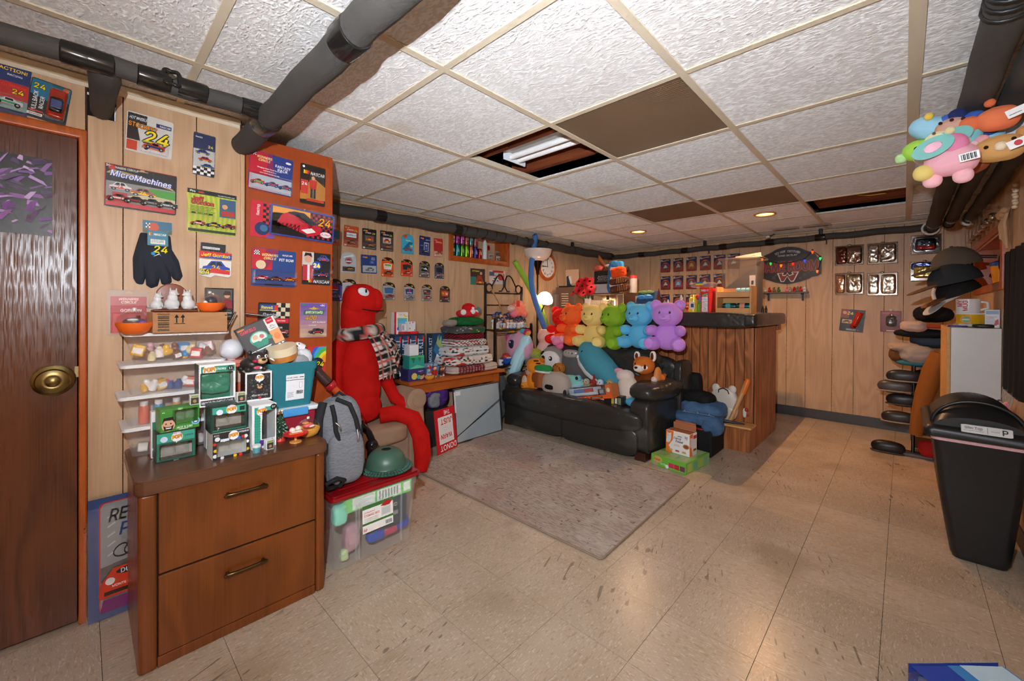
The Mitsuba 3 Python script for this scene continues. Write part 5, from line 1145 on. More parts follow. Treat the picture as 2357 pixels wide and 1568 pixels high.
b = B(mv(.516, 2.008, DZ)); b.lathe([(.0165, .023), (.017, .03), (.0155, .033), (0, .033)], "e8e8e4", n=18); b.put(t, "lid", "satin")
for x, y, lab, a, z in ((.566, 2.018, "tiny figure box with a window, on the dresser by the teal cup", 10, DZ), (.468, 2.06, "tiny figure box with a window, on top of the dark teal box", 5, DZ + .2175), (.352, 2.2, "tiny white figure box leaning on the tall green boxes near the orange bottle", 0, DZ + .214)):
 if z > .9 and x < .4:
  x, y, z = .325, 2.165, DZ + .2125
 t = thing("mini_figure_box", lab, "toy box")
 M = OBJ(x, y, z, a)
 b = B(); b.box(-.016, -.012, 0, .016, .012, .042, "e4e4de", .001); b.put(t, "carton", "satin", M)
 b = B(M @ FACE(.032, .024, .042)).on(.032, .042); b.rect(.08, .08, .92, .72, "3a3a34"); b.disc(.5, .36, .2, "b89868"); b.disc(.42, .38, .04, "141414"); b.disc(.58, .38, .04, "141414"); b.rect(.1, .76, .9, .94, "8a9a50"); b.put(t, "print", "satin")
t = thing("christmas_tree", "miniature snow-dusted green tree on a red base, on the dresser", "tree ornament")
M = mv(.638, 2.105, DZ)
b = B(M); b.lathe([(0, 0), (.021, 0), (.02, .008), (.013, .018), (0, .02)], "d83a30", n=18); b.put(t, "base", "satin")
b = B(M); r_ = random.Random(4)
for z0, r0 in ((.03, .04), (.045, .037), (.06, .033), (.075, .028), (.09, .022), (.105, .015)):
 for k in range(22):
  a = k * 2 * np.pi / 22 + r_.uniform(-.1, .1); q = r0 * r_.uniform(.8, 1.05)
  p1 = np.array([q * math.cos(a), q * math.sin(a), z0 - .006 + r_.uniform(-.004, .004)])
  b.cyl((0, 0, z0 + .014), p1, .0042, "23402c", .0022, 5)
  if k % 2:
   b.cyl(p1 * [.6, .6, 1] + [0, 0, .006], p1 + [0, 0, .003], .0032, "d8e0dc", .0012, 5)
b.cyl((0, 0, .01), (0, 0, .125), .004, "2a3a24"); b.put(t, "branches", "matte")
b = B(M); b.ext(Polygon([(.011 * (1 if k % 2 == 0 else .45) * math.sin(k * np.pi / 5), .011 * (1 if k % 2 == 0 else .45) * math.cos(k * np.pi / 5)) for k in range(10)]), -.002, .002, "e0b848", mul(mv(0, 0, .132), rot(90, 0))); b.put(t, "star", "metal")
t = thing("cake_stand", "small red toy cake stand with food on it, on the dresser", "toy dish")
M = mv(.682, 2.036, DZ)
b = B(M); b.lathe([(0, 0), (.026, 0), (.025, .004), (.006, .008), (.005, .034), (.012, .036)], "d89a48", n=20); b.put(t, "foot", "satin")
b = B(M); b.lathe([(0, .034), (.05, .036), (.053, .043), (.051, .044), (.047, .041), (0, .041)], "d82a24", n=28); b.put(t, "plate", "gloss")
b = B(M); b.sph((-.012, .006, .055), .013, "ece0d0"); b.sph((.014, .008, .057), .014, "e8dccc"); b.rbox(-.004, -.018, .046, .03, .009, .005, .004, "d87040"); b.rbox(-.002, -.02, .052, .022, .005, .003, .002, "e8e0d8"); b.put(t, "food", "satin")
dome_toy(.755, 2.085, DZ, .052, "d89a3c", "amber bowl capsule toy with a clear dome at the dresser's right end", [((0, 0, 1.0), (.5, .35, .25), "d8605a"), ((.2, -.2, .95), (.3, .2, .12), "f0e0d8"), ((-.2, .1, 1.25), (.3, .3, .1), "d8a050")])
t = thing("storage_box", "low clear red box with a white lid and a blue latch, under the teal caddy", "storage box")
b = B(); b.box(.63, 2.20, DZ + .0005, .835, 2.44, DZ + .10, "d83a50", .012); b.put(t, "tub", "tinted")
b = B(); b.box(.615, 2.185, DZ + .1005, .85, 2.45, DZ + .124, "e8eaec", .009); b.put(t, "lid", "satin")
b = B(); b.box(.672, 2.172, DZ + .085, .79, 2.187, DZ + .124, "4a9cd8", .005); b.put(t, "latch", "satin")
t = thing("shower_caddy", "teal plastic caddy with a white paper label, on the white-lidded red box", "caddy")
M = OBJ(.732, 2.29, DZ + .1245, -2)
b = B()
for (w0, d0, z0), (w1, d1, z1) in (((.088, .068, 0), (.108, .085, .185)), ((.112, .089, .185), (.116, .093, .225))):
 P0, P1 = (np.array(sbox(-w, -d, w, d).buffer(-.018).buffer(.018, 4).exterior.coords)[:-1] for w, d in ((w0, d0), (w1, d1)))
 n = len(P0)
 v = np.vstack([np.column_stack([P0, np.full(n, z0)]), np.column_stack([P1, np.full(n, z1)])])
 b.add(v, [q for j in range(n) for q in ([j, n + (j + 1) % n, (j + 1) % n][::-1], [j, n + j, n + (j + 1) % n][::-1])][::1], "20707c")
 b.add(v * [.965, .965, 1], [q for j in range(n) for q in ([j, n + (j + 1) % n, (j + 1) % n], [j, n + j, n + (j + 1) % n])], "1a5a66")
b.box(-.085, -.065, 0, .085, .065, .004, "20707c")
b.put(t, "tub", "satin", M)
b = B()
for k in range(5):
 b.box(-.108 + .0 + .004 * k - .003, -.03, .16 - .034 * k, -.1 + .002 * k, .03, .172 - .034 * k, "0c2a30", .002)
b.put(t, "slots", "satin", M)
b = B(M @ mat((1, 0, 0), (0, -.085, .996), (0, -.996, -.085), (-.034, -.0725, .035))).on(.085, .128); b.rect(0, 0, 1, 1, "eceeee"); b.rect(0, .78, 1, .8, "303438"); b.text("shower caddy", .34, .88, .055, "202428", .6); b.rect(.74, .87, .96, .9, "202428"); b.rect(.72, .45, .9, .7, "c8ccd0"); b.rect(.75, .47, .87, .68, "f4f4f4"); b.text("-   -", .4, .56, .03, "404448", .4); [b.rect(.56 + .026 * k, .22, .572 + .026 * k + .006 * (k % 3), .36, "181818") for k in range(14)]; [b.rect(.08, .12 + .045 * k, .42 - .05 * (k % 2), .135 + .045 * k, "9a9ea2") for k in range(5)]; b.put(t, "paper_label", "matte")
ZCD = DZ + .1245 + .225
t = thing("craft_drum", "cream and orange paper-banded tub lying across the top of the teal caddy", "tub")
b = B(mul(mv(.70, 2.26, ZCD + .012), rot(-12, 1), rot(8, 0))); b.lathe([(0, 0), (.062, 0), (.066, .03)], "c8803c", n=26); b.lathe([(.0665, .03), (.068, .07), (.064, .072), (0, .07)], "e4d4b0", n=26); b.put(t, None, "satin")
for x, y, z, a, lab in ((.655, 2.24, .03, 30, "small white ghost-like figure at the left of the teal caddy's contents"), (.715, 2.33, .075, -20, "small white ghost-like figure behind the paper-banded tub"), (.79, 2.30, .07, -60, "small white ghost-like figure lying at the right of the teal caddy's contents")):
 t = thing("ghost_figure", lab, "figure")
 b = B(mul(mv(x, y, ZCD + z), rot(a, 1))); b.lathe([(0, -.02), (.02, -.02), (.019, .005), (.014, .022), (.006, .03), (0, .031)], "e8e8e8", n=16); b.sph((-.006, -.016, .016), .003, "181818", sub=1); b.sph((.007, -.016, .015), .003, "181818", sub=1); b.sph((.001, -.016, .007), (.004, .002, .003), "181818", sub=1); b.put(t, None, "satin")
t = thing("toy_packet", "red and clear plastic packets filling the back of the teal caddy", "packet")
b = B(); b.sup((.745, 2.32, ZCD + .02), (.05, .03, .045), 4, "c03030", sub=3, amp=.01, freq=30); b.sup((.80, 2.28, ZCD + .018), (.035, .04, .04), 4, "d8d8dc", sub=3, amp=.012, freq=30); b.sup((.77, 2.25, ZCD - .01), (.04, .03, .04), 4, "9a9ca0", sub=3, amp=.012, freq=30, seed=3); b.sup((.82, 2.30, ZCD + .035), (.016, .016, .02), 3, "e0603a", sub=2, amp=.004); b.put(t, None, "gloss")
t = thing("toy_set_box", "tilted dark grey toy set box with a picture of a green cup of treats", "toy box")
M = mul(mv(.612, 2.315, 1.178), rot(-25, 1), mv(0, 0, -.075))
b = B(); b.box(-.088, -.02, 0, .088, .02, .152, "4a4a4c", .0015); b.put(t, "carton", "satin", M)
b = B(M @ FACE(.176, .04, .152)).on(.176, .152); b.rect(.01, .01, .99, .99, "58585a"); b.rect(.72, .01, .99, .99, "f0ece8"); b.rect(.72, .1, .99, .56, "f0a878"); b.rect(.72, .01, .99, .1, "606062"); b.rect(.76, .8, .94, .98, "d02838"); b.text("PICK ME", .85, .89, .04, "f4e8e8", .14); b.text("Build", .85, .72, .03, "202020", .12); b.text("your own", .85, .67, .03, "202020", .18); b.text("diorama", .85, .62, .03, "202020", .16); b.rect(.02, .91, .2, .96, "f08040"); b.text("GARFIELD", .26, .83, .09, "f06a80", .4, out="902838"); b.disc(.42, .48, .24, "6ab8a0", .24); b.disc(.42, .5, .2, "dff0e8", .18); b.poly([(.2, .42), (.64, .42), (.56, .2), (.28, .2)], "4a9a84"); b.disc(.68, .4, .06, "4a9a84"); b.disc(.34, .56, .07, "e8c0a0"); b.disc(.5, .52, .06, "d88080"); b.disc(.42, .44, .05, "f0e8d8"); b.poly([(.2, .16), (.64, .16), (.6, .12), (.24, .12)], "d8e8e0"); b.rect(.06, .08, .2, .16, "e8e8e8"); b.rect(.78, .03, .84, .08, "f0f0f0"); b.rect(.88, .03, .94, .08, "f0f0f0"); b.disc(.855, .33, .08, "e89058", .12); b.put(t, "print", "satin")
t = thing("metal_bracket", "grey metal strips of a small bracket poking up behind the tilted box", "bracket")
b = B(); b.tube([(.48, 2.36, 1.22), (.515, 2.36, 1.30)], .004, "6a6a68", 6); b.tube([(.56, 2.38, 1.29), (.65, 2.37, 1.28), (.66, 2.36, 1.20)], .005, "6a6a68", 6); b.put(t, None, "metal")

# ---- storage tote with the red lid -------------------------------------------------------------------------------------------
t = thing("storage_tote", "large clear tote with a dark red lid on the floor beside the dresser", "storage tote")
TX0, TX1, TY0, TY1, TZ = .845, 1.335, 2.015, 2.40, .372
b = B()
V = []
for e, z in ((.028, .004), (.006, TZ - .05), (0, TZ - .05), (0, TZ - .004)):
 r = sbox(TX0 + e, TY0 + e, TX1 - e, TY1 - e).buffer(-.03).buffer(.03, 4)
 V.append(np.column_stack([np.array(r.exterior.coords)[:-1], np.full(len(r.exterior.coords) - 1, z)]))
n = len(V[0])
b.add(np.vstack(V), np.array([q for i in range(3) for j in range(n) for q in ([i * n + j, (i + 1) * n + (j + 1) % n, i * n + (j + 1) % n], [i * n + j, (i + 1) * n + j, (i + 1) * n + (j + 1) % n])])[:, ::-1], "dfe8e4")
b.flat(V[0], [[0, j + 1, j] for j in range(1, n - 1)], "dfe8e4")
for x in (.965, .98, 1.225):
 b.box(x, TY0 - .001, .03, x + .006, TY0 + .012, TZ - .06, "f4f8f6")
b.put(t, "tub", "frosted")
b = B()
Pl = sbox(TX0 - .012, TY0 - .012, TX1 + .014, TY1 + .012).buffer(-.03).buffer(.03, 5)
b.ext(Pl, TZ - .004, TZ + .012, "8a0c14"); b.ext(Pl.buffer(-.012), TZ + .011, TZ + .02, "7c0a12"); b.box(TX0 + .05, TY0 + .05, TZ + .019, TX1 - .05, TY1 - .05, TZ + .026, "840c14", .003); b.put(t, "lid", "gloss")
b = B(mat((1, 0, 0), (0, .06, .998), (0, -.998, .06), (1.0, TY0 - .0015, .15))).on(.175, .14); b.rect(0, 0, 1, 1, "f0efe8"); b.rect(0, .86, 1, 1, "3a6a34"); b.rect(0, .28, 1, .36, "3a6a34"); b.text("STORAGE BOX", .3, .62, .08, "b02030", .5); b.text("Ornament", .22, .74, .07, "b02030", .36, slant=.2, bold=False); b.poly([(.58, .8), (.75, .95), (.98, .9), (.86, .72)], "b81c28"); b.rect(.6, .42, .92, .76, "d8dcd8"); b.rect(.62, .46, .9, .7, "c0c8c4"); [b.rect(.05, .5 - .05 * k, .5, .515 - .05 * k, "9a9a94") for k in range(3)]; [b.rect(.74 + .02 * k, .06, .75 + .02 * k, .2, "202020") for k in range(11)]; b.text("60", .08, .12, .1, "b02030", .1); b.put(t, "paper_label", "satin")
for nm_, lab, args, c in [("snack_carton", "green and white nutrition carton inside the clear tote", (.92, TY0 + .03, .27, 1.31, TY0 + .07, .345), "7ad070"), ("fragrance_box", "dark navy box with tan lettering inside the clear tote", (1.06, TY0 + .035, .10, 1.28, TY0 + .08, .262), "2a3038")]:
 t = thing(nm_, lab, "carton")
 b = B(); b.box(*args, c, .002); b.put(t, "carton", "satin")
 b = B(mat((1, 0, 0), (0, 0, 1), (0, -1, 0), (args[0], args[1], args[2]))).on(args[3] - args[0], args[5] - args[2])
 if nm_ == "snack_carton":
  b.rect(.1, .12, .42, .9, "f0f4ec"); b.rect(.45, .12, .82, .9, "e8f0e4"); b.rect(.86, .2, .97, .85, "f4f8f0"); [b.rect(.12, .2 + .1 * k, .4 - .06 * (k % 3), .22 + .1 * k, "505850") for k in range(7)]; [b.rect(.48 + .045 * k, .2, .5 + .045 * k, .8, "8a948a") for k in range(7)]
 else:
  b.text("COCO", .55, .78, .12, "c8b898", .5); b.rect(.1, .42, .75, .56, "8a8a84")
 b.put(t, "print", "satin")
b = B()
for i, (x, y, z, s_, c, lab) in enumerate([(.90, 2.07, .27, (.035, .03, .05), "88dcc0", "mint green soft thing inside the tote's upper left corner"), (.93, 2.08, .05, (.02, .02, .028), "c0d8a0", "small green-white ball figure at the bottom left inside the tote"), (.97, 2.09, .12, (.04, .03, .07), "b08890", "pinkish crumpled packet inside the tote near its left ribs"), (1.10, 2.07, .09, (.05, .025, .03), "2a4aa8", "blue packet with white marks inside the tote"), (1.25, 2.08, .10, (.05, .03, .035), "2a3aa0", "deep blue packet inside the tote's right side"), (1.18, 2.06, .09, (.04, .02, .02), "a83050", "crimson wrapper inside the tote")]):
 t = thing("tote_item", lab, "packet"); b = B(); b.sup((x, y, z), s_, 4, c, sub=3, amp=.008, freq=30, seed=i); b.sup((x, y - s_[1] * .9, z), (s_[0] * .5, .004, s_[2] * .4), 4, shade(c, 1.3)); b.put(t, None, "satin")
TT = TZ + .026
t = thing("helmet", "weathered green domed helmet with a fluted brim, on the tote's red lid", "helmet")
M = mv(1.215, 2.165, TT)
b = B(M); a = np.linspace(0, np.pi / 2, 10)
b.lathe([(.112, .018)] + [(.02 + .09 * math.cos(q), .022 + .093 * math.sin(q) ** .9) for q in a[:-2]] + [(.035, .110), (.028, .108), (.02, .10)], "3a5a4c", n=40); b.put(t, "dome", "satin")
b = B(M); N = 48
for rr, z0, z1, h in ((.11, .02, .008, .007), (.125, .012, .002, .007)):
 for k in range(N):
  a0 = 2 * np.pi * k / N
  b.sph(((rr + .012) * math.cos(a0), (rr + .012) * math.sin(a0), (z0 + z1) / 2), (.014, .0085, .006), "33564a", R=rot(math.degrees(a0)), sub=1)
b.lathe([(.105, .008), (.145, .0), (.146, .003), (.108, .018)], "2c4a40", n=40); b.put(t, "brim", "satin")
b = B(M); b.lathe([(.033, .1065), (.0, .107)], "0e1412", n=24); b.put(t, "top_hole", "matte")
t = thing("backpack", "grey heather backpack with black straps and zips, on the tote beside the dresser", "backpack")
M = OBJ(.945, 2.175, TT, -8)
b = B(); b.sup((0, .0, .225), (.105, .09, .225), 3.4, "777777", sub=4, amp=.008, freq=9); b.put(t, "body", "heather", M)
b = B(); b.sup((.01, -.075, .15), (.09, .05, .135), 3.6, "777777", sub=4, amp=.006, freq=11, seed=4); b.put(t, "front_pocket", "heather", M)
b = B(); b.tube([(-.06, -.086, .43), (-.05, -.10, .37), (-.045, -.105, .30), (-.03, -.11, .25)], .011, "1c1c1e", 8); b.tube([(-.03, -.05, .45), (.03, -.08, .42), (.06, -.09, .34), (.07, -.10, .28)], .012, "1c1c1e", 8); b.tube([(.095, -.06, .3), (.1, -.07, .2), (.098, -.08, .06)], .007, "1c1c1e", 6); b.put(t, "zip", "matte", M)
b = B(); b.tube([(-.05, -.108, .345), (-.03, -.118, .325), (-.025, -.12, .30)], .004, "b8b8b8", 6); b.tube([(.06, -.108, .29), (.062, -.122, .26), (.06, -.124, .23)], .005, "c0c0c0", 6); b.put(t, "zip_pull", "metal", M)
b = B(); b.tube([(-.09, -.04, .44), (-.115, -.05, .35), (-.118, -.055, .22), (-.105, -.05, .08), (-.09, -.07, .03)], [.02, .024, .022, .014, .012], "202022", 8); b.put(t, "strap", "matte", M)
b = B(); b.tube([(-.04, -.10, .015), (-.09, -.14, .03), (-.1, -.15, .06), (-.05, -.15, .075), (-.01, -.13, .05), (-.03, -.12, .02)], .011, "1a1a1c", 8); b.put(t, "strap", "matte", M)
b = B(); b.tube([(-.03, .01, .445), (0, .0, .475), (.04, .0, .44)], .008, "1c1c1e", 8); b.put(t, "top_handle", "matte", M)
t = thing("toy_sword", "dark ribbed toy weapon grip with a red end, leaning behind the teal caddy", "toy weapon")
b = B(); b.tube([(.855, 2.37, 1.03), (.875, 2.36, 1.0), (.95, 2.33, .90)], [.02, .024, .026], "3a2420", 14)
for k in range(7):
 q = np.array([.88, 2.358, .993]) + (np.array([.945, 2.332, .907]) - [.88, 2.358, .993]) * k / 6; b.sph(q, (.026, .026, .008), "2c1a18", R=rot(45, 1))
b.put(t, "grip", "satin")
b = B(); b.tube([(.955, 2.328, .895), (.975, 2.32, .87)], [.032, .028], "a81c20", 14); b.tube([(.975, 2.32, .87), (1.03, 2.31, .80), (1.08, 2.30, .72)], [.02, .026, .02], "b84a20", 10); b.put(t, "guard", "gloss")
t = thing("green_tissue", "crumpled mint green tissue paper between the backpack and the helmet", "tissue")
b = B(); b.sup((1.10, 2.30, TT + .03), (.04, .035, .03), 3, "78c8b0", sub=3, amp=.02, freq=30); b.sup((1.08, 2.33, TT + .065), (.02, .02, .025), 3, "68b8a0", sub=3, amp=.014, freq=40); b.put(t, None, "matte")

# ---- armchair with the red plush figure ----------------------------------------------------------------------------------------
t = thing("armchair", "tan suede armchair with a rolled arm, under the seated red plush figure", "armchair")
for x0, x1 in ((1.76, 1.98), (1.06, 1.28)):
 b = B(); c = (x0 + x1) / 2
 b.box(x0 + .03, 2.885, .02, x1 - .005, 3.12, .60, bev=.03); b.cyl((c + .01, 2.865, .575), (c + .01, 3.12, .575), .085, "ffffff", n=22)
 b.lathe([(.088, 0), (.09, .006), (.078, .012), (.05, .014), (.048, .02), (0, .022)], "ffffff", mul(mv(c + .01, 2.868, .575), rot(90, 0)), 22)
 b.sup((c + .01, 2.872, .27), (.07, .022, .24), 5, sub=3); b.put(t, "arm", "suede")
b = B(); b.box(1.2, 2.9, .02, 1.84, 3.12, .29, bev=.02); b.put(t, "base", "suede")
b = B(); b.sup((1.53, 2.98, .345), (.27, .17, .075), 5, sub=4, amp=.008, freq=6); b.put(t, "seat_cushion", "suede")
b = B(); b.sup((1.5, 3.28, .6), (.36, .13, .42), 5, sub=4, amp=.01, freq=6); b.put(t, "backrest", "suede")
b = B(); b.box(1.2, 2.885, .015, 1.83, 2.895, .27, bev=.004); b.put(t, "front_panel", "suede")
t = thing("giant_plush", "giant red plush figure in a plaid scarf, sitting on the tan armchair", "plush figure")
b = B()
S_ = lambda c, r, **k: b.sup(c, r, 2.3, "c8140f", sub=4, amp=.006, freq=9, **k)
S_((1.47, 3.02, .78), (.158, .12, .36)); S_((1.47, 3.0, .56), (.15, .12, .12)); S_((1.455, 3.02, 1.25), (.128, .105, .2)); S_((1.465, 3.0, 1.37), (.135, .105, .135)); S_((1.555, 2.99, 1.375), (.075, .08, .10))
b.tube([(1.36, 3.03, 1.08), (1.30, 3.02, 1.02), (1.275, 3.0, .85), (1.27, 2.98, .66), (1.28, 2.96, .58)], [.06, .06, .05, .045, .04], "c8140f", 14)
b.tube([(1.58, 3.02, 1.02), (1.66, 3.02, .9), (1.69, 3.0, .72), (1.74, 2.97, .6), (1.80, 2.94, .545), (1.85, 2.92, .52)], [.055, .055, .05, .048, .045, .038], "c8140f", 14)
for q in ((1.90, 2.9, .50), (1.905, 2.93, .47), (1.89, 2.89, .45)):
 b.tube([(1.84, 2.92, .52), q], [.026, .018], "c8140f", 10); b.sph(q, .02, "c8140f")
b.tube([(1.60, 2.95, .48), (1.72, 2.9, .49), (1.82, 2.83, .44), (1.87, 2.79, .30), (1.875, 2.77, .15), (1.85, 2.76, .03)], [.06, .062, .068, .07, .068, .05], "c8140f", 16)
b.tube([(1.42, 2.95, .48), (1.36, 2.86, .47), (1.30, 2.79, .40), (1.29, 2.77, .2), (1.29, 2.76, .06)], [.06, .062, .066, .066, .055], "c8140f", 16)
b.put(t, "body", "red_velour")
b = B(); b.sph((1.44, 2.902, 1.44), (.045, .016, .03), "d8dce0", R=rot(20, 1), sub=3); b.put(t, "eye", "satin")
b = B(); b.sph((1.452, 2.886, 1.447), (.008, .005, .014), "101010"); b.put(t, "pupil", "gloss")
b = B(); b.tube([(1.385, 2.928, 1.335), (1.43, 2.906, 1.312), (1.5, 2.89, 1.30), (1.56, 2.90, 1.298), (1.615, 2.93, 1.30)], .0035, "140606", 6); b.put(t, "mouth", "matte")
pl = np.array([lin(c) for c in ("c6c0b8", "161618", "5c5a56", "b0a294")])

def plaid(u, v):
 a, c = (u * 8) % 1, (v * 8) % 1
 col = np.where((a < .55)[:, None], pl[1], pl[0]); col = np.where(((c < .45) & (a >= .55))[:, None], pl[2], col)
 return np.where(((np.abs(a - .72) < .06) | (np.abs(c - .7) < .06))[:, None], lin("b85a50"), np.where(((np.abs(a - .2) < .05) | (np.abs(c - .2) < .05))[:, None], pl[3], col))

def cloth_strip(path, wid, nrm, th, n=40, m=14, off=0.0, wave=.006):
 """A ribbon of cloth along path, wid wide, with plaid colours."""
 P = np.array(path, float); s_ = np.linspace(0, 1, len(P)); q = np.linspace(0, 1, n)
 P = np.stack([np.interp(q, s_, P[:, k]) for k in range(3)], 1); W = np.stack([np.interp(q, s_, np.array(wid)[:, k]) for k in range(3)], 1)
 v = np.linspace(-.5, .5, m); N_ = np.array(nrm, float)
 V = (P[:, None] + W[:, None] * v[None, :, None] + N_ * (wave * np.sin(v * 22 + 1)[None, :, None])).reshape(-1, 3)
 L = np.linalg.norm(P[-1] - P[0]); ww = np.linalg.norm(W[0])
 C_ = plaid(np.repeat(q * L * 1.0 + off, m), np.tile(v * ww + 1, n))
 f = [[i * m + j, i * m + j + 1, (i + 1) * m + j + 1] for i in range(n - 1) for j in range(m - 1)] + [[i * m + j, (i + 1) * m + j + 1, (i + 1) * m + j] for i in range(n - 1) for j in range(m - 1)]
 return V, np.array(f), C_

t = thing("scarf", "black, white and red plaid scarf around the red plush figure's neck", "scarf")
b = B(); a = np.linspace(0, 2 * np.pi, 37)
b.tube([(1.465 + .135 * math.cos(q), 3.0 + .125 * math.sin(q), 1.135 + .02 * math.cos(q + .5)) for q in a], .05, "808080", 12, caps=False)
v = b.v[0]; b.c = [plaid(np.arctan2(v[:, 1] - 3, v[:, 0] - 1.465) * .16 + 2, v[:, 2] * 1.2 + 3)]; b.put(t, "loop", "matte")
b = B(); b.add(*cloth_strip([(1.50, 2.85, 1.14), (1.56, 2.825, 1.02), (1.595, 2.83, .9), (1.61, 2.845, .80)], [(.13, .03, .02), (.15, .03, .03), (.15, .03, .03), (.16, .03, .03)], (0, 1, 0), .01)); b.put(t, "hanging_end", "matte")
b = B(); b.add(*cloth_strip([(1.56, 2.86, 1.14), (1.66, 2.86, 1.02), (1.73, 2.88, .9)], [(.06, .05, .05), (.09, .05, .06), (.06, .05, .09)], (0, 1, 0), .01, off=.3)); b.put(t, "hanging_end", "matte")
b = B()
for k in range(15):
 x = 1.54 + .0098 * k; b.cyl((x, 2.846, .81), (x + .002, 2.845, .778), .0022, "2a2a2a" if k % 3 else "d8d0c8", n=5)
b.put(t, "fringe", "matte")
t = thing("elf_doll", "small doll in a red hat peeking out between the orange panel and the red plush", "doll")
b = B(); b.sph((1.19, 3.3, 1.17), (.04, .04, .045), "d8a078"); b.sph((1.19, 3.31, 1.06), (.04, .04, .07), "b08a6a"); b.lathe([(.046, 0), (.04, .03), (.02, .08), (0, .11)], "c02020", mv(1.19, 3.3, 1.19), 16); b.lathe([(.05, -.006), (.05, .014), (.044, .016)], "e8e0d8", mv(1.19, 3.3, 1.19), 16); b.put(t, None, "plush")
t = thing("vacuum_hose", "black curved vacuum wand leaning against the tan armchair's seat", "vacuum wand")
b = B(); b.tube([(1.20, 2.70, .66), (1.235, 2.66, .60), (1.28, 2.62, .55)], [.03, .036, .03], "141416", 14); b.tube([(1.28, 2.62, .55), (1.33, 2.6, .48), (1.355, 2.6, .42), (1.35, 2.6, .37)], [.024, .022, .022, .03], "141416", 14); b.sph((1.352, 2.6, .39), (.042, .042, .045), "161618"); b.tube([(1.35, 2.6, .36), (1.34, 2.6, .2), (1.335, 2.6, .012)], [.026, .026, .03], "141416", 14); b.put(t, None, "gloss")

# ---- table along the wall and what lies on it ------------------------------------------------------------------------------------
TZT = .655
t = thing("table", "orange-brown wooden table along the wall, loaded with boxes and folded blankets", "table")
b = B(); b.box(1.99, 3.15, TZT - .028, 3.19, 3.6, TZT, bev=.003); b.put(t, "tabletop", "table_wood")
b = B(); b.box(2.04, 3.2, TZT - .12, 3.14, 3.225, TZT - .029, bev=.002); b.put(t, "apron", "table_wood")
for x, y in ((2.06, 3.22), (3.11, 3.22), (2.06, 3.56), (3.11, 3.56)):
 b = B(); b.box(x - .035, y - .03, 0, x + .035, y + .03, TZT - .029, bev=.003); b.put(t, "leg", "table_wood")
t = thing("whiteboard", "grey-backed framed board leaning on its side against the table", "board")
M = mat((1, 0, 0), (0, .11, .994), (0, -.994, .11), (2.49, 3.115, .004)); M = M @ rot(0)
b = B(); b.box(.008, .008, -.008, .622, .522, 0, "a4b0b4"); b.put(t, "panel", "satin", M)
b = B()
for q in ((0, 0, .63, .014), (0, .516, .63, .53), (0, 0, .016, .53), (.614, 0, .63, .53)):
 b.box(q[0], q[1], -.01, q[2], q[3], .006, "8a8e90", .002)
b.put(t, "frame", "metal", M)
b = B(); b.tube([(.01, .07, .008), (.62, .33, .008)], .003, "1a1a1a", 6); b.tube([(.01, .07, .008), (.62, .345, .008)], .003, "1a1a1a", 6); b.put(t, "cord", "matte", M)
b = B(); b.box(.005, .30, .005, .022, .50, .008, "d8dcdc"); b.box(.03, .46, .0003, .09, .5, .001, "dfe3e3"); b.put(t, "sticker", "satin", M)
t = thing("cardboard_sign", "upside-down red and white lettered sign beside the armchair", "sign")
M = mul(mat((.97, .24, 0), (-.03, .12, .992), (.238, -.963, .124), (2.19, 3.0, .004)))
b = B(); b.box(0, 0, -.006, .29, .39, 0, "c82028"); b.put(t, "board", "satin", M)
b = B(mul(M, mv(.29, .39, 0), rot(180))).on(.29, .39); b.rect(.14, .18, .86, .8, "e8e6e2"); b.text("THE", .4, .1, .09, "f0eeea", .3); b.text("JUST", .45, .3, .12, "b82028", .62); b.text("WARN", .5, .64, .1, "b82028", .62); b.text("DONOT", .45, .9, .12, "f0eeea", .84); b.text("... .. ...", .5, .44, .03, "404040", .5); b.text(".. .... ..", .5, .5, .03, "404040", .5); b.put(t, "lettering", "matte")
t = thing("purple_bag", "crumpled purple and grey plastic bag under the table", "bag")
b = B(); b.sup((2.36, 3.27, .46), (.13, .05, .11), 3, "4a2a78", sub=4, amp=.03, freq=14); b.sup((2.31, 3.23, .44), (.06, .03, .07), 3, "7a8088", sub=3, amp=.02, freq=20); b.put(t, "bag", "gloss")
b = B(); b.box(2.2, 3.22, .0, 2.5, 3.34, .35, "2a2626", .004); b.put(t, "dark_box", "matte")
TY = "boxed toys stacked on the table"

def carton(x0, y0, z0, x1, y1, z1, c, label, front=None, name="game_box", bs="satin", a=0, group=None, cat="box", top=None):
 t = thing(name, label, cat, group)
 w, d, h = x1 - x0, y1 - y0, z1 - z0
 M = OBJ((x0 + x1) / 2, (y0 + y1) / 2, z0 + .0004, a)
 b = B(); b.box(-w / 2, -d / 2, 0, w / 2, d / 2, h - .0008, c, .0015); kc = b.put(t, "carton", bs, M)
 b = B(M @ FACE(w, d, h)).on(w, h)
 (front or (lambda b: (b.rect(.08, .12, .92, .88, shade(c, 1.5)), b.rect(.12, .2, .5, .8, shade(c, .7)))))(b)
 b.put(kc, "print", "satin")
 return t

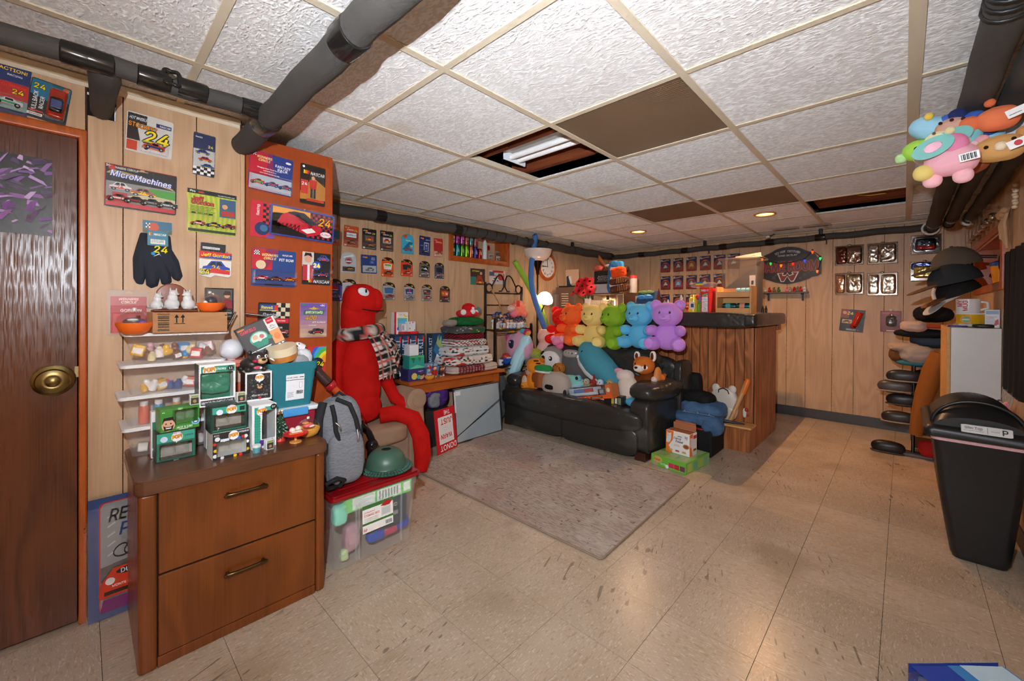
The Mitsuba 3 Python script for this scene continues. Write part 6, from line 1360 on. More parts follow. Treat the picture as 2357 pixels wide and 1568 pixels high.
z0 = TZT + .0005
dkb = lambda s: lambda b: (b.rect(0, 0, 1, 1, "16304a"), b.rect(.06, .06, .94, .94, s), b.disc(.55, .5, .3, "3a5a80"), b.poly([(.2, .2), (.5, .8), (.8, .25)], "a8b8c8"), b.rect(.08, .86, .4, .93, "d8dce0"))
carton(2.02, 3.22, z0, 2.21, 3.34, z0 + .105, "2a2a5a", "purple-navy boxed playset on the table's left front corner", lambda b: (b.rect(.03, .05, .97, .95, "34306c"), b.disc(.35, .4, .16, "d8c060"), b.disc(.75, .35, .16, "d89878"), b.disc(.75, .5, .14, "4a2a1a", .12), b.disc(.6, .3, .1, "40a890"), b.text("FAMILY", .7, .8, .1, "d8c8f0", .4)), group=None)
carton(2.05, 3.25, z0 + .105, 2.215, 3.36, z0 + .225, "2a8a80", "teal forest-picture cube box under the white cube", lambda b: (b.rect(.02, .02, .98, .98, "2f9a8c"), b.poly([(.02, .02), (.5, .3), (.98, .1), (.98, .02)], "6ac8a0"), b.poly([(.1, .9), (.3, .4), (.4, .95)], "1f6a4a"), b.poly([(.5, .95), (.7, .5), (.8, .95)], "2a7a50"), b.rect(.05, .85, .95, .97, "4ab858")))
carton(2.065, 3.27, z0 + .225, 2.165, 3.36, z0 + .325, "e4e6e8", "plain white cube on the teal forest box", lambda b: b.rect(.02, .02, .98, .98, "e8eaec"))
for i, x in enumerate((2.0, 2.085, 2.17, 2.255)):
 carton(x, 3.42, z0, x + .08, 3.56, z0 + .415, "1c3450", f"dark blue upright kit box, {('first', 'second', 'third', 'fourth')[i]} of the row at the back left of the table", lambda b: (b.rect(0, 0, 1, 1, "1a3048"), b.rect(.1, .72, .9, .96, "24486a"), b.rect(.62, .8, .9, .95, "c83038"), b.text("MODEL KIT", .35, .5, .14, "c8d4e0", 4, a=90), b.rect(.65, .05, .95, .3, "e0e4e8")), group=None)
carton(2.39, 3.42, z0, 2.6, 3.47, z0 + .41, "24405a", "large dark blue kit box with a robot picture, at the back of the table", lambda b: (b.rect(0, 0, 1, 1, "1f3c58"), b.rect(.0, .0, .18, 1, "16283e"), b.text("MODEL KIT", .09, .6, .08, "a8c0d8", 4, a=90), b.poly([(.25, .6), (.55, .98), (.98, .7), (.98, .4), (.6, .3)], "2a6a90"), b.poly([(.4, .75), (.5, .95), (.56, .8), (.7, .96), (.68, .76), (.8, .66), (.6, .62)], "9aa860"), b.poly([(.3, .3), (.45, .5), (.6, .42), (.8, .55), (.9, .32), (.6, .2)], "dce4ec"), b.rect(.2, .03, .95, .14, "4a90c0")), a=-6)
carton(2.235, 3.3, z0, 2.43, 3.4, z0 + .05, "5a9ac0", "flat pale blue box lying below the robot kit", None); carton(2.25, 3.31, z0 + .05, 2.44, 3.4, z0 + .095, "4a78a8", "flat blue box on top of the pale blue box", None); carton(2.24, 3.32, z0 + .095, 2.42, 3.4, z0 + .125, "8aa0b8", "grey-blue slim box on top of the flat blue box", None)
carton(2.02, 3.46, z0 + .4165, 2.17, 3.52, z0 + .625, "e8e6e2", "white building toy box with a red spine, standing on the kit boxes", lambda b: (b.rect(.0, .0, 1, 1, "eceae6"), b.rect(0, 0, .14, 1, "c02838"), b.text("Toy Set", .55, .88, .08, "d8a828", .5), b.rect(.22, .3, .92, .74, "8acc60"), b.rect(.26, .34, .88, .7, "58b0d0"), b.disc(.6, .4, .14, "d8a050"), b.disc(.3, .25, .12, "3a68b8"), b.rect(.72, .78, .96, .84, "e8c030")))
carton(2.06, 3.40, z0 + .4165, 2.25, 3.458, z0 + .44, "c02028", "flat red box under the white dice-patterned box", None)
carton(2.13, 3.405, z0 + .4405, 2.22, 3.455, z0 + .535, "e8e8e6", "small white box with red dots, on the flat red box", lambda b: [b.disc(x, y, .07, "c03038") for x, y in ((.2, .85), (.6, .9), (.85, .12), (.2, .3))] and None, a=8)
carton(2.065, 3.405, z0 + .4405, 2.12, 3.455, z0 + .52, "c4c2c0", "small grey box beside the white dotted box", None)
dome_toy(2.235, 3.20, z0, .045, "e8a838", "orange bowl capsule toy at the front of the table", [((0, 0, 1.0), (.6, .4, .3), "c8a8b8"), ((.2, .1, 1.1), (.3, .3, .2), "f0f0f0")])
t = thing("plastic_cup", "clear plastic cup between the purple box and the orange capsule", "cup")
b = B(mv(2.17, 3.36, z0)); b.lathe([(0, 0), (.03, 0), (.036, .07), (.034, .07), (.028, .004), (0, .004)], "ffffff", n=18); b.put(t, None, "clear")
for i, (x, y, z, s_, c, lab) in enumerate([(2.33, 3.25, .0, .9, ("b82020", "e0b080"), "red and black toy figure lying on the table by the blankets"), (2.39, 3.23, .0, .8, ("2a2a30", "d89040"), "black and orange toy figure in front of the folded blankets"), (2.30, 3.3, .0, 1.0, ("c8c8d0", "c83030"), "white and red robot toy beside the orange capsule"), (2.44, 3.26, .0, .8, ("b83028", "e8e0d8"), "red toy with a pale face at the edge of the blankets")]):
 t = thing("toy_figure", lab, "figure")
 b = B(mul(OBJ(x, y, z0, 20 * i), sc(s_))); b.rbox(0, 0, .05, .022, .016, .03, .008, c[0]); b.sph((0, -.004, .098), .02, c[1]); b.sph((0, .004, .106), (.022, .02, .016), shade(c[0], .6))
 for s2 in (-1, 1):
  b.tube([(s2 * .02, 0, .07), (s2 * .04, -.01, .05), (s2 * .045, -.02, .075)], .008, c[0], 7); b.tube([(s2 * .012, 0, .03), (s2 * .016, -.006, .002)], .011, shade(c[1], .8), 7)
 b.cyl((.03, -.02, .03), (.05, -.03, .13), .004, "303034", n=6); b.put(t, None, "satin")
# folded blankets, bottom to top
Z = z0
for i, (h, x0, x1, c, c2, bs, lab) in enumerate([
 (.085, 2.50, 3.15, "b8aca0", "6a2028", "matte", "grey and wine plaid quilt at the bottom of the blanket pile"), (.095, 2.46, 3.08, "d4ccc4", "2a2a2a", "plush", "cream blanket with black and red figures, second from the bottom of the pile"),
 (.095, 2.50, 3.02, "ccd0cc", "3a3a38", "plush", "white blanket with grey figures, in the middle of the pile"), (.075, 2.54, 2.98, "c8bcb4", "8a2a30", "plush", "red, grey and white patterned blanket above the white one"),
 (.055, 2.56, 2.95, "8a1c28", "2a1618", "plush", "thin red and black buffalo plaid blanket in the pile"), (.075, 2.55, 2.96, "4a4c4c", "2a5a34", "plush", "charcoal blanket with a green printed fold, near the top of the pile"), (.095, 2.62, 2.96, "1c5a30", "164826", "plush", "fluffy dark green blanket on top of the pile")]):
 t = thing("folded_blanket", lab, "blanket")
 cx, a = (x0 + x1) / 2, (x1 - x0) / 2
 b = B(); m = trimesh.creation.icosphere(subdivisions=5); d_ = np.array(m.vertices)
 p = 5.5 if i not in (6,) else 3
 V = d_ / (np.abs(d_) ** p).sum(1, keepdims=True) ** (1 / p) * [a, .16, h / 2]
 fold = .004 * np.sin(V[:, 2] / h * 2 * np.pi * (3 if i < 5 else 1.5)) * (np.abs(d_[:, 2]) < .7)
 V = V * (1 + (fold / .1)[:, None] * [[.3, .35, 0]]) + d_ * (.012 * (meshkit.fbm((V + 3 + i) * 9, 3, i)[:, None] - .5) * [[1, 1, .5]])
 q = meshkit.noise(V * [38, 38, 60] + i * 7, i)
 colr = lin(c) * np.ones((len(V), 1))
 if i == 0:
  g = ((V[:, 0] * 14) % 1 < .5) & (V[:, 0] > -.2) & (V[:, 0] < .1); colr[(V[:, 0] > -.25) & (V[:, 0] < .1)] = lin("6a2028"); colr[(np.abs((V[:, 0] * 26) % 1 - .5) < .07) & (V[:, 0] < .1)] = lin("c0b0a8")
 elif i == 4:
  colr = np.where((((V[:, 0] * 22) % 1 < .5) ^ ((V[:, 2] * 40 + V[:, 1] * 20) % 1 < .5))[:, None], lin(c), lin(c2))
 elif i == 3:
  colr = np.where((((V[:, 0] * 24) % 1 < .5) ^ ((V[:, 2] * 36) % 1 < .5))[:, None], lin("dcd8d4"), lin("7a6a64")); colr = np.where((q > .72)[:, None], lin("8a2a30"), colr)
 elif i == 5:
  colr = np.where(((V[:, 0] > -.02) & (V[:, 2] < .015))[:, None], lin("28583a"), colr); colr = np.where(((q > .7) & (V[:, 0] > -.04) & (V[:, 2] < .01))[:, None], lin("e08a30"), colr); colr = np.where(((q > .78) & (V[:, 0] < -.02))[:, None], lin("a8a8a4"), colr)
 elif i == 6:
  colr = colr * (.75 + .6 * q[:, None])
 else:
  colr = np.where((q > (.68 if i == 1 else .76))[:, None], lin(c2), colr); colr = np.where(((meshkit.noise(V * 30 + 50, 9) > .72) & (V[:, 0] < 0))[:, None], lin("b83a34"), colr)
 b.add(V + [cx, 3.34, Z + h / 2], m.faces, np.asarray(colr, float)); b.put(t, None, bs)
 Z += h
t = thing("knit_hat", "red and white knitted cap with a pompom, on top of the blanket pile", "hat")
b = B(); b.sup((2.80, 3.33, Z + .035), (.12, .1, .04), 2.5, "c83038", sub=3, amp=.01, freq=20); b.sph((2.81, 3.32, Z + .09), (.075, .065, .055), "c01c20", sub=3); b.sph((2.70, 3.27, Z + .05), .03, "e8e0dc"); b.sph((2.80, 3.24, Z + .055), .028, "e8e4e0"); b.sph((2.88, 3.28, Z + .05), .026, "e8e0dc"); b.rbox(2.815, 3.252, Z + .09, .016, .004, .014, .002, "f0ece8"); b.sph((2.93, 3.3, Z + .07), (.028, .025, .035), "5a8088"); b.put(t, None, "plush")
t = thing("slipper", "grey striped slipper-like cushion sticking out left of the green blanket", "cushion")
b = B(); b.sup((2.55, 3.3, Z - .06), (.07, .07, .035), 2.5, "8a8478", sub=3, amp=.012, freq=24); b.put(t, None, "plush")
t = thing("small_box", "little grey and blue cartons at the back right of the table", "box")
b = B(); b.box(3.0, 3.5, z0, 3.16, 3.58, z0 + .2, "8a8a8c", .003); b.box(3.01, 3.48, z0, 3.08, 3.4995, z0 + .19, "c8ccd4", .002); b.put(t, None, "satin")
t = thing("cloth_bundle", "beige cloth bundle at the right end of the table behind the quilt", "cloth")
b = B(); b.sup((3.1, 3.42, z0 + .035), (.085, .07, .036), 3, "a89c90", sub=3, amp=.012, freq=18); b.put(t, None, "plush")

# ---- niche with drink cans -----------------------------------------------------------------------------------------------------------
t = struct("window_1", "orange-brown framed niche in the card wall, filled with drink cans")
b = B()
for q in ((2.775, 1.845, 2.83, 2.2), (3.665, 1.845, 3.72, 2.2), (2.775, 1.845, 3.72, 1.905), (2.775, 2.15, 3.72, 2.2)):
 b.box(q[0], YC - .02, q[1], q[2], YC + .2, q[3], bev=.003)
b.put(t, "frame", "trim_wood")
b = B(); b.box(2.775, YC + .2, 1.8, 3.72, YC + .21, 2.25); b.put(t, "back_board", "panel_wood")
CAN = [("2f6a74", "dark teal"), ("38a0a8", "turquoise"), ("6aa848", "leaf green"), ("8ac820", "lime"), ("e08050", "coral orange"), ("4a3a98", "violet"), ("b82c30", "red")]
CAN2 = [("d8d0c4", "white and grey"), ("c050a0", "magenta"), ("d080c0", "pale pink"), ("c87868", "dusty rose"), ("70b0a8", "mint"), ("c07070", "salmon")]
for lv, lst in ((0, CAN), (1, CAN2)):
 for i, (c, nm_) in enumerate(lst):
  t = thing("drink_can", f"{nm_} tall drink can in the {'lower' if lv == 0 else 'upper'} row of the wall niche", "can", None)
  h = .128 if c == "b82c30" else .146
  M = mv(2.872 + .068 * i, YC + .06, 1.9055 + .1465 * lv)
  b = B(M); b.lathe([(0, .002), (.022, 0), (.026, .006), (.0295, .014), (.0295, h - .016), (.025, h - .004), (.0245, h - .001)], c, n=20); b.put(t, "body", "metal")
  b = B(M); b.lathe([(.0248, h - .002), (.0252, h), (.023, h), (.022, h - .003), (0, h - .003)], "c8c8c8", n=18); b.put(t, "top", "metal")
  b = B(M)
  for k in range(3):
   b.box(-.012 + .009 * k, -.0302, .05, -.008 + .009 * k, -.0296, .105 - .01 * k, shade(c, 1.6) if lv else "d8f0d0")
  b.box(-.012, -.0302, .02, .013, -.0297, .034, shade(c, .6)); b.put(t, "print", "satin")
t = thing("bottle", "white tall bottle at the right end of the upper can row", "bottle")
b = B(mv(3.375, YC + .07, 1.9055)); b.lathe([(0, 0), (.03, 0), (.03, .2), (.014, .24), (.014, .27), (0, .27)], "d8dcd4", n=18); b.put(t, None, "satin")
for i, (x, z, c) in enumerate([(3.45, 2.07, "b82430"), (3.50, 1.97, "b0a8a0"), (3.60, 2.01, "888480"), (3.605, 1.945, "b8b4ac"), (3.47, 1.925, "a89c94")]):
 t = thing("toy_card", f"{['red', 'pale grey', 'dark grey', 'silver', 'tan'][i]} little toy packet leaning inside the right of the wall niche", "toy card")
 b = B(); b.box(x - .035, YC + .10 - .01 * i, z - .03, x + .035, YC + .105 - .01 * i, z + .03, c, .001); b.put(t, "backing_card", "satin")
 b = B(); b.sup((x, YC + .095 - .01 * i, z - .008), (.028, .012, .015), 4, shade(c, 1.2)); b.put(t, "blister", "foil")

# ---- wall clock, lamps, pool noodles, metal rack -------------------------------------------------------------------------------------
t = thing("wall_clock", "oval wooden wall clock with a white dial behind the floor lamp", "clock")
M = mul(WC(4.48, 1.905), sc(.19, .195, 1))
b = B(M); b.lathe([(.76, 0), (1, .002), (1.0, .022), (.93, .034), (.84, .03), (.76, .02)], "ffffff", n=40); b.put(t, "case", "trim_wood")
b = B(M); b.lathe([(.80, .018), (.74, .03), (.72, .024)], "e8e0d0", n=40); b.lathe([(.75, .0185), (0, .0185)], "f0eeea", n=40); b.put(t, "dial", "satin")
b = B(WC(4.48, 1.905) @ mv(-.19, -.195, .0195)).on(.38, .39)
for k in range(12):
 a = math.pi / 2 - k * math.pi / 6
 b.text(("XII", "I", "II", "III", "IIII", "V", "VI", "VII", "VIII", "IX", "X", "XI")[k], .5 + .29 * math.cos(a), .5 + .29 * math.sin(a), .06, "282420", .1)
b.put(t, "numerals", "satin"); b = B(WC(4.48, 1.905) @ mv(-.19, -.195, .022)).on(.38, .39); b.poly([(.49, .5), (.47, .72), (.49, .76), (.51, .5)], "181614"); b.poly([(.5, .49), (.24, .485), (.22, .5), (.24, .515), (.5, .51)], "181614"); b.disc(.5, .5, .025, "181614"); b.put(t, "hands", "satin")
t = thing("floor_lamp", "unlit torchiere floor lamp with a white glass bowl on a dark pole", "lamp")
M = mv(4.045, 3.415, 0)
b = B(M); b.lathe([(.012, 1.93), (.06, 1.935), (.12, 1.96), (.165, 2.01), (.18, 2.075), (.183, 2.078), (.176, 2.078), (.155, 2.01), (.11, 1.965), (.05, 1.945), (0, 1.943)], "e0cfc4", n=36); b.put(t, "glass_bowl", "gloss")
b = B(M); b.lathe([(.011, 0.03), (.011, 1.75), (.016, 1.76), (.02, 1.80), (.06, 1.93), (.05, 1.935), (0, 1.93)], "3a2c22", n=18); b.put(t, "pole", "metal")
b = B(M); b.lathe([(0, 0), (.10, 0), (.10, .012), (.05, .03), (0, .032)], "2a2220", n=28); b.put(t, "base", "metal")
t = thing("reading_lamp", "glowing white lamp shade on the floor lamp's side arm", "lamp")
b = B(mul(mv(4.03, 3.28, 1.45), rot(12, 1))); b.lathe([(0, -.075), (.07, -.072), (.1, -.055), (.108, -.02), (.09, .03), (.055, .07), (.02, .085), (0, .086)], "ffffff", n=28); k = b.put(t, "shade", "matte")
scene[k]["emitter"] = {"type": "area", "radiance": {"type": "rgb", "value": [9.0, 6.2, 4.0]}}
b = B(); b.tube([(4.045, 3.41, 1.18), (4.0, 3.33, 1.2), (3.99, 3.29, 1.3), (4.02, 3.28, 1.37)], .008, "2a2220", 8); b.put(t, "arm", "metal")
for lab, c, pth in (("tall blue foam pool noodle in front of the floor lamp, reaching the ceiling", "4a78b8", [(4.02, 3.45, 2.27), (4.0, 3.44, 2.1), (3.9, 3.4, 1.8), (3.86, 3.34, 1.55), (3.9, 3.3, 1.35), (4.04, 3.30, 1.1), (4.22, 3.34, .8), (4.28, 3.40, .3), (4.28, 3.40, .005)]), ("yellow-green foam pool noodle leaning left of the floor lamp", "8cb83c", [(3.66, 3.46, 1.90), (3.76, 3.43, 1.76), (3.9, 3.4, 1.56), (4.05, 3.38, 1.35), (4.2, 3.40, 1.1), (4.32, 3.46, .7), (4.38, 3.49, .005)])):
 t = thing("pool_noodle", lab, "pool noodle")
 P = np.array(pth); q = np.linspace(0, len(P) - 1, 40)
 from scipy.interpolate import CubicSpline
 b = B(); b.tube(CubicSpline(np.arange(len(P)), P)(q), .034, c, 16); b.sph(P[0] + [0, 0, .001], (.011, .011, .002), "1c2430"); b.put(t, None, "matte")
t = thing("metal_rack", "black wrought-iron rack with scrolls, crowded with small figures", "rack")
RX0, RX1, RYB, RYF = 3.26, 3.89, 3.55, 3.385
for x, y, h in ((RX0, RYB, 1.61), (RX1, RYB, 1.58), (RX0, RYF, 1.19), (RX1, RYF, 1.12)):
 b = B(); b.box(x - .013, y - .013, .0, x + .013, y + .013, h, "161412", .003); b.sph((x, y, h + .006), .014, "161412"); b.put(t, "post", "gloss")
for z, nm_ in ((1.062, "shelf"), (.64, "shelf"), (.25, "shelf")):
 b = B(); b.box(RX0 - .01, RYF - .01, z, RX1 + .01, RYB + .01, z + .014, "1a1816", .003); b.box(RX0, RYF - .006, z - .04, RX1, RYF + .004, z - .03, "161412"); b.put(t, nm_, "gloss")
b = B()
for z in (1.245, 1.36):
 b.cyl((RX0, RYB, z), (RX1, RYB, z), .007, "161412", n=8)
b.cyl((RX0, RYB, 1.505), (RX1, RYB, 1.505), .009, "161412", n=8)
b.put(t, "back_rail", "gloss")
for s_ in (-1, 1):
 b = B(); cx = (RX0 + RX1) / 2
 pts = [(cx + s_ * (.255 + .05 * math.cos(a)), RYB, 1.562 + .05 * math.sin(a)) for a in np.linspace(2.8, -3.6, 22)]
 pts += [(cx + s_ * .2, RYB, 1.60), (cx + s_ * .13, RYB, 1.70), (cx + s_ * .09, RYB, 1.725), (cx + s_ * .045, RYB, 1.72), (cx + s_ * .012, RYB, 1.66), (cx + s_ * .012, RYB, 1.58), (cx + s_ * .05, RYB, 1.53), (cx + s_ * .09, RYB, 1.53)]
 b.tube(pts, .008, "161412", 8); b.put(t, "scroll", "gloss")
t = thing("walking_cane", "thin light brown cane with a curled handle leaning on the metal rack", "cane")
b = B(); b.tube([(3.25, 3.45, 1.56), (3.33, 3.40, 1.39), (3.41, 3.39, 1.21), (3.46, 3.39, 1.13), (3.44, 3.39, 1.093), (3.39, 3.39, 1.085), (3.34, 3.39, 1.12)], .008, "a87848", 8); b.put(t, None, "satin")
FG = "small ballplayer figures crowded on the black metal rack"
r_ = random.Random(21)
for i in range(26):
 row = i % 3
 x = RX0 + .05 + (RX1 - RX0 - .08) * (i // 3 + .2 + .3 * row) / 8.9; y = (3.42, 3.465, 3.51)[row]
 x += r_.uniform(-.01, .01); s_ = (.95, 1.05, 1.5)[row] * r_.uniform(.92, 1.08)
 cap = r_.choice(["26386a", "2a4a9a", "1c1c20", "26386a"]); skin = r_.choice(["d8a080", "8a5a40", "e0b090", "6a4030"]); uni = r_.choice(["e4e2de", "d8d8d8", "b0b4b8", "e4e2de", "3a5898"])
 t = thing("ballplayer_figure", "", "figure", FG)
 labels[t]["label"] = f"small {'white' if uni != '3a5898' else 'blue'}-uniformed ballplayer figure, {('front', 'middle', 'back')[row]} row, {('first', 'second', 'third', 'fourth', 'fifth', 'sixth', 'seventh', 'eighth', 'ninth')[i // 3]} from the left on the rack"
 M = mul(OBJ(x, y, 1.0765, r_.uniform(-50, 10)), sc(s_))
 b = B(M); b.lathe([(0, 0), (.026, 0), (.026, .008), (0, .008)], r_.choice(["2a4a8a", "1c1c20", "e0b040"]), n=12); b.tube([(-.008, 0, .008), (-.009, 0, .045)], .007, uni, 6); b.tube([(.008, 0, .008), (.009, 0, .045)], .007, uni, 6); b.sup((0, 0, .06), (.017, .012, .02), 3, uni, sub=1)
 b.tube([(-.016, 0, .072), (-.026, -.01, .06), (-.018, -.018, .066)], .005, uni, 5); b.tube([(.016, 0, .072), (.026, -.006, .055)], .005, uni, 5); b.put(t, "body", "satin")
 b = B(M); b.sph((0, -.002, .1), (.018, .019, .021), skin); b.sph((-.006, -.019, .101), .0025, "141414", sub=1); b.sph((.006, -.019, .101), .0025, "141414", sub=1); kh = b.put(t, "head", "satin")
 b = B(M); b.lathe([(.019, 0), (.018, .01), (.01, .018), (0, .02)], cap, mv(0, 0, .107), 12); b.sph((0, -.02, .109), (.014, .014, .003), cap, sub=1); b.put(kh, "cap", "satin")
t = thing("plush_toy", "pink and orange fluffy plush in a clear ball, on the rack behind the figures", "plush toy")
M = OBJ(3.66, 3.44, 1.26, 0)
b = B(M); b.sup((0.02, 0, .05), (.12, .07, .08), 2.4, "f08870", sub=4, amp=.014, freq=22); b.sup((.06, .0, .1), (.1, .05, .06), 2.4, "f0a080", sub=3, amp=.01, freq=22); b.sph((-.06, -.03, -.0), (.05, .045, .05), "e87a90", sub=3); b.sph((.12, -.03, .0), (.05, .04, .05), "f08a78", sub=3); b.put(t, "body", "plush")
b = B(M); b.sph((-.13, -.02, .09), .085, "ffffff", sub=3); b.put(t, "clear_ball", "clear")
b = B(M); b.sph((-.11, -.03, .06), (.05, .05, .04), "f0c8b8"); b.box(-.105, -.115, .085, -.045, -.11, .155, "d83038", .002); b.put(t, "red_tag", "satin")
for nm_, x, z, lab in (("bowl", 3.42, .6555, "blue bowl on the lower shelf of the metal rack"), ("speaker", 3.36, .6555, "")):
 if nm_ == "bowl":
  t = thing("bowl", lab, "bowl")
  b = B(mv(3.52, 3.46, .6555)); b.lathe([(0, 0), (.03, 0), (.06, .03), (.072, .07), (.068, .07), (.055, .03), (0, .01)], "2a58b0", n=24); b.put(t, None, "gloss")
  t = thing("red_toy", "red toy helmet sitting in the blue bowl on the rack", "toy")
  b = B(mv(3.52, 3.46, .72)); b.sph((0, 0, .02), (.055, .05, .045), "b83a34"); b.box(-.04, -.052, .0, .04, -.045, .02, "e0d8d0", .002); b.put(t, None, "satin")
  t = thing("mug", "small white mug with a dark badge beside the blue bowl", "mug")
  b = B(mv(3.40, 3.43, .6555)); b.lathe([(0, 0), (.03, 0), (.032, .06), (.029, .06), (.028, .006), (0, .006)], "e0dcd4", n=18); b.sph((.0, -.03, .03), (.014, .004, .014), "28282c"); b.put(t, None, "gloss")

# ---- rug, sofa, plush toys --------------------------------------------------------------------------------------------------------
t = thing("rug", "worn grey-brown area rug in front of the black sofa", "rug")
b = B(); P = Polygon([(1.862, 2.87), (1.885, 1.14), (3.235, 1.185), (3.19, 3.24)]).buffer(-.02).buffer(.02, 4)
b.ext(P, .0005, .011, "ffffff"); b.put(t, "pile", "rug_pile")
b = B(); q = np.array(P.exterior.coords); b.tube([(x, y, .0065) for x, y in q], .0062, "8a7866", 6); b.put(t, "bound_edge", "matte")
t = thing("sofa", "worn black leather two-seat sofa covered with plush toys", "sofa")
b = B(); b.box(3.34, 1.66, .07, 4.18, 3.28, .30, bev=.03); b.put(t, "base", "leather")
for y0, y1 in ((1.66, 2.47), (2.45, 3.26)):
 b = B(); c = (y0 + y1) / 2
 b.sup((3.325, c, .155), (.035, (y1 - y0) / 2, .125), 6, sub=4, amp=.006, freq=7); b.put(t, "front_panel", "leather")
b = B(); b.sup((3.35, 2.47, .335), (.105, .85, .115), 3.6, sub=5, amp=.014, freq=8); b.put(t, "front_roll", "leather")
for y0, y1 in ((1.76, 2.47), (2.45, 3.2)):
 b = B(); c = (y0 + y1) / 2; b.sup((3.66, c, .325), (.34, (y1 - y0) / 2, .10), 6, sub=5, amp=.012, freq=6); b.put(t, "seat_cushion", "leather")
 b = B(); b.sup((3.98, c, .64), (.15, (y1 - y0) / 2 + .01, .275), 4.2, sub=5, amp=.022, freq=7, seed=int(c * 10)); b.put(t, "back_cushion", "leather")
b = B(); b.sup((4.13, 2.47, .45), (.075, .86, .40), 7, sub=4, amp=.006, freq=6); b.put(t, "back_frame", "leather")
for y, z, s_ in ((1.655, .585, 1), (3.22, .50, -1)):
 b = B(); b.sup((3.70, y, z), (.36, .16 if s_ > 0 else .13, .085), 3, sub=5, amp=.014, freq=8); b.put(t, "arm_pad", "leather")
 b = B(); b.sup((3.72, y + .01, .29), (.38, .105, .24 if s_ > 0 else .18), 7, sub=5, amp=.008, freq=7); b.put(t, "arm", "leather")
b = B(); b.sup((4.08, 1.57, .5), (.14, .045, .32), 6, sub=4, amp=.006); b.put(t, "back_wing", "leather")
for x, y in ((3.40, 1.65), (3.40, 3.26), (4.1, 1.65), (4.1, 3.26)):
 b = B(); b.box(x - .055, y - .05, 0, x + .055, y + .05, .072, "3a1c10", .006); b.put(t, "foot", "satin")
b = B(); b.tube([(3.288, 2.46, .28), (3.287, 2.46, .15), (3.30, 2.46, .04)], .004, "4a4a46", 6); b.put(t, "seam", "leather")
t = thing("grey_throw", "grey cloth hanging over the sofa's left end beside the whiteboard", "cloth")
b = B(); b.sup((3.36, 3.40, .28), (.09, .05, .24), 3.5, "54585a", sub=4, amp=.03, freq=9); b.sup((3.32, 3.44, .06), (.10, .07, .055), 3, "4c5052", sub=4, amp=.025, freq=12); b.put(t, None, "matte")

def bear(y, z, x, s, c, word, turn=0, place=""):
 t = thing("plush_bear", f"{word} plush bear sitting on the sofa back, {place}", "plush bear", None)
 M = mul(OBJ(x, y, z, -90 + turn), sc(s * 1.08, s * 1.08, s * 1.03))
 d = lambda k: shade(c, k)
 b = B(M); b.sup((0, 0, .12), (.11, .09, .125), 2.2, c, sub=4); b.put(t, "body", "plush")
 b = B(M); b.sup((0, -.02, .325), (.128, .105, .112), 2.15, c, sub=4); kh = b.put(t, "head", "plush")
 for q in (-1, 1):
  b = B(M); b.sph((q * .10, .0, .412), (.05, .03, .05), c, sub=3); b.sph((q * .10, -.02, .411), (.03, .014, .03), d(1.1), sub=2); b.put(kh, "ear", "plush")
  b = B(M); b.sup((q * .118, -.065, .178), (.044, .065, .05), 2.2, c, sub=3, R=rot(q * 25)); b.put(t, "arm", "plush")
  b = B(M); b.sup((q * .105, -.09, .058), (.062, .08, .062), 2.2, c, sub=3, R=rot(q * 18)); b.sph((q * .125, -.155, .062), (.048, .016, .048), d(1.12), R=rot(q * 18)); b.put(t, "leg", "plush")
  b = B(M); b.sph((q * .042, -.117, .345), (.0095, .007, .012), "160c08"); b.sph((q * .042 - .002, -.124, .349), .003, "f0f0f0", sub=1); b.put(kh, "eye", "gloss")
 b = B(M); b.sup((0, -.122, .298), (.056, .036, .04), 2.3, d(1.06), sub=3); b.put(kh, "muzzle", "plush")
 b = B(M); b.sph((0, -.157, .312), (.018, .009, .012), d(.85)); b.tube([(-.034, -.15, .284), (0, -.158, .275), (.034, -.15, .284)], .002, d(.45), 5); b.put(kh, "nose", "plush")

bear(2.99, .90, 4.03, .95, "e2201a", "red", 12, "at the far left of the row"); bear(2.80, .905, 3.97, 1.02, "f46a30", "orange", -22, "second from the left")
bear(2.50, .90, 3.95, 1.03, "e8c878", "yellow", 0, "between the orange and the green one"); bear(2.25, .90, 3.96, 1.02, "82aa2c", "green", -20, "between the yellow and the blue one")
bear(1.955, .925, 3.95, 1.0, "62b4d8", "sky blue", -4, "between the green and the purple one"); bear(1.665, .93, 3.94, 1.02, "c48ad8", "purple", 10, "at the right end of the row")

def plush(label, M, parts, name="plush_toy", cat="plush toy"):
 """parts: (name, material, [(centre, radii, colour, power)])."""
 t = thing(name, label, cat)
 for nm_, bs, lst in parts:
  b = B(M)
  for q in lst:
   c, r, col = q[:3]
   b.sup(c, np.broadcast_to(r, 3), q[3] if len(q) > 3 else 2.2, col, sub=3 if max(np.broadcast_to(r, 3)) > .03 else 2, amp=.004 if max(np.broadcast_to(r, 3)) > .05 else 0, freq=14)
  b.put(t, nm_, bs)
 return t

F90 = lambda x, y, z, a=0: OBJ(x, y, z, -90 + a)
EY = lambda x, y, z, r=.008: ((x, y, z), (r, r * .5, r * 1.2), "121014")
t = plush("round pink plush with a big blue eye and rainbow ears, at the sofa's left", F90(3.68, 3.385, .70), [("head", "plush", [((0, 0, .16), (.19, .12, .18), "d8a4b8")]), ("eye", "gloss", [((-.03, -.112, .19), (.045, .02, .055), "26284a"), ((-.04, -.13, .215), (.009, .005, .011), "f0f0f0")]), ("ear", "plush", [((-.12, -.02, .31), (.06, .03, .05), "50b0a0"), ((-.16, -.03, .25), (.04, .03, .07), "d84090"), ((-.1, -.04, .335), (.05, .02, .02), "e0a030")]), ("ear", "plush", [((.12, -.02, .34), (.08, .03, .035), "c83070"), ((.08, -.035, .35), (.04, .02, .03), "40a8a8"), ((.16, -.03, .33), (.04, .02, .03), "e0a838")])])
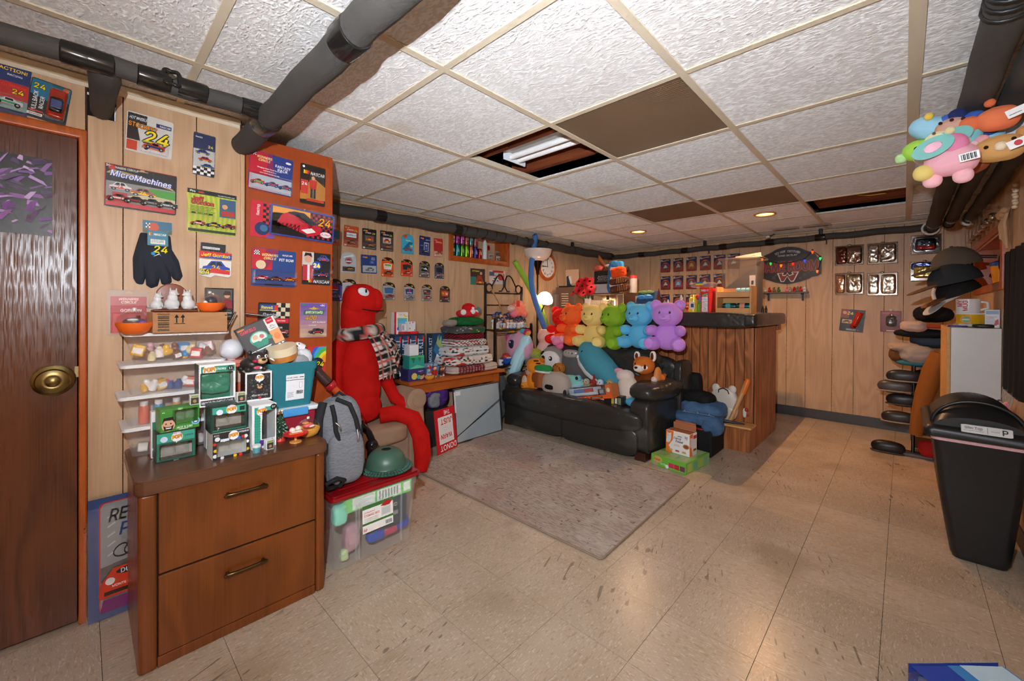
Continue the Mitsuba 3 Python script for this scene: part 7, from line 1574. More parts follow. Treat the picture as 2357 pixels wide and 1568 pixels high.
t = thing("sequin_pillow", "iridescent pale blue sequin roll standing at the left end of the plush pile", "pillow")
b = B(); b.tube([(3.58, 3.40, .50), (3.58, 3.39, .56), (3.62, 3.34, .74), (3.66, 3.26, .96), (3.66, 3.25, 1.0)], [.05, .075, .078, .072, .04], "a8d0d8", 22)
v = b.v[0]; b.c = [lin("8ab8c0") + (meshkit.noise(v * 160, 2)[:, None] * lin("d0e8f0"))[:, :3] * .7]; b.put(t, None, "gloss")
plush("pale pink and white bunny plush sitting at the sofa's left corner", F90(3.93, 3.18, .66), [("body", "plush", [((0, 0, .12), (.12, .1, .16), "e4bcb0"), ((.06, -.06, .12), (.04, .05, .09), "d8ccc0")]), ("head", "plush", [((0, -.01, .32), (.10, .085, .09), "eab8a8")]), ("ear", "plush", [((-.09, .02, .37), (.035, .025, .04), "e8b0a0")]), ("ear", "plush", [((.09, .02, .36), (.035, .025, .05), "e8b4a4")])])
plush("small bright pink plush flower-like toy between the bunny and the red bear", F90(3.86, 2.94, .94), [("body", "plush", [((0, 0, 0), (.075, .06, .06), "e890b0"), ((.05, -.03, -.05), (.05, .03, .04), "e870a0"), ((-.05, -.01, .03), (.04, .04, .035), "f0a0c0"), ((.06, 0, .03), (.03, .03, .04), "f0a8c0")])])
plush("yellow-green plush peeking out behind the clear bag and sequin roll", F90(3.78, 3.22, .78), [("body", "plush", [((0, 0, 0), (.09, .07, .06), "a0a840"), ((.06, -.02, -.05), (.05, .04, .06), "90983a")])])
t = thing("clear_bag", "clear plastic bag with pale toys inside, left in the plush pile", "bag")
b = B(); b.sup((3.70, 3.19, .70), (.07, .09, .07), 3, "e8f0e8", sub=3, amp=.014, freq=20); b.put(t, "bag", "frosted"); b = B(); b.sph((3.70, 3.2, .69), (.03, .045, .03), "c8d0a0"); b.sph((3.68, 3.14, .67), (.02, .03, .025), "60a8c8"); b.put(t, "contents", "satin")
plush("large grey owl-like plush with a white face and black-ringed eyes", F90(3.83, 2.98, .48), [("body", "plush", [((0, 0, .19), (.185, .11, .21), "8a857e")]), ("face", "plush", [((.02, -.085, .24), (.135, .05, .11), "e4e2de")]), ("eye", "gloss", [((.06, -.135, .27), (.024, .01, .026), "141414"), ((.06, -.146, .275), (.011, .006, .012), "f4f4f4"), ((-.05, -.133, .27), (.024, .01, .026), "141414")]), ("horn", "plush", [((-.1, -.07, .33), (.02, .01, .012), "1c1a1c"), ((-.12, -.07, .31), (.02, .01, .01), "1c1a1c")])])
plush("dark grey dome-shaped pillow plush with a pale muzzle at the sofa back", F90(3.86, 2.70, .48), [("body", "plush", [((0, 0, .17), (.19, .10, .20), "5c5a58", 2.6)]), ("muzzle", "plush", [((-.01, -.055, .335), (.09, .06, .045), "a8a29a", 3)]), ("face", "satin", [EY(-.04, -.11, .35), EY(.04, -.11, .345), ((0, -.115, .35), (.006, .004, .005), "2a2220")])])
t = thing("plush_shark", "long teal shark plush lying diagonally against the sofa back", "plush shark")
b = B(); P = np.array([(3.83, 2.56, .94), (3.82, 2.53, .90), (3.80, 2.46, .83), (3.78, 2.36, .75), (3.76, 2.26, .69), (3.74, 2.16, .63), (3.72, 2.06, .57), (3.70, 1.98, .53)])
b.tube(P, [.03, .09, .135, .145, .135, .115, .08, .03], "4a90a0", 20); b.put(t, "body", "plush")
b = B(); b.tube(P[1:6] + [-.03, .075, -.095], [.02, .05, .06, .05, .02], "d8d8d4", 14); b.put(t, "belly", "plush")
b = B(); b.sph((3.685, 2.48, .855), (.008, .016, .022), "10141a"); b.put(t, "eye", "gloss")
b = B()
for k in range(7):
 b.cyl((3.73 - .002 * k, 2.585 - .028 * k, .84 - .036 * k), (3.71 - .002 * k, 2.60 - .028 * k, .822 - .036 * k), .013, "ece8e4", .002, 6)
b.put(t, "teeth", "plush")
plush("orange plush cat-like toy with dark stripes, seated in the pile left of centre", F90(3.50, 2.985, .41), [("body", "plush", [((0, 0, .1), (.10, .08, .12), "e88a28"), ((-.09, -.05, .05), (.05, .06, .05), "e89030"), ((.1, -.04, .03), (.05, .06, .05), "e89030")]), ("head", "plush", [((.02, -.01, .27), (.11, .085, .085), "e88a2c")]), ("stripe", "plush", [((.06, -.05, .335), (.03, .03, .008), "3a1c10"), ((.09, -.05, .31), (.03, .03, .008), "3a1c10"), ((-.1, -.1, .02), (.03, .01, .006), "6a3010"), ((-.1, -.105, .045), (.03, .01, .006), "6a3010")]), ("ear", "plush", [((.1, 0, .34), (.03, .02, .03), "c86a20")])])
plush("brown dog plush lying head down with a large black nose and green cap", F90(3.47, 2.86, .40), [("head", "plush", [((0, 0, .13), (.085, .075, .13), "8a4a28", 2.6), ((.03, -.03, .12), (.05, .06, .12), "9a5a38", 2.6)]), ("nose", "plush", [((.045, -.085, .045), (.038, .03, .03), "141214")]), ("cap", "plush", [((.03, -.01, .275), (.11, .07, .035), "2f8a4a", 2.6)]), ("cap_rim", "plush", [((.05, -.03, .24), (.10, .07, .012), "e8e4e0", 2.8)]), ("ear", "plush", [((-.09, .0, .15), (.035, .05, .08), "7a4022")]), ("tag", "satin", [((-.03, -.09, -.02), (.006, .012, .035), "e8e8e8", 6)])])
plush("brown and cream plush otter lying on the sofa's left arm", F90(3.49, 3.10, .40), [("body", "plush", [((0, 0, .06), (.09, .07, .15), "74401f"), ((.05, -.03, -.06), (.055, .05, .07), "6a3a1c")]), ("belly", "plush", [((.02, -.055, .06), (.04, .03, .11), "cdb49c")]), ("head", "plush", [((.07, .02, .21), (.085, .07, .07), "bfa48e")]), ("face", "satin", [((.08, -.05, .24), (.01, .008, .009), "8a2420"), EY(.04, -.048, .235), EY(.115, -.045, .225)]), ("ear", "plush", [((.0, .03, .26), (.02, .02, .02), "a88a72")])])
plush("small leopard-spotted plush behind the pale bear pillow", F90(3.66, 2.77, .58), [("body", "plush", [((0, 0, .08), (.075, .06, .06), "b06a30"), ((.02, -.03, .02), (.05, .05, .03), "d8c0a8")]), ("spots", "plush", [((x, -.05, z), (.008, .006, .007), "3a1c0c") for x, z in ((-.04, .1), (-.015, .12), (.015, .105), (.04, .09), (0, .08), (-.03, .07), (.05, .07))])])
plush("mint tie-dyed frog plush with dark eyes in the middle of the pile", F90(3.63, 2.57, .42), [("body", "plush", [((0, 0, .1), (.15, .08, .09), "8cc8bc"), ((.08, -.04, .06), (.07, .05, .06), "a8c8dc"), ((-.06, -.05, .13), (.07, .05, .04), "a8dcb8"), ((.1, .0, .03), (.06, .06, .04), "c0c8e0")]), ("eye_bump", "plush", [((-.13, -.03, .18), (.03, .03, .03), "70b0b0"), ((.1, -.03, .17), (.035, .03, .035), "70b0b8")]), ("eye", "gloss", [((-.14, -.06, .185), (.014, .008, .014), "141c24"), ((.1, -.06, .175), (.018, .008, .018), "141c24")]), ("nostrils", "satin", [EY(-.03, -.1, .11, .004), EY(0, -.1, .108, .004)])])
plush("pale grey bear pillow plush with a big black oval nose, front of the pile", F90(3.47, 2.66, .40), [("body", "plush", [((0, 0, .12), (.17, .10, .13), "b4a698", 2.6)]), ("nose", "plush", [((-.02, -.095, .10), (.055, .02, .026), "181616", 2.8)]), ("ear", "plush", [((-.14, 0, .22), (.03, .025, .03), "b4a698")]), ("eye", "gloss", [((.15, -.055, .06), (.014, .02, .03), "16141a")]), ("tag", "satin", [((-.17, -.08, .0), (.01, .005, .03), "e0e0e0", 6)])])
for y, z, c, lab in ((2.36, .43, "b0a890", "small beige bird plush in a row behind the truck box"), (2.28, .43, "9a3430", "small red cardinal bird plush behind the truck box"), (2.20, .44, "c8d4dc", "small white owl plush behind the truck box"), (2.09, .45, "b89868", "small tan bird plush at the right behind the truck box")):
 plush(lab, mul(F90(3.60, y, z), sc(1.25)), [("body", "plush", [((0, 0, .05), (.036, .036, .06), c), ((0, -.01, .11), (.028, .028, .03), c)] + ([((0, 0, .15), (.008, .012, .03), c)] if c == "9a3430" else [])), ("face", "satin", [EY(-.012, -.036, .118, .004), EY(.012, -.036, .118, .004), ((0, -.04, .105), (.006, .008, .005), "d88a30")])])
t = thing("toy_truck_box", "long orange and clear box holding a toy race truck, lying on the sofa seat", "toy box")
M = mul(mv(3.44, 2.19, .442), rot(-98), rot(-13, 1))
b = B(); b.box(-.29, -.055, 0, .29, .055, .005, "e85a20"); b.box(-.29, .05, 0, .29, .055, .13, "3a2a20"); b.box(.22, -.055, 0, .29, .055, .13, "b86a3a", .002); b.box(-.29, -.056, 0, .29, -.052, .035, "e85a20"); b.put(t, "carton", "satin", M)
b = B(M @ mat((1, 0, 0), (0, 0, 1), (0, -1, 0), (-.29, -.0565, 0))).on(.58, .13); b.rect(.55, .06, .8, .2, "181614"); b.text("RACING TRANSPORTER", .675, .13, .06, "f0e8e0", .22); b.poly([(.4, .05), (.45, .22), (.43, .22), (.38, .05)], "f0e8e0"); b.rect(.89, .3, .99, .95, "d86a30"); b.disc(.94, .6, .035, "d8c8b0"); b.put(t, "print", "satin")
b = B(); b.box(-.27, -.035, .04, .1, .035, .115, "c4ccd4", .003); b.box(-.25, -.037, .055, .09, -.035, .062, "f0f0f0"); b.box(-.2, -.0375, .07, .0, -.0355, .105, "4a7ab0"); b.box(-.06, -.038, .072, .06, -.036, .108, "b82a2c"); b.box(.11, -.035, .02, .21, .035, .09, "202226", .006); b.box(.13, -.037, .05, .18, -.034, .085, "8a98a0")
for x in (-.2, -.16, -.05, .13, .19):
 b.cyl((x, -.04, .022), (x, .04, .022), .02, "1a1a1a", n=12); b.cyl((x, -.042, .022), (x, -.04, .022), .01, "c0c0c0", n=10)
b.put(t, "truck", "gloss", M)
b = B(); b.box(-.288, -.0535, .036, .22, -.0525, .13, "ffffff"); b.box(-.288, -.053, .129, .22, .05, .13, "ffffff"); b.put(t, "window", "clear", M)
carton(3.41, 1.86, .428, 3.49, 2.1, .515, "1c1a18", "black cardboard toy box with pictures, at the front right of the sofa seat", None, bs="satin")
b = B(mul(OBJ(3.45, 1.98, .4285), mat((0, -1, 0), (0, 0, 1), (-1, 0, 0), (-.0405, .12, 0)))).on(.24, .086); b.rect(.02, .05, .3, .95, "1c1a18"); b.rect(.05, .35, .22, .85, "d8d4c8"); b.rect(.5, .05, .98, .95, "2a2620"); b.rect(.55, .15, .66, .85, "c8b048"); b.rect(.7, .2, .8, .8, "d8d0c0"); b.rect(.84, .15, .96, .85, "6a7a58"); b.put([k for k in labels if labels[k].get("label", "").startswith("black cardboard toy")][0], "print", "satin")
carton(3.37, 2.02, .4265, 3.42, 2.44, .438, "a87858", "flat tan cardboard strip on the sofa's front edge", None, name="cardboard_strip", bs="matte")
plush("white and pink mouse plush leaning on the red panda plush", F90(3.60, 1.90, .43), [("body", "plush", [((0, 0, .12), (.10, .09, .14), "dccab8")]), ("head", "plush", [((-.03, 0, .25), (.085, .07, .06), "e0ccc0")]), ("ear", "plush", [((-.09, -.01, .29), (.05, .02, .03), "d898a0")]), ("tail", "plush", [((.05, -.09, .06), (.05, .02, .02), "e0b8a8")])])
plush("blue plush lying under the white mouse plush at the sofa's right", F90(3.52, 1.78, .425), [("body", "plush", [((0, 0, .04), (.10, .07, .045), "5aa8c8"), ((.05, -.02, .01), (.05, .04, .03), "b8c040")])])
plush("red panda plush in a brown coat, sitting at the right end of the sofa seat", F90(3.70, 1.74, .44), [("body", "plush", [((0, 0, .13), (.12, .1, .16), "6a3416"), ((-.1, -.04, .2), (.04, .05, .05), "5a2c12"), ((.09, -.08, .0), (.05, .06, .04), "6a3416")]), ("head", "plush", [((-.04, -.02, .35), (.10, .08, .085), "c86a2a")]), ("muzzle", "plush", [((-.06, -.085, .325), (.05, .035, .035), "e8dccc"), ((-.01, -.07, .34), (.04, .03, .03), "e8dccc")]), ("ear", "plush", [((-.12, 0, .43), (.03, .02, .045), "e8e0d4"), ((-.118, -.014, .43), (.016, .012, .03), "5a2c14")]), ("ear", "plush", [((.04, 0, .44), (.03, .02, .05), "e8e0d4"), ((.038, -.014, .44), (.016, .012, .034), "5a2c14")]), ("nose", "gloss", [((-.07, -.122, .335), (.016, .01, .011), "121014"), EY(-.095, -.088, .365), EY(-.015, -.09, .365)]), ("eye_patch", "plush", [((.005, -.095, .345), (.012, .01, .022), "3a1c10")]), ("scarf_edge", "plush", [((.1, -.03, .27), (.03, .05, .08), "d88a4a"), ((.15, -.04, .14), (.025, .05, .09), "d88a4a")])])
t = thing("ball_charm", "clear ball toy resting by the red panda's foot", "toy ball")
b = B(); b.sph((3.60, 1.64, .70 - .02), .03, "e0c0b0"); b.put(t, None, "gloss")
t = thing("orange_cone", "orange cone-shaped toy lying on the sofa's right arm", "toy")
b = B(mul(mv(3.74, 1.62, .695), rot(80, 1), rot(20))); b.lathe([(0, -.04), (.034, -.04), (.036, -.034), (.012, .05), (0, .05)], "e87828", n=18); b.put(t, None, "satin")

# ---- bar -----------------------------------------------------------------------------------------------------------------------------
t = thing("bar_counter", "brown grooved wood bar with a padded black leather edge and a low step", "bar")
gy = np.arange(1.03, 3.3, .083)
b = B(); b.box(4.43, 1.025, 0, 5.28, 3.25, 1.16, "3a1c0c"); b.put(t, "core", "matte")
for y0, y1 in zip(gy[:-1], gy[1:]):
 b = B(); b.box(4.422, y0 + .003, 0 if y0 > 1.4 else .235, 4.4295, y1 - .003, 1.15, bev=.001); b.put(t, "board", "bar_wood")
b = B(); b.box(4.424, 1.015, 0, 5.28, 1.0245, 1.15, bev=.001); b.put(t, "side_panel", "bar_wood")
b = B(); b.box(4.245, 1.015, 0, 4.421, 1.42, .212, bev=.002); b.put(t, "step_box", "bar_wood")
for y0, y1 in zip(np.arange(1.02, 1.4, .083), np.arange(1.1, 1.5, .083)):
 b = B(); b.box(4.237, y0 + .003, 0, 4.2445, min(y1, 1.42) - .002, .205, bev=.001); b.put(t, "board", "bar_wood")
b = B(); b.box(4.23, 1.005, .2125, 4.421, 1.43, .234, bev=.004); b.put(t, "step_tread", "pine_wood")
b = B(); b.box(4.3, 1.0, 1.19, 5.45, 3.3, 1.283, "5a3418", .004); b.put(t, "top", "satin")
b = B(); b.sup((4.25, 2.14, 1.222), (.075, 1.16, .074), 7, sub=5, amp=.006, freq=6); b.put(t, "padded_edge", "leather")
b = B(); b.sup((4.80, 1.005, 1.228), (.66, .055, .062), 8, sub=5, amp=.005, freq=6); b.put(t, "padded_edge", "leather")
b = B(); b.box(5.28, 1.0, 1.1, 5.44, 1.03, 1.16, bev=.004); b.put(t, "bracket", "bar_wood")
ZB = 1.2845
t = thing("cracker_box", "tall narrow red snack box with a nutrition panel on the bar", "box")
M = OBJ(4.50, 1.475, ZB, -90)
b = B(); b.box(-.042, -.1, 0, .042, .1, .265, "c8202c", .002); b.put(t, "carton", "satin", M)
b = B(M @ FACE(.084, .2, .265)).on(.084, .265); b.text("CHEEZ-IT", .5, .88, .075, "f4f0e8", .86); b.rect(.16, .06, .84, .64, "ece8e4"); [b.rect(.2, .1 + .06 * k, .8 - .1 * (k % 3), .115 + .06 * k, "6a6460") for k in range(9)]; b.poly([(.15, .7), (.8, .78), (.85, .74), (.3, .66)], "4ab06a"); b.disc(.75, .68, .12, "e8a060", .03); b.put(t, "print", "satin")
t = thing("chip_bag", "clear bag of rings with a rainbow label, lying on the red snack box", "bag")
b = B(); b.sup((4.5, 1.52, ZB + .295), (.06, .13, .028), 3, "e0e0dc", sub=3, amp=.014, freq=20); b.put(t, "bag", "frosted")
b = B()
for k, c in enumerate(("d83a30", "e88a28", "e8d030", "40a048", "3060b0")):
 b.box(4.437, 1.51, ZB + .278 + .009 * k, 4.44, 1.58, ZB + .287 + .009 * k, c)
b.put(t, "label", "satin")
t = thing("wooden_organizer", "light wooden desktop organizer with drawers of cans and tape on the bar", "organizer")
M = OBJ(4.62, 1.245, ZB, -90); W, D = .33, .2
b = B()
for x in (-W / 2 + .009, W / 2 - .009):
 b.box(x - .009, -D / 2, 0, x + .009, D / 2, .275, bev=.002, M=M)
b.put(t, "side", "pine_wood")
for z in (.0, .165):
 b = B(); b.box(-W / 2 + .018, -D / 2, z, W / 2 - .018, D / 2, z + .01, M=M); b.put(t, "shelf", "pine_wood")
 b = B(); b.box(-W / 2 + .018, -D / 2, z, W / 2 - .018, -D / 2 + .01, z + .055, M=M, bev=.002); b.put(t, "front_rail", "pine_wood")
b = B(); b.box(-W / 2, D / 2 - .008, 0, W / 2, D / 2, .26, M=M); b.put(t, "back", "pine_wood")
for i, (x, lab) in enumerate(((-.045, "teal drink can lying in the organizer, left one"), (.085, "teal and peach drink can lying in the organizer, right one"))):
 t = thing("drink_can", lab, "can")
 b = B(mul(M, mv(x - .062, -.045, .042 + .03), rot(90, 1))); b.lathe([(0, .001), (.028, 0), (.033, .008), (.033, .114), (.026, .124), (0, .122)], "3a98a0", n=20); b.put(t, "body", "metal")
 b = B(mul(M, mv(x - .062, -.045, .042 + .03), rot(90, 1))); b.lathe([(.0333, .03), (.0333, .075)], "e89a80" if i else "50a8b0", n=20); b.put(t, "label", "satin")
for i in range(3):
 t = thing("tape_roll", f"light blue tape roll on the organizer's top shelf, {('left', 'middle', 'right')[i]} of three", "tape roll")
 b = B(mul(M, mv(.04 + .045 * i - .02, -.04, .175 + .042), rot(90, 1))); b.lathe([(.02, 0), (.042, 0), (.042, .036), (.02, .036), (.02, 0)], "88c0d0", n=20); b.put(t, None, "satin")
t = thing("pink_toy", "small pink toy beside the light blue tape rolls", "toy")
b = B(M); b.sph((-.06, -.04, .197), (.03, .025, .022), "e87890"); b.put(t, None, "satin")
t = thing("storage_bin", "clear plastic bin with dark sand-like filling behind the wooden organizer", "storage bin")
M = OBJ(5.0, 1.28, ZB, -90)
b = B(); b.box(-.18, -.14, 0, .18, .14, .60, "908c88", .03); b.put(t, "tub", "frosted", M)
b = B(); b.box(-.21, -.16, .575, .21, .16, .60, "a09c98", .01); b.put(t, "lid", "frosted", M)
b = B(); b.ext(Polygon([(-.165, .01), (.165, .01), (.165, .5), (.1, .48), (-.165, .25)]), -.12, .12, "5a5452", mat((1, 0, 0), (0, 0, 1), (0, -1, 0), (0, 0, 0))); b.put(t, "filling", "matte", M)
b = B(M @ mat((1, 0, 0), (0, 0, 1), (0, -1, 0), (.10, -.1415, .26))).on(.055, .14); b.rect(0, 0, 1, 1, "b8b4b0"); b.rect(.3, .3, .7, .6, "404040"); b.put(t, "sticker", "satin")
t = thing("paper_sheet", "folded grey paper standing on the clear bin", "paper")
b = B(); b.flat([(4.95, 1.34, ZB + .605), (5.0, 1.10, ZB + .605), (5.05, 1.12, ZB + .66), (5.02, 1.36, ZB + .63)], [[0, 1, 2], [0, 2, 3], [0, 2, 1], [0, 3, 2]], "8a8680"); b.put(t, None, "matte")
for y, z, c, h, lab in ((1.66, 0, "e0c838", .2, "yellow cleaning tub with a lid on the bar left of the red snack box"), (1.575, 0, "4aa83a", .12, "bright green toy shape on the bar beside the red snack box"), (1.56, .12, "4a70c0", .07, "small blue toy on top of the green one on the bar")):
 t = thing("tub" if c == "e0c838" else "small_toy", lab, "tub" if c == "e0c838" else "toy")
 b = B(mv(4.6, y, ZB + z)); b.lathe([(0, 0), (.045, 0), (.047, .01), (.044, h * .8), (.03, h * .88)], c, n=18); b.lathe([(.034, h * .86), (.034, h), (0, h + .003)], shade(c, .9), n=16)
 if c == "e0c838":
  b.box(-.048, -.03, .04, -.044, .03, .12, "e8e0c8"); b.box(-.049, -.02, .06, -.046, .01, .1, "384a90"); b.sph((0, -.05, .17), .03, "c83838")
 b.put(t, None, "gloss")
r_ = random.Random(8)
for i, (y, h, c, w) in enumerate([(1.80, .20, "c8c8cc", .03), (1.75, .12, "c86a40", .028), (1.86, .11, "d8d4d0", .035), (1.92, .08, "b83a34", .03), (1.70, .14, "d87a50", .022), (1.97, .15, "e8e4e0", .02), (2.05, .10, "3f7a30", .04)]):
 t = thing("ornament", ("tiered silver ornament topping the left of the bar's clutter", "orange-brown cup-like ornament on the bar", "white squat ornament on the bar behind the purple bear", "little red ornament behind the purple bear", "slim coral ornament beside the yellow tub", "slim white loop-like ornament behind the blue bear", "green wreath-like ornament beside the little model house")[i], "ornament")
 b = B(mv(4.62 + .05 * (i % 2), y, ZB)); b.lathe([(0, 0), (w, 0), (w * .9, .01), (w * .35, h * .3), (w * .9, h * .45), (w * .95, h * .5), (w * .3, h * .6), (w * .6, h * .8), (w * .2, h), (0, h)], c, n=16); b.put(t, None, "gloss")
t = thing("dark_bottle", "pair of tiny dark bottles at the right end of the bar", "bottle")
b = B()
for y in (1.055, 1.085):
 b.lathe([(0, 0), (.012, 0), (.012, .05), (.005, .065), (.005, .08), (0, .08)], "1c1818", mv(4.9, y - .02, ZB), 10)
b.put(t, None, "gloss")
t = thing("toaster_oven", "shiny steel toaster oven with a ribbed front on the bar behind the bears", "toaster oven")
M = OBJ(4.98, 2.96, ZB, -90)
b = B(); b.box(-.33, -.13, 0, .33, .2, .25, "a89480", .012); b.put(t, "body", "metal", M)
b = B(); b.box(-.30, -.136, .03, .22, -.128, .22, "d8c4a0", .004); b.put(t, "door", "foil", M)
b = B()
for k in range(24):
 b.cyl((-.22 + .0175 * k, -.14, .04), (-.22 + .0175 * k, -.14, .15), .005, "e8dcc8", n=6)
b.put(t, "rack_bars", "foil", M)
b = B(); b.box(-.29, -.139, .18, -.2, -.134, .21, "e8c890"); b.box(.08, -.142, .16, .12, -.13, .215, "2a2018"); b.box(-.16, -.142, .16, -.12, -.13, .215, "3a2818"); b.box(.25, -.137, .03, .32, -.13, .22, "8a6a50"); b.put(t, "controls", "satin", M)
t = thing("louvred_box", "brown metal box with louvre slots left of the flower vase", "appliance")
M = OBJ(4.72, 3.40, .9, -90)
b = B(); b.box(-.16, -.1, 0, .16, .12, .72, "6a5244", .006); b.put(t, "body", "satin", M)
b = B()
for k in range(6):
 b.box(-.06, -.106, .46 + .032 * k, .06, -.1, .472 + .032 * k, "e0c8b0", .002)
b.put(t, "louvre", "satin", M)
b = B(); b.lathe([(0, 0), (.05, 0), (.05, .2), (0, .2)], "c8b8b0", M @ mv(-.13, -.14, .42), 16); b.put(t, "jar", "frosted")
b = B(); b.box(-.14, -.06, .721, .10, .08, .74, "141210", .003); b.put(t, "tray", "satin", M)
t = thing("stand", "dark cabinet behind the sofa that holds the louvred box", "cabinet")
b = B(); b.box(4.55, 3.255 + .01, 0, 4.95, 3.58, .899, "3a2418", .004); b.put(t, None, "satin")
t = thing("picture_card", "beige card with a navy and white picture standing on the louvred box", "card")
b = B(mul(OBJ(4.76, 3.37, 1.625, -80), rot(6, 0))); b.box(-.10, 0, .016, .10, .004, .245, "d0aa88"); b.flat([(-.09, -.001, .02), (-.02, -.001, .02), (-.02, -.001, .1), (-.06, -.001, .16), (-.09, -.001, .15)], [[0, 1, 2], [0, 2, 3], [0, 3, 4]], "28303e"); b.flat([(-.06, -.0015, .15), (-.02, -.0015, .16), (-.01, -.0015, .06), (-.03, -.0015, .03)], [[0, 2, 1], [0, 3, 2], [0, 1, 2], [0, 2, 3]], "e0dcd4"); b.put(t, None, "satin")
t = thing("flower_vase", "white faceted vase of red daisies on the bar behind the orange bear", "vase")
M = mv(4.55, 2.98, ZB)
b = B(M); b.lathe([(0, 0), (.045, 0), (.05, .02), (.036, .1), (.045, .17), (.042, .17), (.03, .1), (0, .05)], "e0d4cc", n=8); b.put(t, "vase", "satin")
r_ = random.Random(3)
for k, (dy, z, a) in enumerate([(.10, .27, -20), (.02, .24, 0), (-.09, .25, 20), (.05, .33, -10), (-.04, .33, 10), (-.11, .31, 25), (.13, .34, -30), (.0, .40, 0), (.16, .25, -35), (-.06, .39, 15), (.09, .39, -15)]):
 c = ("c81828", "e04048", "d02030", "b01420")[k % 4]
 p = np.array([-.05 - .02 * (k % 3), dy, z])
 b = B(M); b.tube([(0, 0, .12), p * .6 + [0, 0, .04], p], .004, "3a5a28", 5); b.put(t, "stem", "matte")
 m = mul(M, mv(*p), rot(a), rot(-65 + 10 * (k % 3), 1))
 b = B(m)
 for j in range(14):
  q = rot(j * 360 / 14 + 9 * k); b.sph((q @ [.036, 0, .003, 1])[:3], (.03, .0085, .004), c, R=q, sub=1)
 b.sph((0, 0, .006), (.014, .014, .009), "1c0c0a"); b.put(t, "flower", "plush")
t = thing("plastic_basket", "black plastic basket with rows of small holes on the toaster oven", "basket")
M = OBJ(5.06, 2.98, ZB + .251, -90)
b = B(); b.box(-.17, -.1, .13, .17, .1, .31, "17171a", .008); b.put(t, "tub", "satin", M)
b = B()
for r0 in range(4):
 for k in range(11):
  b.sph((-.11 + .024 * k + .012 * (r0 % 2), -.1, .17 + .022 * r0), (.006, .002, .005), "c8c8cc", sub=1)
labels[b.put(t, "holes", "satin", M)] = {"kind": "stuff"}
b = B(); b.box(-.17, -.1, .001, .17, .1, .13, "b4b4b8", .004); b.put(t, "grey_box", "satin", M)
for y, x, z, s_, c, lab, nm_ in ((3.10, 5.0, .57, (.05, .07, .045), "b85048", "red and white crumpled wrapper in the black basket", "wrapper"), (2.86, 5.0, .60, (.06, .13, .022), "dcdad8", "white plate-like lid lying across the black basket", "plate"), (2.70, 5.0, .54, (.05, .06, .045), "1c1a1c", "black mesh bag at the right of the black basket", "bag")):
 t = thing(nm_, lab, nm_); b = B(); b.sup((x, y, ZB + z + .03), s_, 2.5, c, sub=3, amp=.008, freq=24); b.put(t, None, "satin")
t = thing("wooden_paddle", "brown wooden paddle sticking up from the black basket", "paddle")
b = B(); b.tube([(5.05, 2.98, ZB + .56), (5.05, 3.05, ZB + .66), (5.05, 3.11, ZB + .73), (5.05, 3.13, ZB + .79)], [.018, .022, .03, .012], "8a4a24", 10); b.put(t, None, "satin")
t = thing("chip_bag", "blue and white chip bag leaning on the black basket", "bag")
M = mul(OBJ(4.86, 2.78, ZB + .252, -88), rot(6, 1))
b = B(); b.sup((0, 0, .21), (.105, .035, .21), 5, "2a6a98", sub=4, amp=.012, freq=14); v = b.v[0]; b.c = [np.where(((v[:, 2] < .2) & (v[:, 2] > .07) & (v[:, 0] > -.06))[:, None], lin("dcdcd8"), np.where((v[:, 2] > .3)[:, None], lin("2f70a8"), lin("2a6a98")))]; b.put(t, "bag", "gloss", M)
b = B(mul(M, mat((1, 0, 0), (0, 0, 1), (0, -1, 0), (-.07, -.041, .27)))).on(.16, .08); b.text("RUFFLES", .5, .5, .5, "c83040", .9, out="f0f0f0", slant=.1); b.put(t, "lettering", "satin")
t = thing("cookie_pack", "orange and brown plastic cookie tray in front of the blue chip bag", "food pack")
M = mul(OBJ(4.80, 2.64, ZB + .252, -85), rot(-8, 1))
b = B(); b.sup((0, 0, .26), (.11, .03, .075), 2.6, "e8501c", sub=3, amp=.012, freq=20); b.put(t, "orange_bag", "gloss", M)
for k in range(2):
 b = B(); b.sup((.0, -.02, .05 + .1 * k), (.13, .045, .045), 4, "5a3420", sub=3)
 for j in range(6):
  b.tube([(-.02 + .024 * j, -.066, .015 + .1 * k), (.0 + .024 * j, -.07, .09 + .1 * k)], .004, "c88a60", 5)
 b.put(t, "tray", "gloss", M)
for y, z, h, c, lab in ((2.585, .252, .22, "c83a38", "red and silver tin right of the orange cookie bag"), (2.50, .02, .2, "c8bcb4", "grey lidded tub right of the cookie trays")):
 t = thing("tin", lab, "tin"); b = B(mv(5.02, y, ZB + (z if z > .1 else .0))); b.lathe([(0, 0), (.05, 0), (.05, h), (0, h)], "c4bcb8", n=20); b.lathe([(.052, h - .03), (.052, h + .005), (0, h + .006)], c, n=20); b.put(t, None, "satin")
t = thing("model_house", "little half-timbered model house with a blue patterned roof on the bar", "model house")
M = OBJ(4.66, 2.20, ZB, -90)
b = B(); b.box(-.11, -.06, 0, .11, .06, .12, "e4d8cc"); b.ext([(-.065, 0), (.065, 0), (0, .12)], -.115, .115, "e4d8cc", mat((0, 1, 0), (0, 0, 1), (1, 0, 0), (0, 0, .12))); b.put(t, "walls", "satin", M)
b = B()
for x in (-.11, -.055, 0, .055, .11):
 b.box(x - .005, -.064, 0, x + .005, -.06, .12, "5a2c18")
for z in (.0, .06, .112):
 b.box(-.112, -.065, z, .112, -.06, z + .008, "5a2c18")
b.put(t, "beams", "satin", M)
b = B()
for s2 in (-1, 1):
 b.flat([(-.13, s2 * .085, .10), (.13, s2 * .085, .10), (.13, 0, .25), (-.13, 0, .25)], [[0, 1, 2], [0, 2, 3], [0, 2, 1], [0, 3, 2]], "2a4a70")
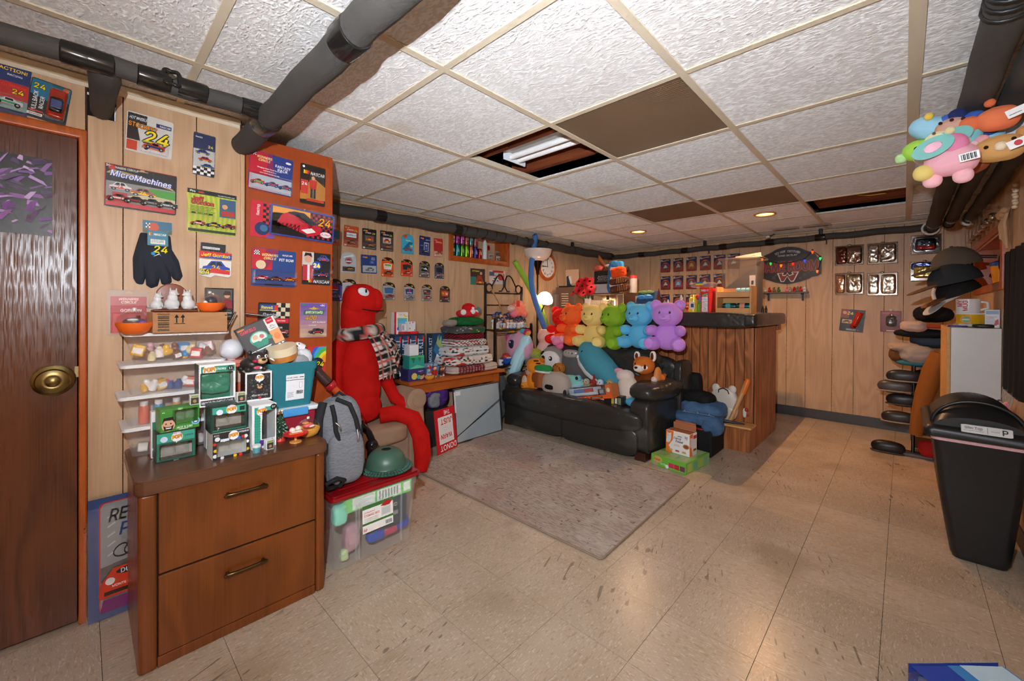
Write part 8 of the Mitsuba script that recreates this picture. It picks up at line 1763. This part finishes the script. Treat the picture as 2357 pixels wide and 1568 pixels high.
b.sup((-.02, -.05, .18), (.1, .03, .02), 2.5, "3a88c8", sub=3, amp=.014, freq=40, R=rot(58, 0)); b.sup((-.02, -.015, .24), (.1, .02, .015), 2.5, "7a9a5a", sub=3, amp=.012, freq=40, R=rot(58, 0)); b.put(t, "roof", "satin", M)
b = B(); b.ext([(-.075, 0), (.075, 0), (0, .17)], .118, .126, "5a2a18", mat((0, 1, 0), (0, 0, 1), (1, 0, 0), (0, 0, .11))); b.put(t, "gable", "satin", M)
# beside the bar
t = thing("mini_backpack", "small cream backpack with ears standing on the bar's step", "backpack")
M = OBJ(4.375, 1.275, .235, -90)
b = B(); b.sup((0, 0, .155), (.125, .04, .158), 3, "d4cabc", sub=4, amp=.006, freq=12); b.sup((.0, -.035, .08), (.1, .02, .07), 3, "ccc2b2", sub=3, amp=.005, freq=14); b.put(t, "body", "satin", M)
for s2 in (-1, 1):
 b = B(); b.sph((s2 * .075, -.01, .31), (.036, .014, .04), "dad0c2", sub=3); b.put(t, "ear", "satin", M)
b = B(); b.tube([(-.045, -.03, .265), (-.04, -.04, .30), (0, -.04, .32), (.04, -.04, .30), (.05, -.03, .265)], .005, "18181a", 6); b.put(t, "handle", "satin", M)
t = thing("mini_bat", "souvenir wooden bat with an orange barrel leaning on the bar", "bat")
b = B(); b.tube([(4.31, 1.205, .242), (4.33, 1.17, .35), (4.36, 1.12, .5), (4.385, 1.075, .64), (4.388, 1.07, .66)], [.022, .019, .022, .026, .014], "c8965c", 14); b.put(t, "handle", "satin")
b = B(); b.tube([(4.366, 1.108, .52), (4.385, 1.075, .64), (4.388, 1.07, .662)], [.025, .0275, .016], "e8782a", 14); b.put(t, "orange_barrel", "satin")
t = thing("keychain_toy", "small red and white bottle-shaped charm hanging by the bat", "charm")
b = B(); b.sup((4.40, 1.10, .33), (.014, .016, .045), 3, "e0dcd8", sub=2); b.sph((4.40, 1.085, .36), .018, "a82c30"); b.sph((4.41, 1.08, .31), .014, "a82c30"); b.put(t, None, "gloss")
t = thing("tools", "dark hand tool lying on the bar's step below the bat", "tool")
b = B(); b.tube([(4.27, 1.25, .25), (4.3, 1.15, .245), (4.32, 1.08, .24)], [.016, .012, .006], "2a2830", 8); b.sph((4.27, 1.26, .25), .02, "1f2a5a"); b.put(t, None, "satin")
t = thing("black_case", "upright black bag standing between the sofa and the bar", "bag")
b = B(); b.sup((4.28, 1.535, .34), (.06, .075, .34), 6, "161617", sub=4, amp=.006); b.put(t, None, "matte")
t = thing("fabric_cube", "black fabric storage cube in front of the bar under the jeans", "storage cube")
b = B(); b.box(3.86, 1.225, 0, 4.21, 1.52, .25, "141415", .012); b.put(t, "cube", "matte")
b = B(); b.box(3.85, 1.3, .235, 3.858, 1.4, .246, "b82028", .002); b.put(t, "red_trim", "satin")
t = thing("jeans", "pile of folded blue jeans on the black cube", "jeans")
b = B(); b.sup((4.02, 1.40, .31), (.15, .2, .06), 3.5, sub=5, amp=.03, freq=9); b.sup((4.05, 1.36, .40), (.14, .2, .06), 3.5, sub=5, amp=.03, freq=9, seed=2); b.sup((3.93, 1.24, .27), (.07, .09, .08), 3, sub=4, amp=.02, freq=10, seed=5); b.put(t, "denim", "denim")
b = B(); [b.sph((3.90, y, .375), (.005, .006, .005), "b8b0a0", sub=1) for y in (1.26, 1.36, 1.48)]; b.tube([(3.915, 1.22, .36), (3.9, 1.3, .37), (3.9, 1.5, .365)], .0025, "8aa0b8", 5); b.put(t, "stitching", "satin")
t = thing("black_garment", "black garment thrown on top of the jeans", "clothing")
b = B(); b.sup((4.04, 1.41, .49), (.11, .15, .055), 2.6, "121214", sub=4, amp=.03, freq=9); b.put(t, None, "matte")
t = thing("food_box", "white and orange cat food carton with an open flap, on the green box", "carton")
M = OBJ(3.555, 1.375, .094, -96)
b = B(); b.box(-.105, -.065, 0, .105, .065, .185, "ece8e4", .0015); b.put(t, "carton", "satin", M)
b = B(); b.box(-.1, .055, .185, .1, .06, .235, "a86a48"); b.flat([(-.1, .06, .185), (.1, .06, .185), (.09, .075, .25), (-.09, .075, .25)], [[0, 1, 2], [0, 2, 3], [0, 2, 1], [0, 3, 2]], "a06040"); b.box(-.1, -.05, .18, .1, .05, .1855, "7a4a30"); b.put(t, "flap", "matte", M)
b = B(M @ FACE(.21, .13, .185)).on(.21, .185); b.rect(0, 0, 1, 1, "ece8e6"); b.poly([(0, 0), (.3, .0), (.12, .3), (.3, .6), (.34, 1), (0, 1)], "e8782c"); b.poly([(.02, .45), (.1, .42), (.2, .5), (.24, .75), (.22, .95), (.18, .88), (.1, .88), (.06, .96)], "dcdcdc"); b.disc(.1, .78, .012, "202020"); b.disc(.17, .78, .012, "202020"); b.rect(.5, .8, .68, .83, "3a2a20"); b.text("Fancy", .5, .7, .1, "1c1814", .32, slant=.25); b.text("Feast", .58, .58, .1, "1c1814", .32, slant=.25); b.text("30", .86, .84, .09, "181818", .14); b.text("CANS", .87, .75, .03, "181818", .12); b.disc(.86, .42, .13, "b87848", .11); b.disc(.86, .42, .09, "8a4a28", .07); [b.rect(.14 + .28 * k, .1, .3 + .28 * k, .18, c) for k, c in enumerate(("c8a858", "b84848", "c8a050"))]; b.rect(.36, .4, .6, .42, "d8a890"); b.rect(.36, .35, .6, .37, "b8a8a0"); b.put(t, "print", "satin")
b = B(M @ FACE(.21, .13, .185, "right")).on(.13, .185); b.poly([(0, 0), (.4, 0), (.2, .5), (.5, 1), (0, 1)], "e8782c"); b.poly([(.05, .4), (.3, .45), (.35, .8), (.1, .85)], "dcdcdc"); b.rect(.5, .75, .95, .9, "a82c58"); b.rect(.5, .2, .9, .3, "6a4a30"); b.put(t, "side_print", "satin")
t = thing("food_case", "flat green cat food tray box on the floor in front of the sofa's right foot", "carton")
M = OBJ(3.54, 1.375, .0005, -97)
b = B(); b.box(-.155, -.2, 0, .155, .2, .092, "74b048", .002); b.put(t, "carton", "gloss", M)
b = B(M @ FACE(.31, .4, .092)).on(.31, .092); b.rect(.02, .05, .98, .9, "6ab83a"); b.disc(.2, .62, .13, "c8a860", .3); b.text("Friskies", .18, .62, .2, "a83828", .2); b.disc(.12, .2, .07, "b09080", .2); b.text("PATE", .36, .3, .14, "e8f0e0", .16); b.disc(.47, .2, .05, "e8e8f0", .16); [b.rect(.52 + .155 * k, .2, .66 + .155 * k, .62, c) for k, c in enumerate(("c83060", "b83038", "6a3a58"))]; b.put(t, "print", "satin")
b = B(M @ FACE(.31, .4, .092, "right")).on(.4, .092); b.rect(.02, .05, .98, .95, "7ab850"); [b.rect(.05 + .24 * k, .15, .22 + .24 * k, .85, c) for k, c in enumerate(("a8c060", "60a080", "a0b858", "70a890"))]; b.put(t, "side_print", "satin")
b = B(M @ FACE(.31, .4, .092, "top")).on(.31, .4); [b.rect(.05 + .31 * k, .05 + .32 * j, .31 + .31 * k, .33 + .32 * j, c) for k in range(3) for j, c in enumerate(("9ab070", "8aa868", "a8b880"))]; b.put(t, "top_print", "satin")

# ---- right side -----------------------------------------------------------------------------------------------------------------------
t = struct("window_2", "orange-framed wooden niche in the right wall with cups in it")
b = B()
for q in ((4.24, 1.47, 4.32, 1.93), (5.72, 1.5, 5.80, 1.93), (4.24, 1.47, 5.80, 1.53), (4.24, 1.88, 5.80, 1.93)):
 b.box(q[0], YR - .2, q[1], q[2], YR + .016, q[3], bev=.004)
b.put(t, "frame", "trim_wood")
b = B(); b.box(4.24, YR - .21, 1.45, 5.8, YR - .2, 1.95); b.put(t, "back_board", "trim_wood")
t = thing("yellow_cup", "yellow cup with a blue lid standing in the right wall niche", "cup")
b = B(mv(4.85, -.53, 1.531)); b.lathe([(0, 0), (.036, 0), (.05, .14), (0, .14)], "e89018", n=20); b.lathe([(.055, .14), (.055, .165), (.02, .18), (0, .18)], "24488a", n=20); b.tube([(-.03, .048, .05), (-.01, .05, .08), (.02, .05, .06)], .003, "20160c", 5); b.put(t, None, "satin")
t = thing("blue_cap", "dark blue folded cap lying at the right end of the niche", "cap")
b = B(); b.sup((4.6, -.55, 1.68), (.08, .06, .09), 2.4, "20283e", sub=3, amp=.01); b.put(t, None, "matte")
t = thing("framed_picture", "small dark framed picture leaning in the niche behind the caps", "frame")
b = B(); b.box(5.3, -.60, 1.531, 5.42, -.585, 1.66, "2a2e2c"); b.box(5.31, -.585, 1.545, 5.41, -.583, 1.645, "9ab0a8"); b.put(t, None, "gloss")
for i in range(6):
 t = thing("clear_case", f"clear plastic display case on the right wall, {('first', 'second', 'third', 'fourth', 'fifth', 'sixth')[i]} from the far end of the row", "display case")
 x = 5.72 - .24 * i
 b = B(); b.box(x - .06, YR + .001, 1.945, x + .06, YR + .08, 2.085, "ffffff", .006); b.put(t, "case", "clear")
 b = B(); b.sup((x, YR + .03, 2.0), (.04, .02, .03), 4, ("b8a888", "a09888", "c0b090")[i % 3], sub=2); b.put(t, "toy", "foil")
t = thing("wall_rope", "hank of tan knotted rope hanging on the right wall above the black cloth", "rope")
b = B(); r_ = random.Random(2)
for k in range(9):
 x0 = 3.98 + .02 * k; b.tube([(x0, YR + .02, 1.97 - .01 * (k % 3)), (x0 + r_.uniform(-.02, .02), YR + .035, 1.88), (x0 + r_.uniform(-.03, .03), YR + .03, 1.80), (x0 + .02, YR + .02, 1.72 + .01 * k)], .009, "c09a72", 6)
for k in range(5):
 b.sph((3.98 + .045 * k, YR + .035, 1.955 - .02 * (k % 2)), (.026, .02, .02), "b88e64")
b.put(t, None, "matte")
t = thing("bead_string", "string of pale round beads hanging high on the right wall", "beads")
b = B(); [b.sph((3.80 + (.012 if k % 2 else -.012), YR + .016, 2.07 - .018 * k), .013, "dcc4a4", sub=1) for k in range(8)]; b.put(t, None, "gloss")
t = thing("black_cloth", "long black cloth hanging on the right wall beside the white cabinet", "cloth")
b = B(); n = 30
xs_ = np.linspace(3.2, 4.17, n); o = .012 + .010 * np.sin(np.arange(n) * 1.3)
V = np.vstack([np.column_stack([xs_, YR + o, np.full(n, 1.70)]), np.column_stack([xs_, YR + o * 1.2, np.full(n, .83)])])
b.add(V, [q for j in range(n - 1) for q in ([j, j + 1, n + j + 1], [j, n + j + 1, n + j])], "16191a"); b.put(t, None, "matte")
t = thing("key_hook_rack", "row of keychains with small charms on a hook board on the right wall", "keychains")
b = B(); b.box(3.72, YR, .815, 4.12, YR + .014, .845, "1c1a1a", .002); b.put(t, "hook_board", "satin")
for k, (x, c, l) in enumerate([(4.08, "4a3a58", .10), (4.02, "8a8088", .10), (3.97, "b0a8a4", .13), (3.90, "c8a060", .09), (3.84, "e09090", .07), (3.80, "c8a8d8", .14), (3.76, "d88050", .1)]):
 b = B(); b.tube([(x, YR + .02, .82), (x, YR + .026, .82 - l * .5)], .003, "b8b0a0", 5); b.sup((x, YR + .03, .82 - l), (.022, .01, .03), 3, c, sub=2); b.sph((x + .008, YR + .036, .82 - l * .75), .010, shade(c, 1.4), sub=1); b.put(t, "charm", "gloss")
t = thing("white_cabinet", "tall white-sided cabinet with a wooden front edge against the right wall", "cabinet")
b = B(); b.box(4.3, YR + .004, 0, 5.0, -.245, 1.205, "dad9d4", .002); b.put(t, "body", "satin")
b = B(); b.box(4.298, -.2445, 0, 5.0, -.226, 1.208, bev=.002); b.put(t, "front_edge", "pine_wood")
ZK = 1.2085
t = thing("soup_mug", "wide yellow and white soup mug with a round badge, on the white cabinet", "mug")
M = mv(4.42, -.345, ZK + .005)
b = B(M); b.lathe([(0, 0), (.05, 0), (.062, .018), (.068, .02)], "e8e8e4", n=26); b.lathe([(.068, .02), (.07, .085), (.0705, .086)], "e0b020", n=26); b.lathe([(.0705, .086), (.071, .096), (.066, .096), (.06, .02), (0, .02)], "ecebe6", n=26); b.put(t, "body", "gloss")
b = B(mul(M, mat((0, -1, 0), (0, 0, 1), (-1, 0, 0), (-.0705, .055, .02)))); b.on(.06, .06); b.disc(.5, .5, .45, "d8782a"); b.disc(.5, .5, .36, "5a8a3a"); b.rect(.2, .42, .8, .58, "c8d8a0"); b.put(t, "badge", "satin")
t = thing("white_mug", "white mug with big red letters stacked on the yellow soup mug", "mug")
M = mv(4.42, -.335, ZK + .1015)
b = B(M); b.lathe([(0, 0), (.058, 0), (.06, .004), (.062, .10), (.058, .10), (.055, .006), (0, .006)], "e8e8e6", n=26); b.tube([(.0, -.058, .08), (0, -.092, .075), (0, -.095, .035), (0, -.058, .02)], .009, "e4e4e2", 10); b.put(t, "body", "gloss")
b = B(mul(M, mat((-.25, -.97, 0), (0, 0, 1), (-.97, .25, 0), (-.05, .062, .012)))); b.on(.06, .08); b.text("MY", .3, .7, .28, "c02420", .8, a=90); b.text("MUG", .75, .5, .3, "c02420", 1.2, a=90); b.put(t, "lettering", "satin")
t = thing("medicine_box", "small white and blue printed carton on the white cabinet", "carton")
M = OBJ(4.40, -.445, ZK, -90)
b = B(); b.box(-.034, -.03, 0, .034, .03, .125, "e4e4e4", .001); b.put(t, "carton", "satin", M)
b = B(M @ FACE(.068, .06, .125)).on(.068, .125); b.rect(.05, .75, .95, .95, "88a8c8"); [b.rect(.08, .12 + .08 * k, .8 - .1 * (k % 3), .14 + .08 * k, "8a9098") for k in range(7)]; b.poly([(.6, .1), (.95, .2), (.9, .5), (.7, .4)], "c04040"); b.put(t, "print", "satin")
for y, z, s_, c, lab, nm_ in ((-.43, 0, (.05, .05, .012), "1a1a1c", "flat black tray on the white cabinet by the small carton", "tray"), (-.28, 0, (.02, .05, .006), "2a3a90", "blue and red pens lying at the front of the white cabinet", "pens")):
 t = thing(nm_, lab, nm_); b = B(); b.sup((4.345, y if nm_ == "pens" else -.40, ZK + s_[2]), s_, 5, c, sub=2); b.put(t, None, "satin")
CP = "caps hanging in a cluster beside the right wall niche"

def cap(M, c, lab, brim=None):
 t = thing("cap", lab, "cap")
 b = B(M); a = np.linspace(0, np.pi / 2, 8)
 b.lathe([(.1, 0)] + [(.1 * math.cos(q), .12 * math.sin(q)) for q in a[1:-1]] + [(0, .12)], c, sc(1, 1.15, 1), 24); b.put(t, "crown", "matte")
 b = B(M); b.sup((0, -.14, .0), (.085, .075, .008), 2.2, brim if brim is not None else shade(c, .8), sub=3, R=rot(10, 0)); b.put(t, "brim", "matte")
 b = B(M); b.sph((0, 0, .121), (.009, .009, .005), shade(c, .7), sub=1); b.put(t, "button", "matte")

TL = lambda x, y, z, a, tl: mul(mv(x, y, z), rot(a), rot(tl, 0))
for x, y, z, a, tl, s_, c, lab, br in ((4.56, -.285, 1.665, 198, 12, 1.22, "5a5044", "camouflage brown cap on top of the hanging cap cluster", "4e4438"), (4.50, -.275, 1.535, 192, 16, 1.3, "2c3032", "dark charcoal cap in the middle of the hanging cluster", "6a4a30"), (4.56, -.30, 1.455, 196, 25, 1.1, "1c1a1a", "black cap at the bottom of the hanging cluster with a tan brim", "7a5230"), (4.62, -.28, 1.45, 200, 40, 1.1, "d4d0ca", "white cap mostly hidden behind the dark ones", None)):
 cap(mul(TL(x, y, z, a, tl), sc(s_)), c, lab, br)
t = thing("cap_peg", "dark wooden peg on the right wall that holds the caps", "peg"); b = B(); b.cyl((4.58, YR, 1.72), (4.58, -.28, 1.74), .012, "3a2214"); b.put(t, None, "satin")
t = thing("clothes_rack", "grey metal tube rack loaded with clothes and shoes beside the far wall", "rack")
for y in (-.07, -.40):
 b = B(); b.tube([(5.25, y, .03), (5.25, y, .93), (5.27, y, .985), (5.32, y, 1.01), (5.65, y, 1.01), (5.70, y, .985), (5.72, y, .93), (5.72, y, .03)], .013, "5a5854", 10); b.put(t, "side_frame", "metal")
for z in (.06, .42, .80):
 b = B(); b.box(5.25, -.41, z, 5.72, -.06, z + .012, "4a4845"); b.put(t, "shelf", "metal")
b = B(); b.box(5.16, -.2, 0, 5.3, .02, .03, "4a4a4c", .008); b.put(t, "foot", "satin")
def lump(lab, nm_, cat, c, r, col, bs="matte", a=0, amp=.014, p=2.6):
 t = thing(nm_, lab, cat); b = B(); b.sup(c, r, p, col, sub=4, amp=amp, freq=11, R=rot(a)); b.put(t, None, bs); return t

lump("black knit hat on top of the clothes pile on the metal rack", "hat", "hat", (5.35, -.19, 1.29), (.10, .13, .075), "141416"); lump("white and pink crumpled cloth under the black hat on the rack", "cloth", "cloth", (5.22, -.06, 1.18), (.08, .085, .05), "c8aea0", amp=.03)
lump("red-orange strap lying between the black hat and the pink cloth", "strap", "strap", (5.22, -.19, 1.185), (.03, .09, .018), "a84426"); lump("black long garment roll on the clothes pile", "clothing", "clothing", (5.3, -.12, 1.115), (.10, .19, .04), "17171a"); lump("dark grey-blue folded sweater on the clothes pile", "clothing", "clothing", (5.38, -.19, 1.05), (.12, .15, .07), "3c4854"); lump("beige garment hanging off the left of the clothes rack", "clothing", "clothing", (5.28, .0, .985), (.1, .11, .04), "b8a08c", amp=.02)
lump("pale grey shirt draped over the rack's upper shelf", "clothing", "clothing", (5.24, -.09, .93), (.08, .12, .085), "a89c92", amp=.025); lump("brown and black patterned bag at the left of the clothes rack", "bag", "bag", (5.3, .04, .91), (.07, .06, .07), "6a4424", amp=.02); lump("teal folded cloth on the rack's shelf", "cloth", "cloth", (5.3, -.07, .845), (.1, .13, .03), "3a7c8a", amp=.012)
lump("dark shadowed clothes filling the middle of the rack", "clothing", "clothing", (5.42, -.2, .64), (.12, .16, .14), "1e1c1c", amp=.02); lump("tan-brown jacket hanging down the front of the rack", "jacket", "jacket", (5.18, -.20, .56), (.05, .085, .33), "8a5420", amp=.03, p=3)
t = thing("brown_jacket_sleeve", "orange-brown jacket sleeve hanging beside the white cabinet", "jacket"); b = B(); b.tube([(5.12, -.24, .95), (5.12, -.19, .80), (5.12, -.14, .60), (5.12, -.10, .40), (5.12, -.085, .22)], [.07, .075, .065, .05, .045], "96581f", 14); b.put(t, None, "matte")
lump("red cloth bag on the floor under the clothes rack", "bag", "bag", (5.17, -.17, .10), (.05, .07, .075), "a81a18", amp=.012)
for x, y, z, c, lab in ((5.22, .06, .60, "4a4644", "grey slipper shoe sticking out at the left of the rack"), (5.22, .0, .70, "28282a", "black sneaker toe above the grey slipper"), (5.20, .03, .32, "2a2624", "dark shoe with a pale sole on the lower part of the rack"), (5.18, .10, .035, "161618", "black glossy shoe on the floor at the left foot of the rack"), (5.24, .0, .48, "201e1e", "black shoe between the slipper and the lower shelf")):
 t = thing("shoe", lab, "shoe")
 b = B(mul(OBJ(x, y, z, 0))); b.sup((0, 0, .016), (.05, .12, .062), 2.4, c, sub=3, amp=.006); b.put(t, "upper", "satin")
 b = B(mul(OBJ(x, y, z, 0))); b.sup((0, 0, -.024), (.054, .124, .010), 2.6, "9a8a74" if "pale" in lab or "grey" in lab else "3a3430", sub=2); b.put(t, "sole", "satin")

# bin
t = thing("trash_bin", "tall slim black plastic bin with a domed swing lid against the right wall", "bin")

def ring(x0, x1, y0, y1, z, r=.035):
 q = np.array(sbox(x0, y0, x1, y1).buffer(-r).buffer(r, 5).exterior.coords)[:-1]
 return np.column_stack([q, np.full(len(q), z)])

def loft(b, rings, col, cap_=True):
 n = min(len(r) for r in rings); V = np.vstack([r[:n] for r in rings])
 f = [q for i in range(len(rings) - 1) for j in range(n) for q in ([i * n + j, (i + 1) * n + (j + 1) % n, i * n + (j + 1) % n], [i * n + j, (i + 1) * n + j, (i + 1) * n + (j + 1) % n])]
 b.add(V, np.array(f)[:, ::-1] if Polygon(rings[0][:, :2]).exterior.is_ccw else f, col)
 if cap_:
  b.flat(rings[-1][:n], [[0, j, j + 1] if Polygon(rings[0][:, :2]).exterior.is_ccw else [0, j + 1, j] for j in range(1, n - 1)], col)

RG = [ring(3.235, 3.62, -.395, -.20, 0.002), ring(3.225, 3.63, -.405, -.19, .03), ring(3.17, 3.68, -.43, -.145, .35), ring(3.125, 3.72, -.45, -.118, .665)]
b = B(); loft(b, RG, "161718"); b.put(t, "body", "satin")
b = B(); loft(b, [ring(3.115, 3.725, -.455, -.11, .645), ring(3.112, 3.728, -.458, -.108, .672)], "d8a8ac"); b.put(t, "bag_edge", "satin")
b = B(); loft(b, [ring(3.085, 3.74, -.468, -.085, .668), ring(3.08, 3.745, -.47, -.08, .70), ring(3.10, 3.73, -.46, -.095, .72), ring(3.12, 3.71, -.445, -.11, .725)], "141516"); b.put(t, "lid_rim", "satin")
b = B(); a = np.linspace(0, np.pi, 19); xs_ = np.linspace(3.13, 3.70, 13)
V = np.array([[x, -.278 + .158 * math.cos(q), .722 + (.055 + .09 * abs(math.sin((x - 3.13) / .57 * math.pi)) ** .6) * math.sin(q)] for x in xs_ for q in a])
b.add(V, [q for i in range(12) for j in range(18) for q in ([i * 19 + j, (i + 1) * 19 + j, (i + 1) * 19 + j + 1], [i * 19 + j, (i + 1) * 19 + j + 1, i * 19 + j + 1])], "17181a")
b.flat(np.vstack([V[:19], [[3.13, -.278, .722]]]), [[j, j + 1, 19] for j in range(18)], "17181a"); b.put(t, "dome_flap", "satin")
b = B(); b.tube([(3.20, -.278 + .162 * math.cos(q), .722 + .13 * math.sin(q)) for q in a], .010, "101112", 8); b.put(t, "hinge_rib", "satin")
b = B(mul(mat((.0, -1, 0), (.45, 0, .893), (-.893, 0, .45), (3.083, -.215, .712)))).on(.17, .042); b.poly(sbox(0, 0, 1, 1).buffer(-.1).buffer(.1), "c8c8c6"); b.rect(.05, .3, .45, .34, "6a6a6a"); b.text("Slim Top", .25, .6, .3, "505050", .36); b.rect(.52, .1, .53, .9, "707070"); b.rect(.6, .45, .75, .5, "707070"); b.text("P", .86, .5, .6, "181818", .2); b.put(t, "sticker", "satin")

# plush toys hung on the pipe
PH = [((2.42, -0.083, 2.074), (0.079, 0.05, 0.045), "98c8dc", "pale blue dog plush hanging at the upper left of the pipe cluster", [((-.03, -.05, .03), .014, "e0c050"), ((.05, -.03, .045), .03, "28305c"), ((.085, -.01, .06), .016, "28305c")], 25),
      ((2.36, -0.129, 2.042), (0.046, 0.04, 0.039), "c89c88", "tan face-like round plush near the top of the pipe cluster", [((-.03, -.035, .02), .006, "402018"), ((0, -.042, .022), .006, "402018"), ((.03, -.035, .02), .006, "402018")], 0),
      ((2.4, -.185, 2.055), (.05, .045, .045), "4060b0", "royal blue plush at the top of the pipe cluster", [((.035, -.01, -.035), .036, "3c5aa8"), ((-.05, 0, .04), .04, "4868b8")], -20),
      ((2.33, -.245, 2.035), (.056, .045, .042), "e07850", "orange-red round plush at the upper right of the pipe cluster", [((-.02, .0, .065), .015, "d87048"), ((-.07, 0, .0), .03, "d87048")], 0),
      ((2.52, -0.304, 2.027), (0.068, 0.05, 0.037), "b8c4d0", "pale blue-white plush behind the orange one on the pipe", [((-.04, -.02, -.03), .03, "2f6a9a")], 0),
      ((2.42, -0.036, 1.997), (0.047, 0.04, 0.04), "a0d050", "lime green plush at the far left of the pipe cluster", [((-.05, 0, -.02), .02, "b0d890")], 0),
      ((2.38, -0.08, 1.966), (0.058, 0.045, 0.049), "e4dcd8", "white plush with black cow spots in the pipe cluster", [((-.03, -.045, -.005), .014, "141414"), ((.0, -.04, .04), .016, "141414"), ((-.045, -.03, .02), .01, "141414"), ((.04, -.03, -.03), .025, "d8a0a8")], 0),
      ((2.32, -0.092, 1.989), (0.041, 0.035, 0.038), "e8dcb0", "cream chick-like plush in the middle of the pipe cluster", [((-.02, -.04, .02), .005, "6a5030"), ((.02, -.03, .035), .014, "e0d4a0")], 20),
      ((2.36, -0.156, 1.995), (0.057, 0.045, 0.041), "78b8c0", "teal and white whale plush in the middle of the pipe cluster", [((-.02, -.035, -.015), .04, "d0d4d4"), ((.05, -.02, .03), .02, "5aa0b0")], -15),
      ((2.44, -0.218, 2.005), (0.058, 0.05, 0.041), "8cc4dc", "sky blue plush under the royal blue one on the pipe", [], 0),
      ((2.4, -0.204, 1.952), (0.03, 0.03, 0.03), "c0c840", "yellow-green plush peeking out beside the tan bear on the pipe", [], 0),
      ((2.28, -0.126, 1.897), (0.075, 0.055, 0.057), "e4a8b0", "large pink plush with tags at the bottom of the pipe cluster", [((-.05, 0, -.065), .028, "e8b0b4"), ((.03, -.01, -.065), .028, "e8b0b4"), ((-.075, -.02, -.035), .03, "d8c070"), ((.0, -.02, .05), .045, "d880a0")], 0),
      ((2.36, -0.178, 1.939), (0.042, 0.04, 0.044), "dcb8bc", "pale pink fluffy plush beside the large pink one", [((.03, -.02, .03), .02, "d89aa0")], 0),
      ((2.34, -0.25, 1.927), (0.067, 0.05, 0.046), "c8985c", "tan bear plush at the lower right of the pipe cluster", [((-.035, -.05, .0), .006, "281810"), ((.03, -.05, .015), .006, "281810"), ((.0, -.052, -.005), .016, "e4d0b0"), ((.06, 0, .045), .022, "c08c50"), ((-.05, 0, .03), .02, "c08c50")], 0),
      ((2.42, -0.188, 1.893), (0.051, 0.045, 0.028), "8a4a30", "dark red-brown plush under the pipe cluster", [], -20)]
for c, r, col, lab, ex, a in PH:
 t = thing("hanging_plush", lab, "plush toy")
 M = mul(OBJ(*c, -92), rot(a, 1))
 b = B(M); b.sup((0, 0, 0), np.array(r), 2.3, col, sub=4, amp=.004, freq=20); b.put(t, "body", "plush")
 if ex:
  b = B(M); [b.sup(q, (s_, s_ * .8, s_), 2.2, cc, sub=3 if s_ > .02 else 2) for q, s_, cc in ex]; b.put(t, "features", "plush")
 if "pink plush with tags" in lab or "tan bear" in lab or "orange-red" in lab:
  b = B(mul(M, mv(.02, -.068, -.03), mat((1, 0, 0), (0, 0, 1), (0, -1, 0), (0, 0, 0)), rot(8 if "pink" in lab else 20))); b.box(0, 0, 0, .05, .03, .001, "ece8e4")
  b.on(.05, .03); b.layer = 10; [b.rect(.1 + .09 * k, .15, .14 + .09 * k + .03 * (k % 2), .85, "201c1c") for k in range(9)] if "pink" in lab else b.disc(.5, .5, .2, "c03038") if "tan" in lab else b.rect(.1, .3, .7, .4, "8a8a8a"); b.put(t, "tag", "satin")
 if "large pink" in lab:
  b = B(mul(M, mv(-.05, -.07, .045), mat((1, 0, 0), (0, 0, 1), (0, -1, 0), (0, 0, 0)), rot(25), sc(1.5, .9, 1))); b.lathe([(0, 0), (.04, 0), (.04, .0015), (0, .0015)], "68a8a0", n=24); b.sph((0, 0, .002), (.018, .02, .001), "e0a8b8", sub=1); b.put(t, "teal_tag", "satin")
t = thing("water_pack", "plastic-wrapped case of water bottles with blue printing, at the bottom right corner", "water pack")
M = mat((.70, -.714, 0), (.714, .70, 0), (0, 0, 1), (1.775, .01, 0))
b = B(M)
for i in range(4):
 for j in range(4):
  b.lathe([(0, 0), (.031, 0), (.032, .01), (.03, .06), (.032, .12), (.026, .15), (.013, .178), (.013, .195), (0, .195)], "c8d4dc", mv(.045 + .082 * i, -.045 - .082 * j, .003), 12)
b.put(t, "bottles", "frosted"); labels[t + "__bottles"] = {"kind": "stuff"}
b = B(M); b.sup((.168, -.168, .102), (.178, .172, .102), 8, "ffffff", sub=5, amp=.008, freq=14); b.put(t, "plastic_wrap", "clear")
b = B(M)
for x0, x1, z, c in ((.045, .335, .2065, "24409a"), (.16, .335, .207, "3a80c0"), (.2, .33, .2075, "b8d8e8")):
 b.flat([(x0, -.004, z), (x0, -.33, z), (x1, -.33, z), (x1, -.01, z)], [[0, 1, 2], [0, 2, 3]], c); b.flat([(x0, .0045 + z - .2065, z), (x1, .0045 + z - .2065, z), (x1, .0045 + z - .2065, .05), (x0, .0045 + z - .2065, .05)], [[0, 1, 2], [0, 2, 3]], c)
b.put(t, "printed_label", "satin")
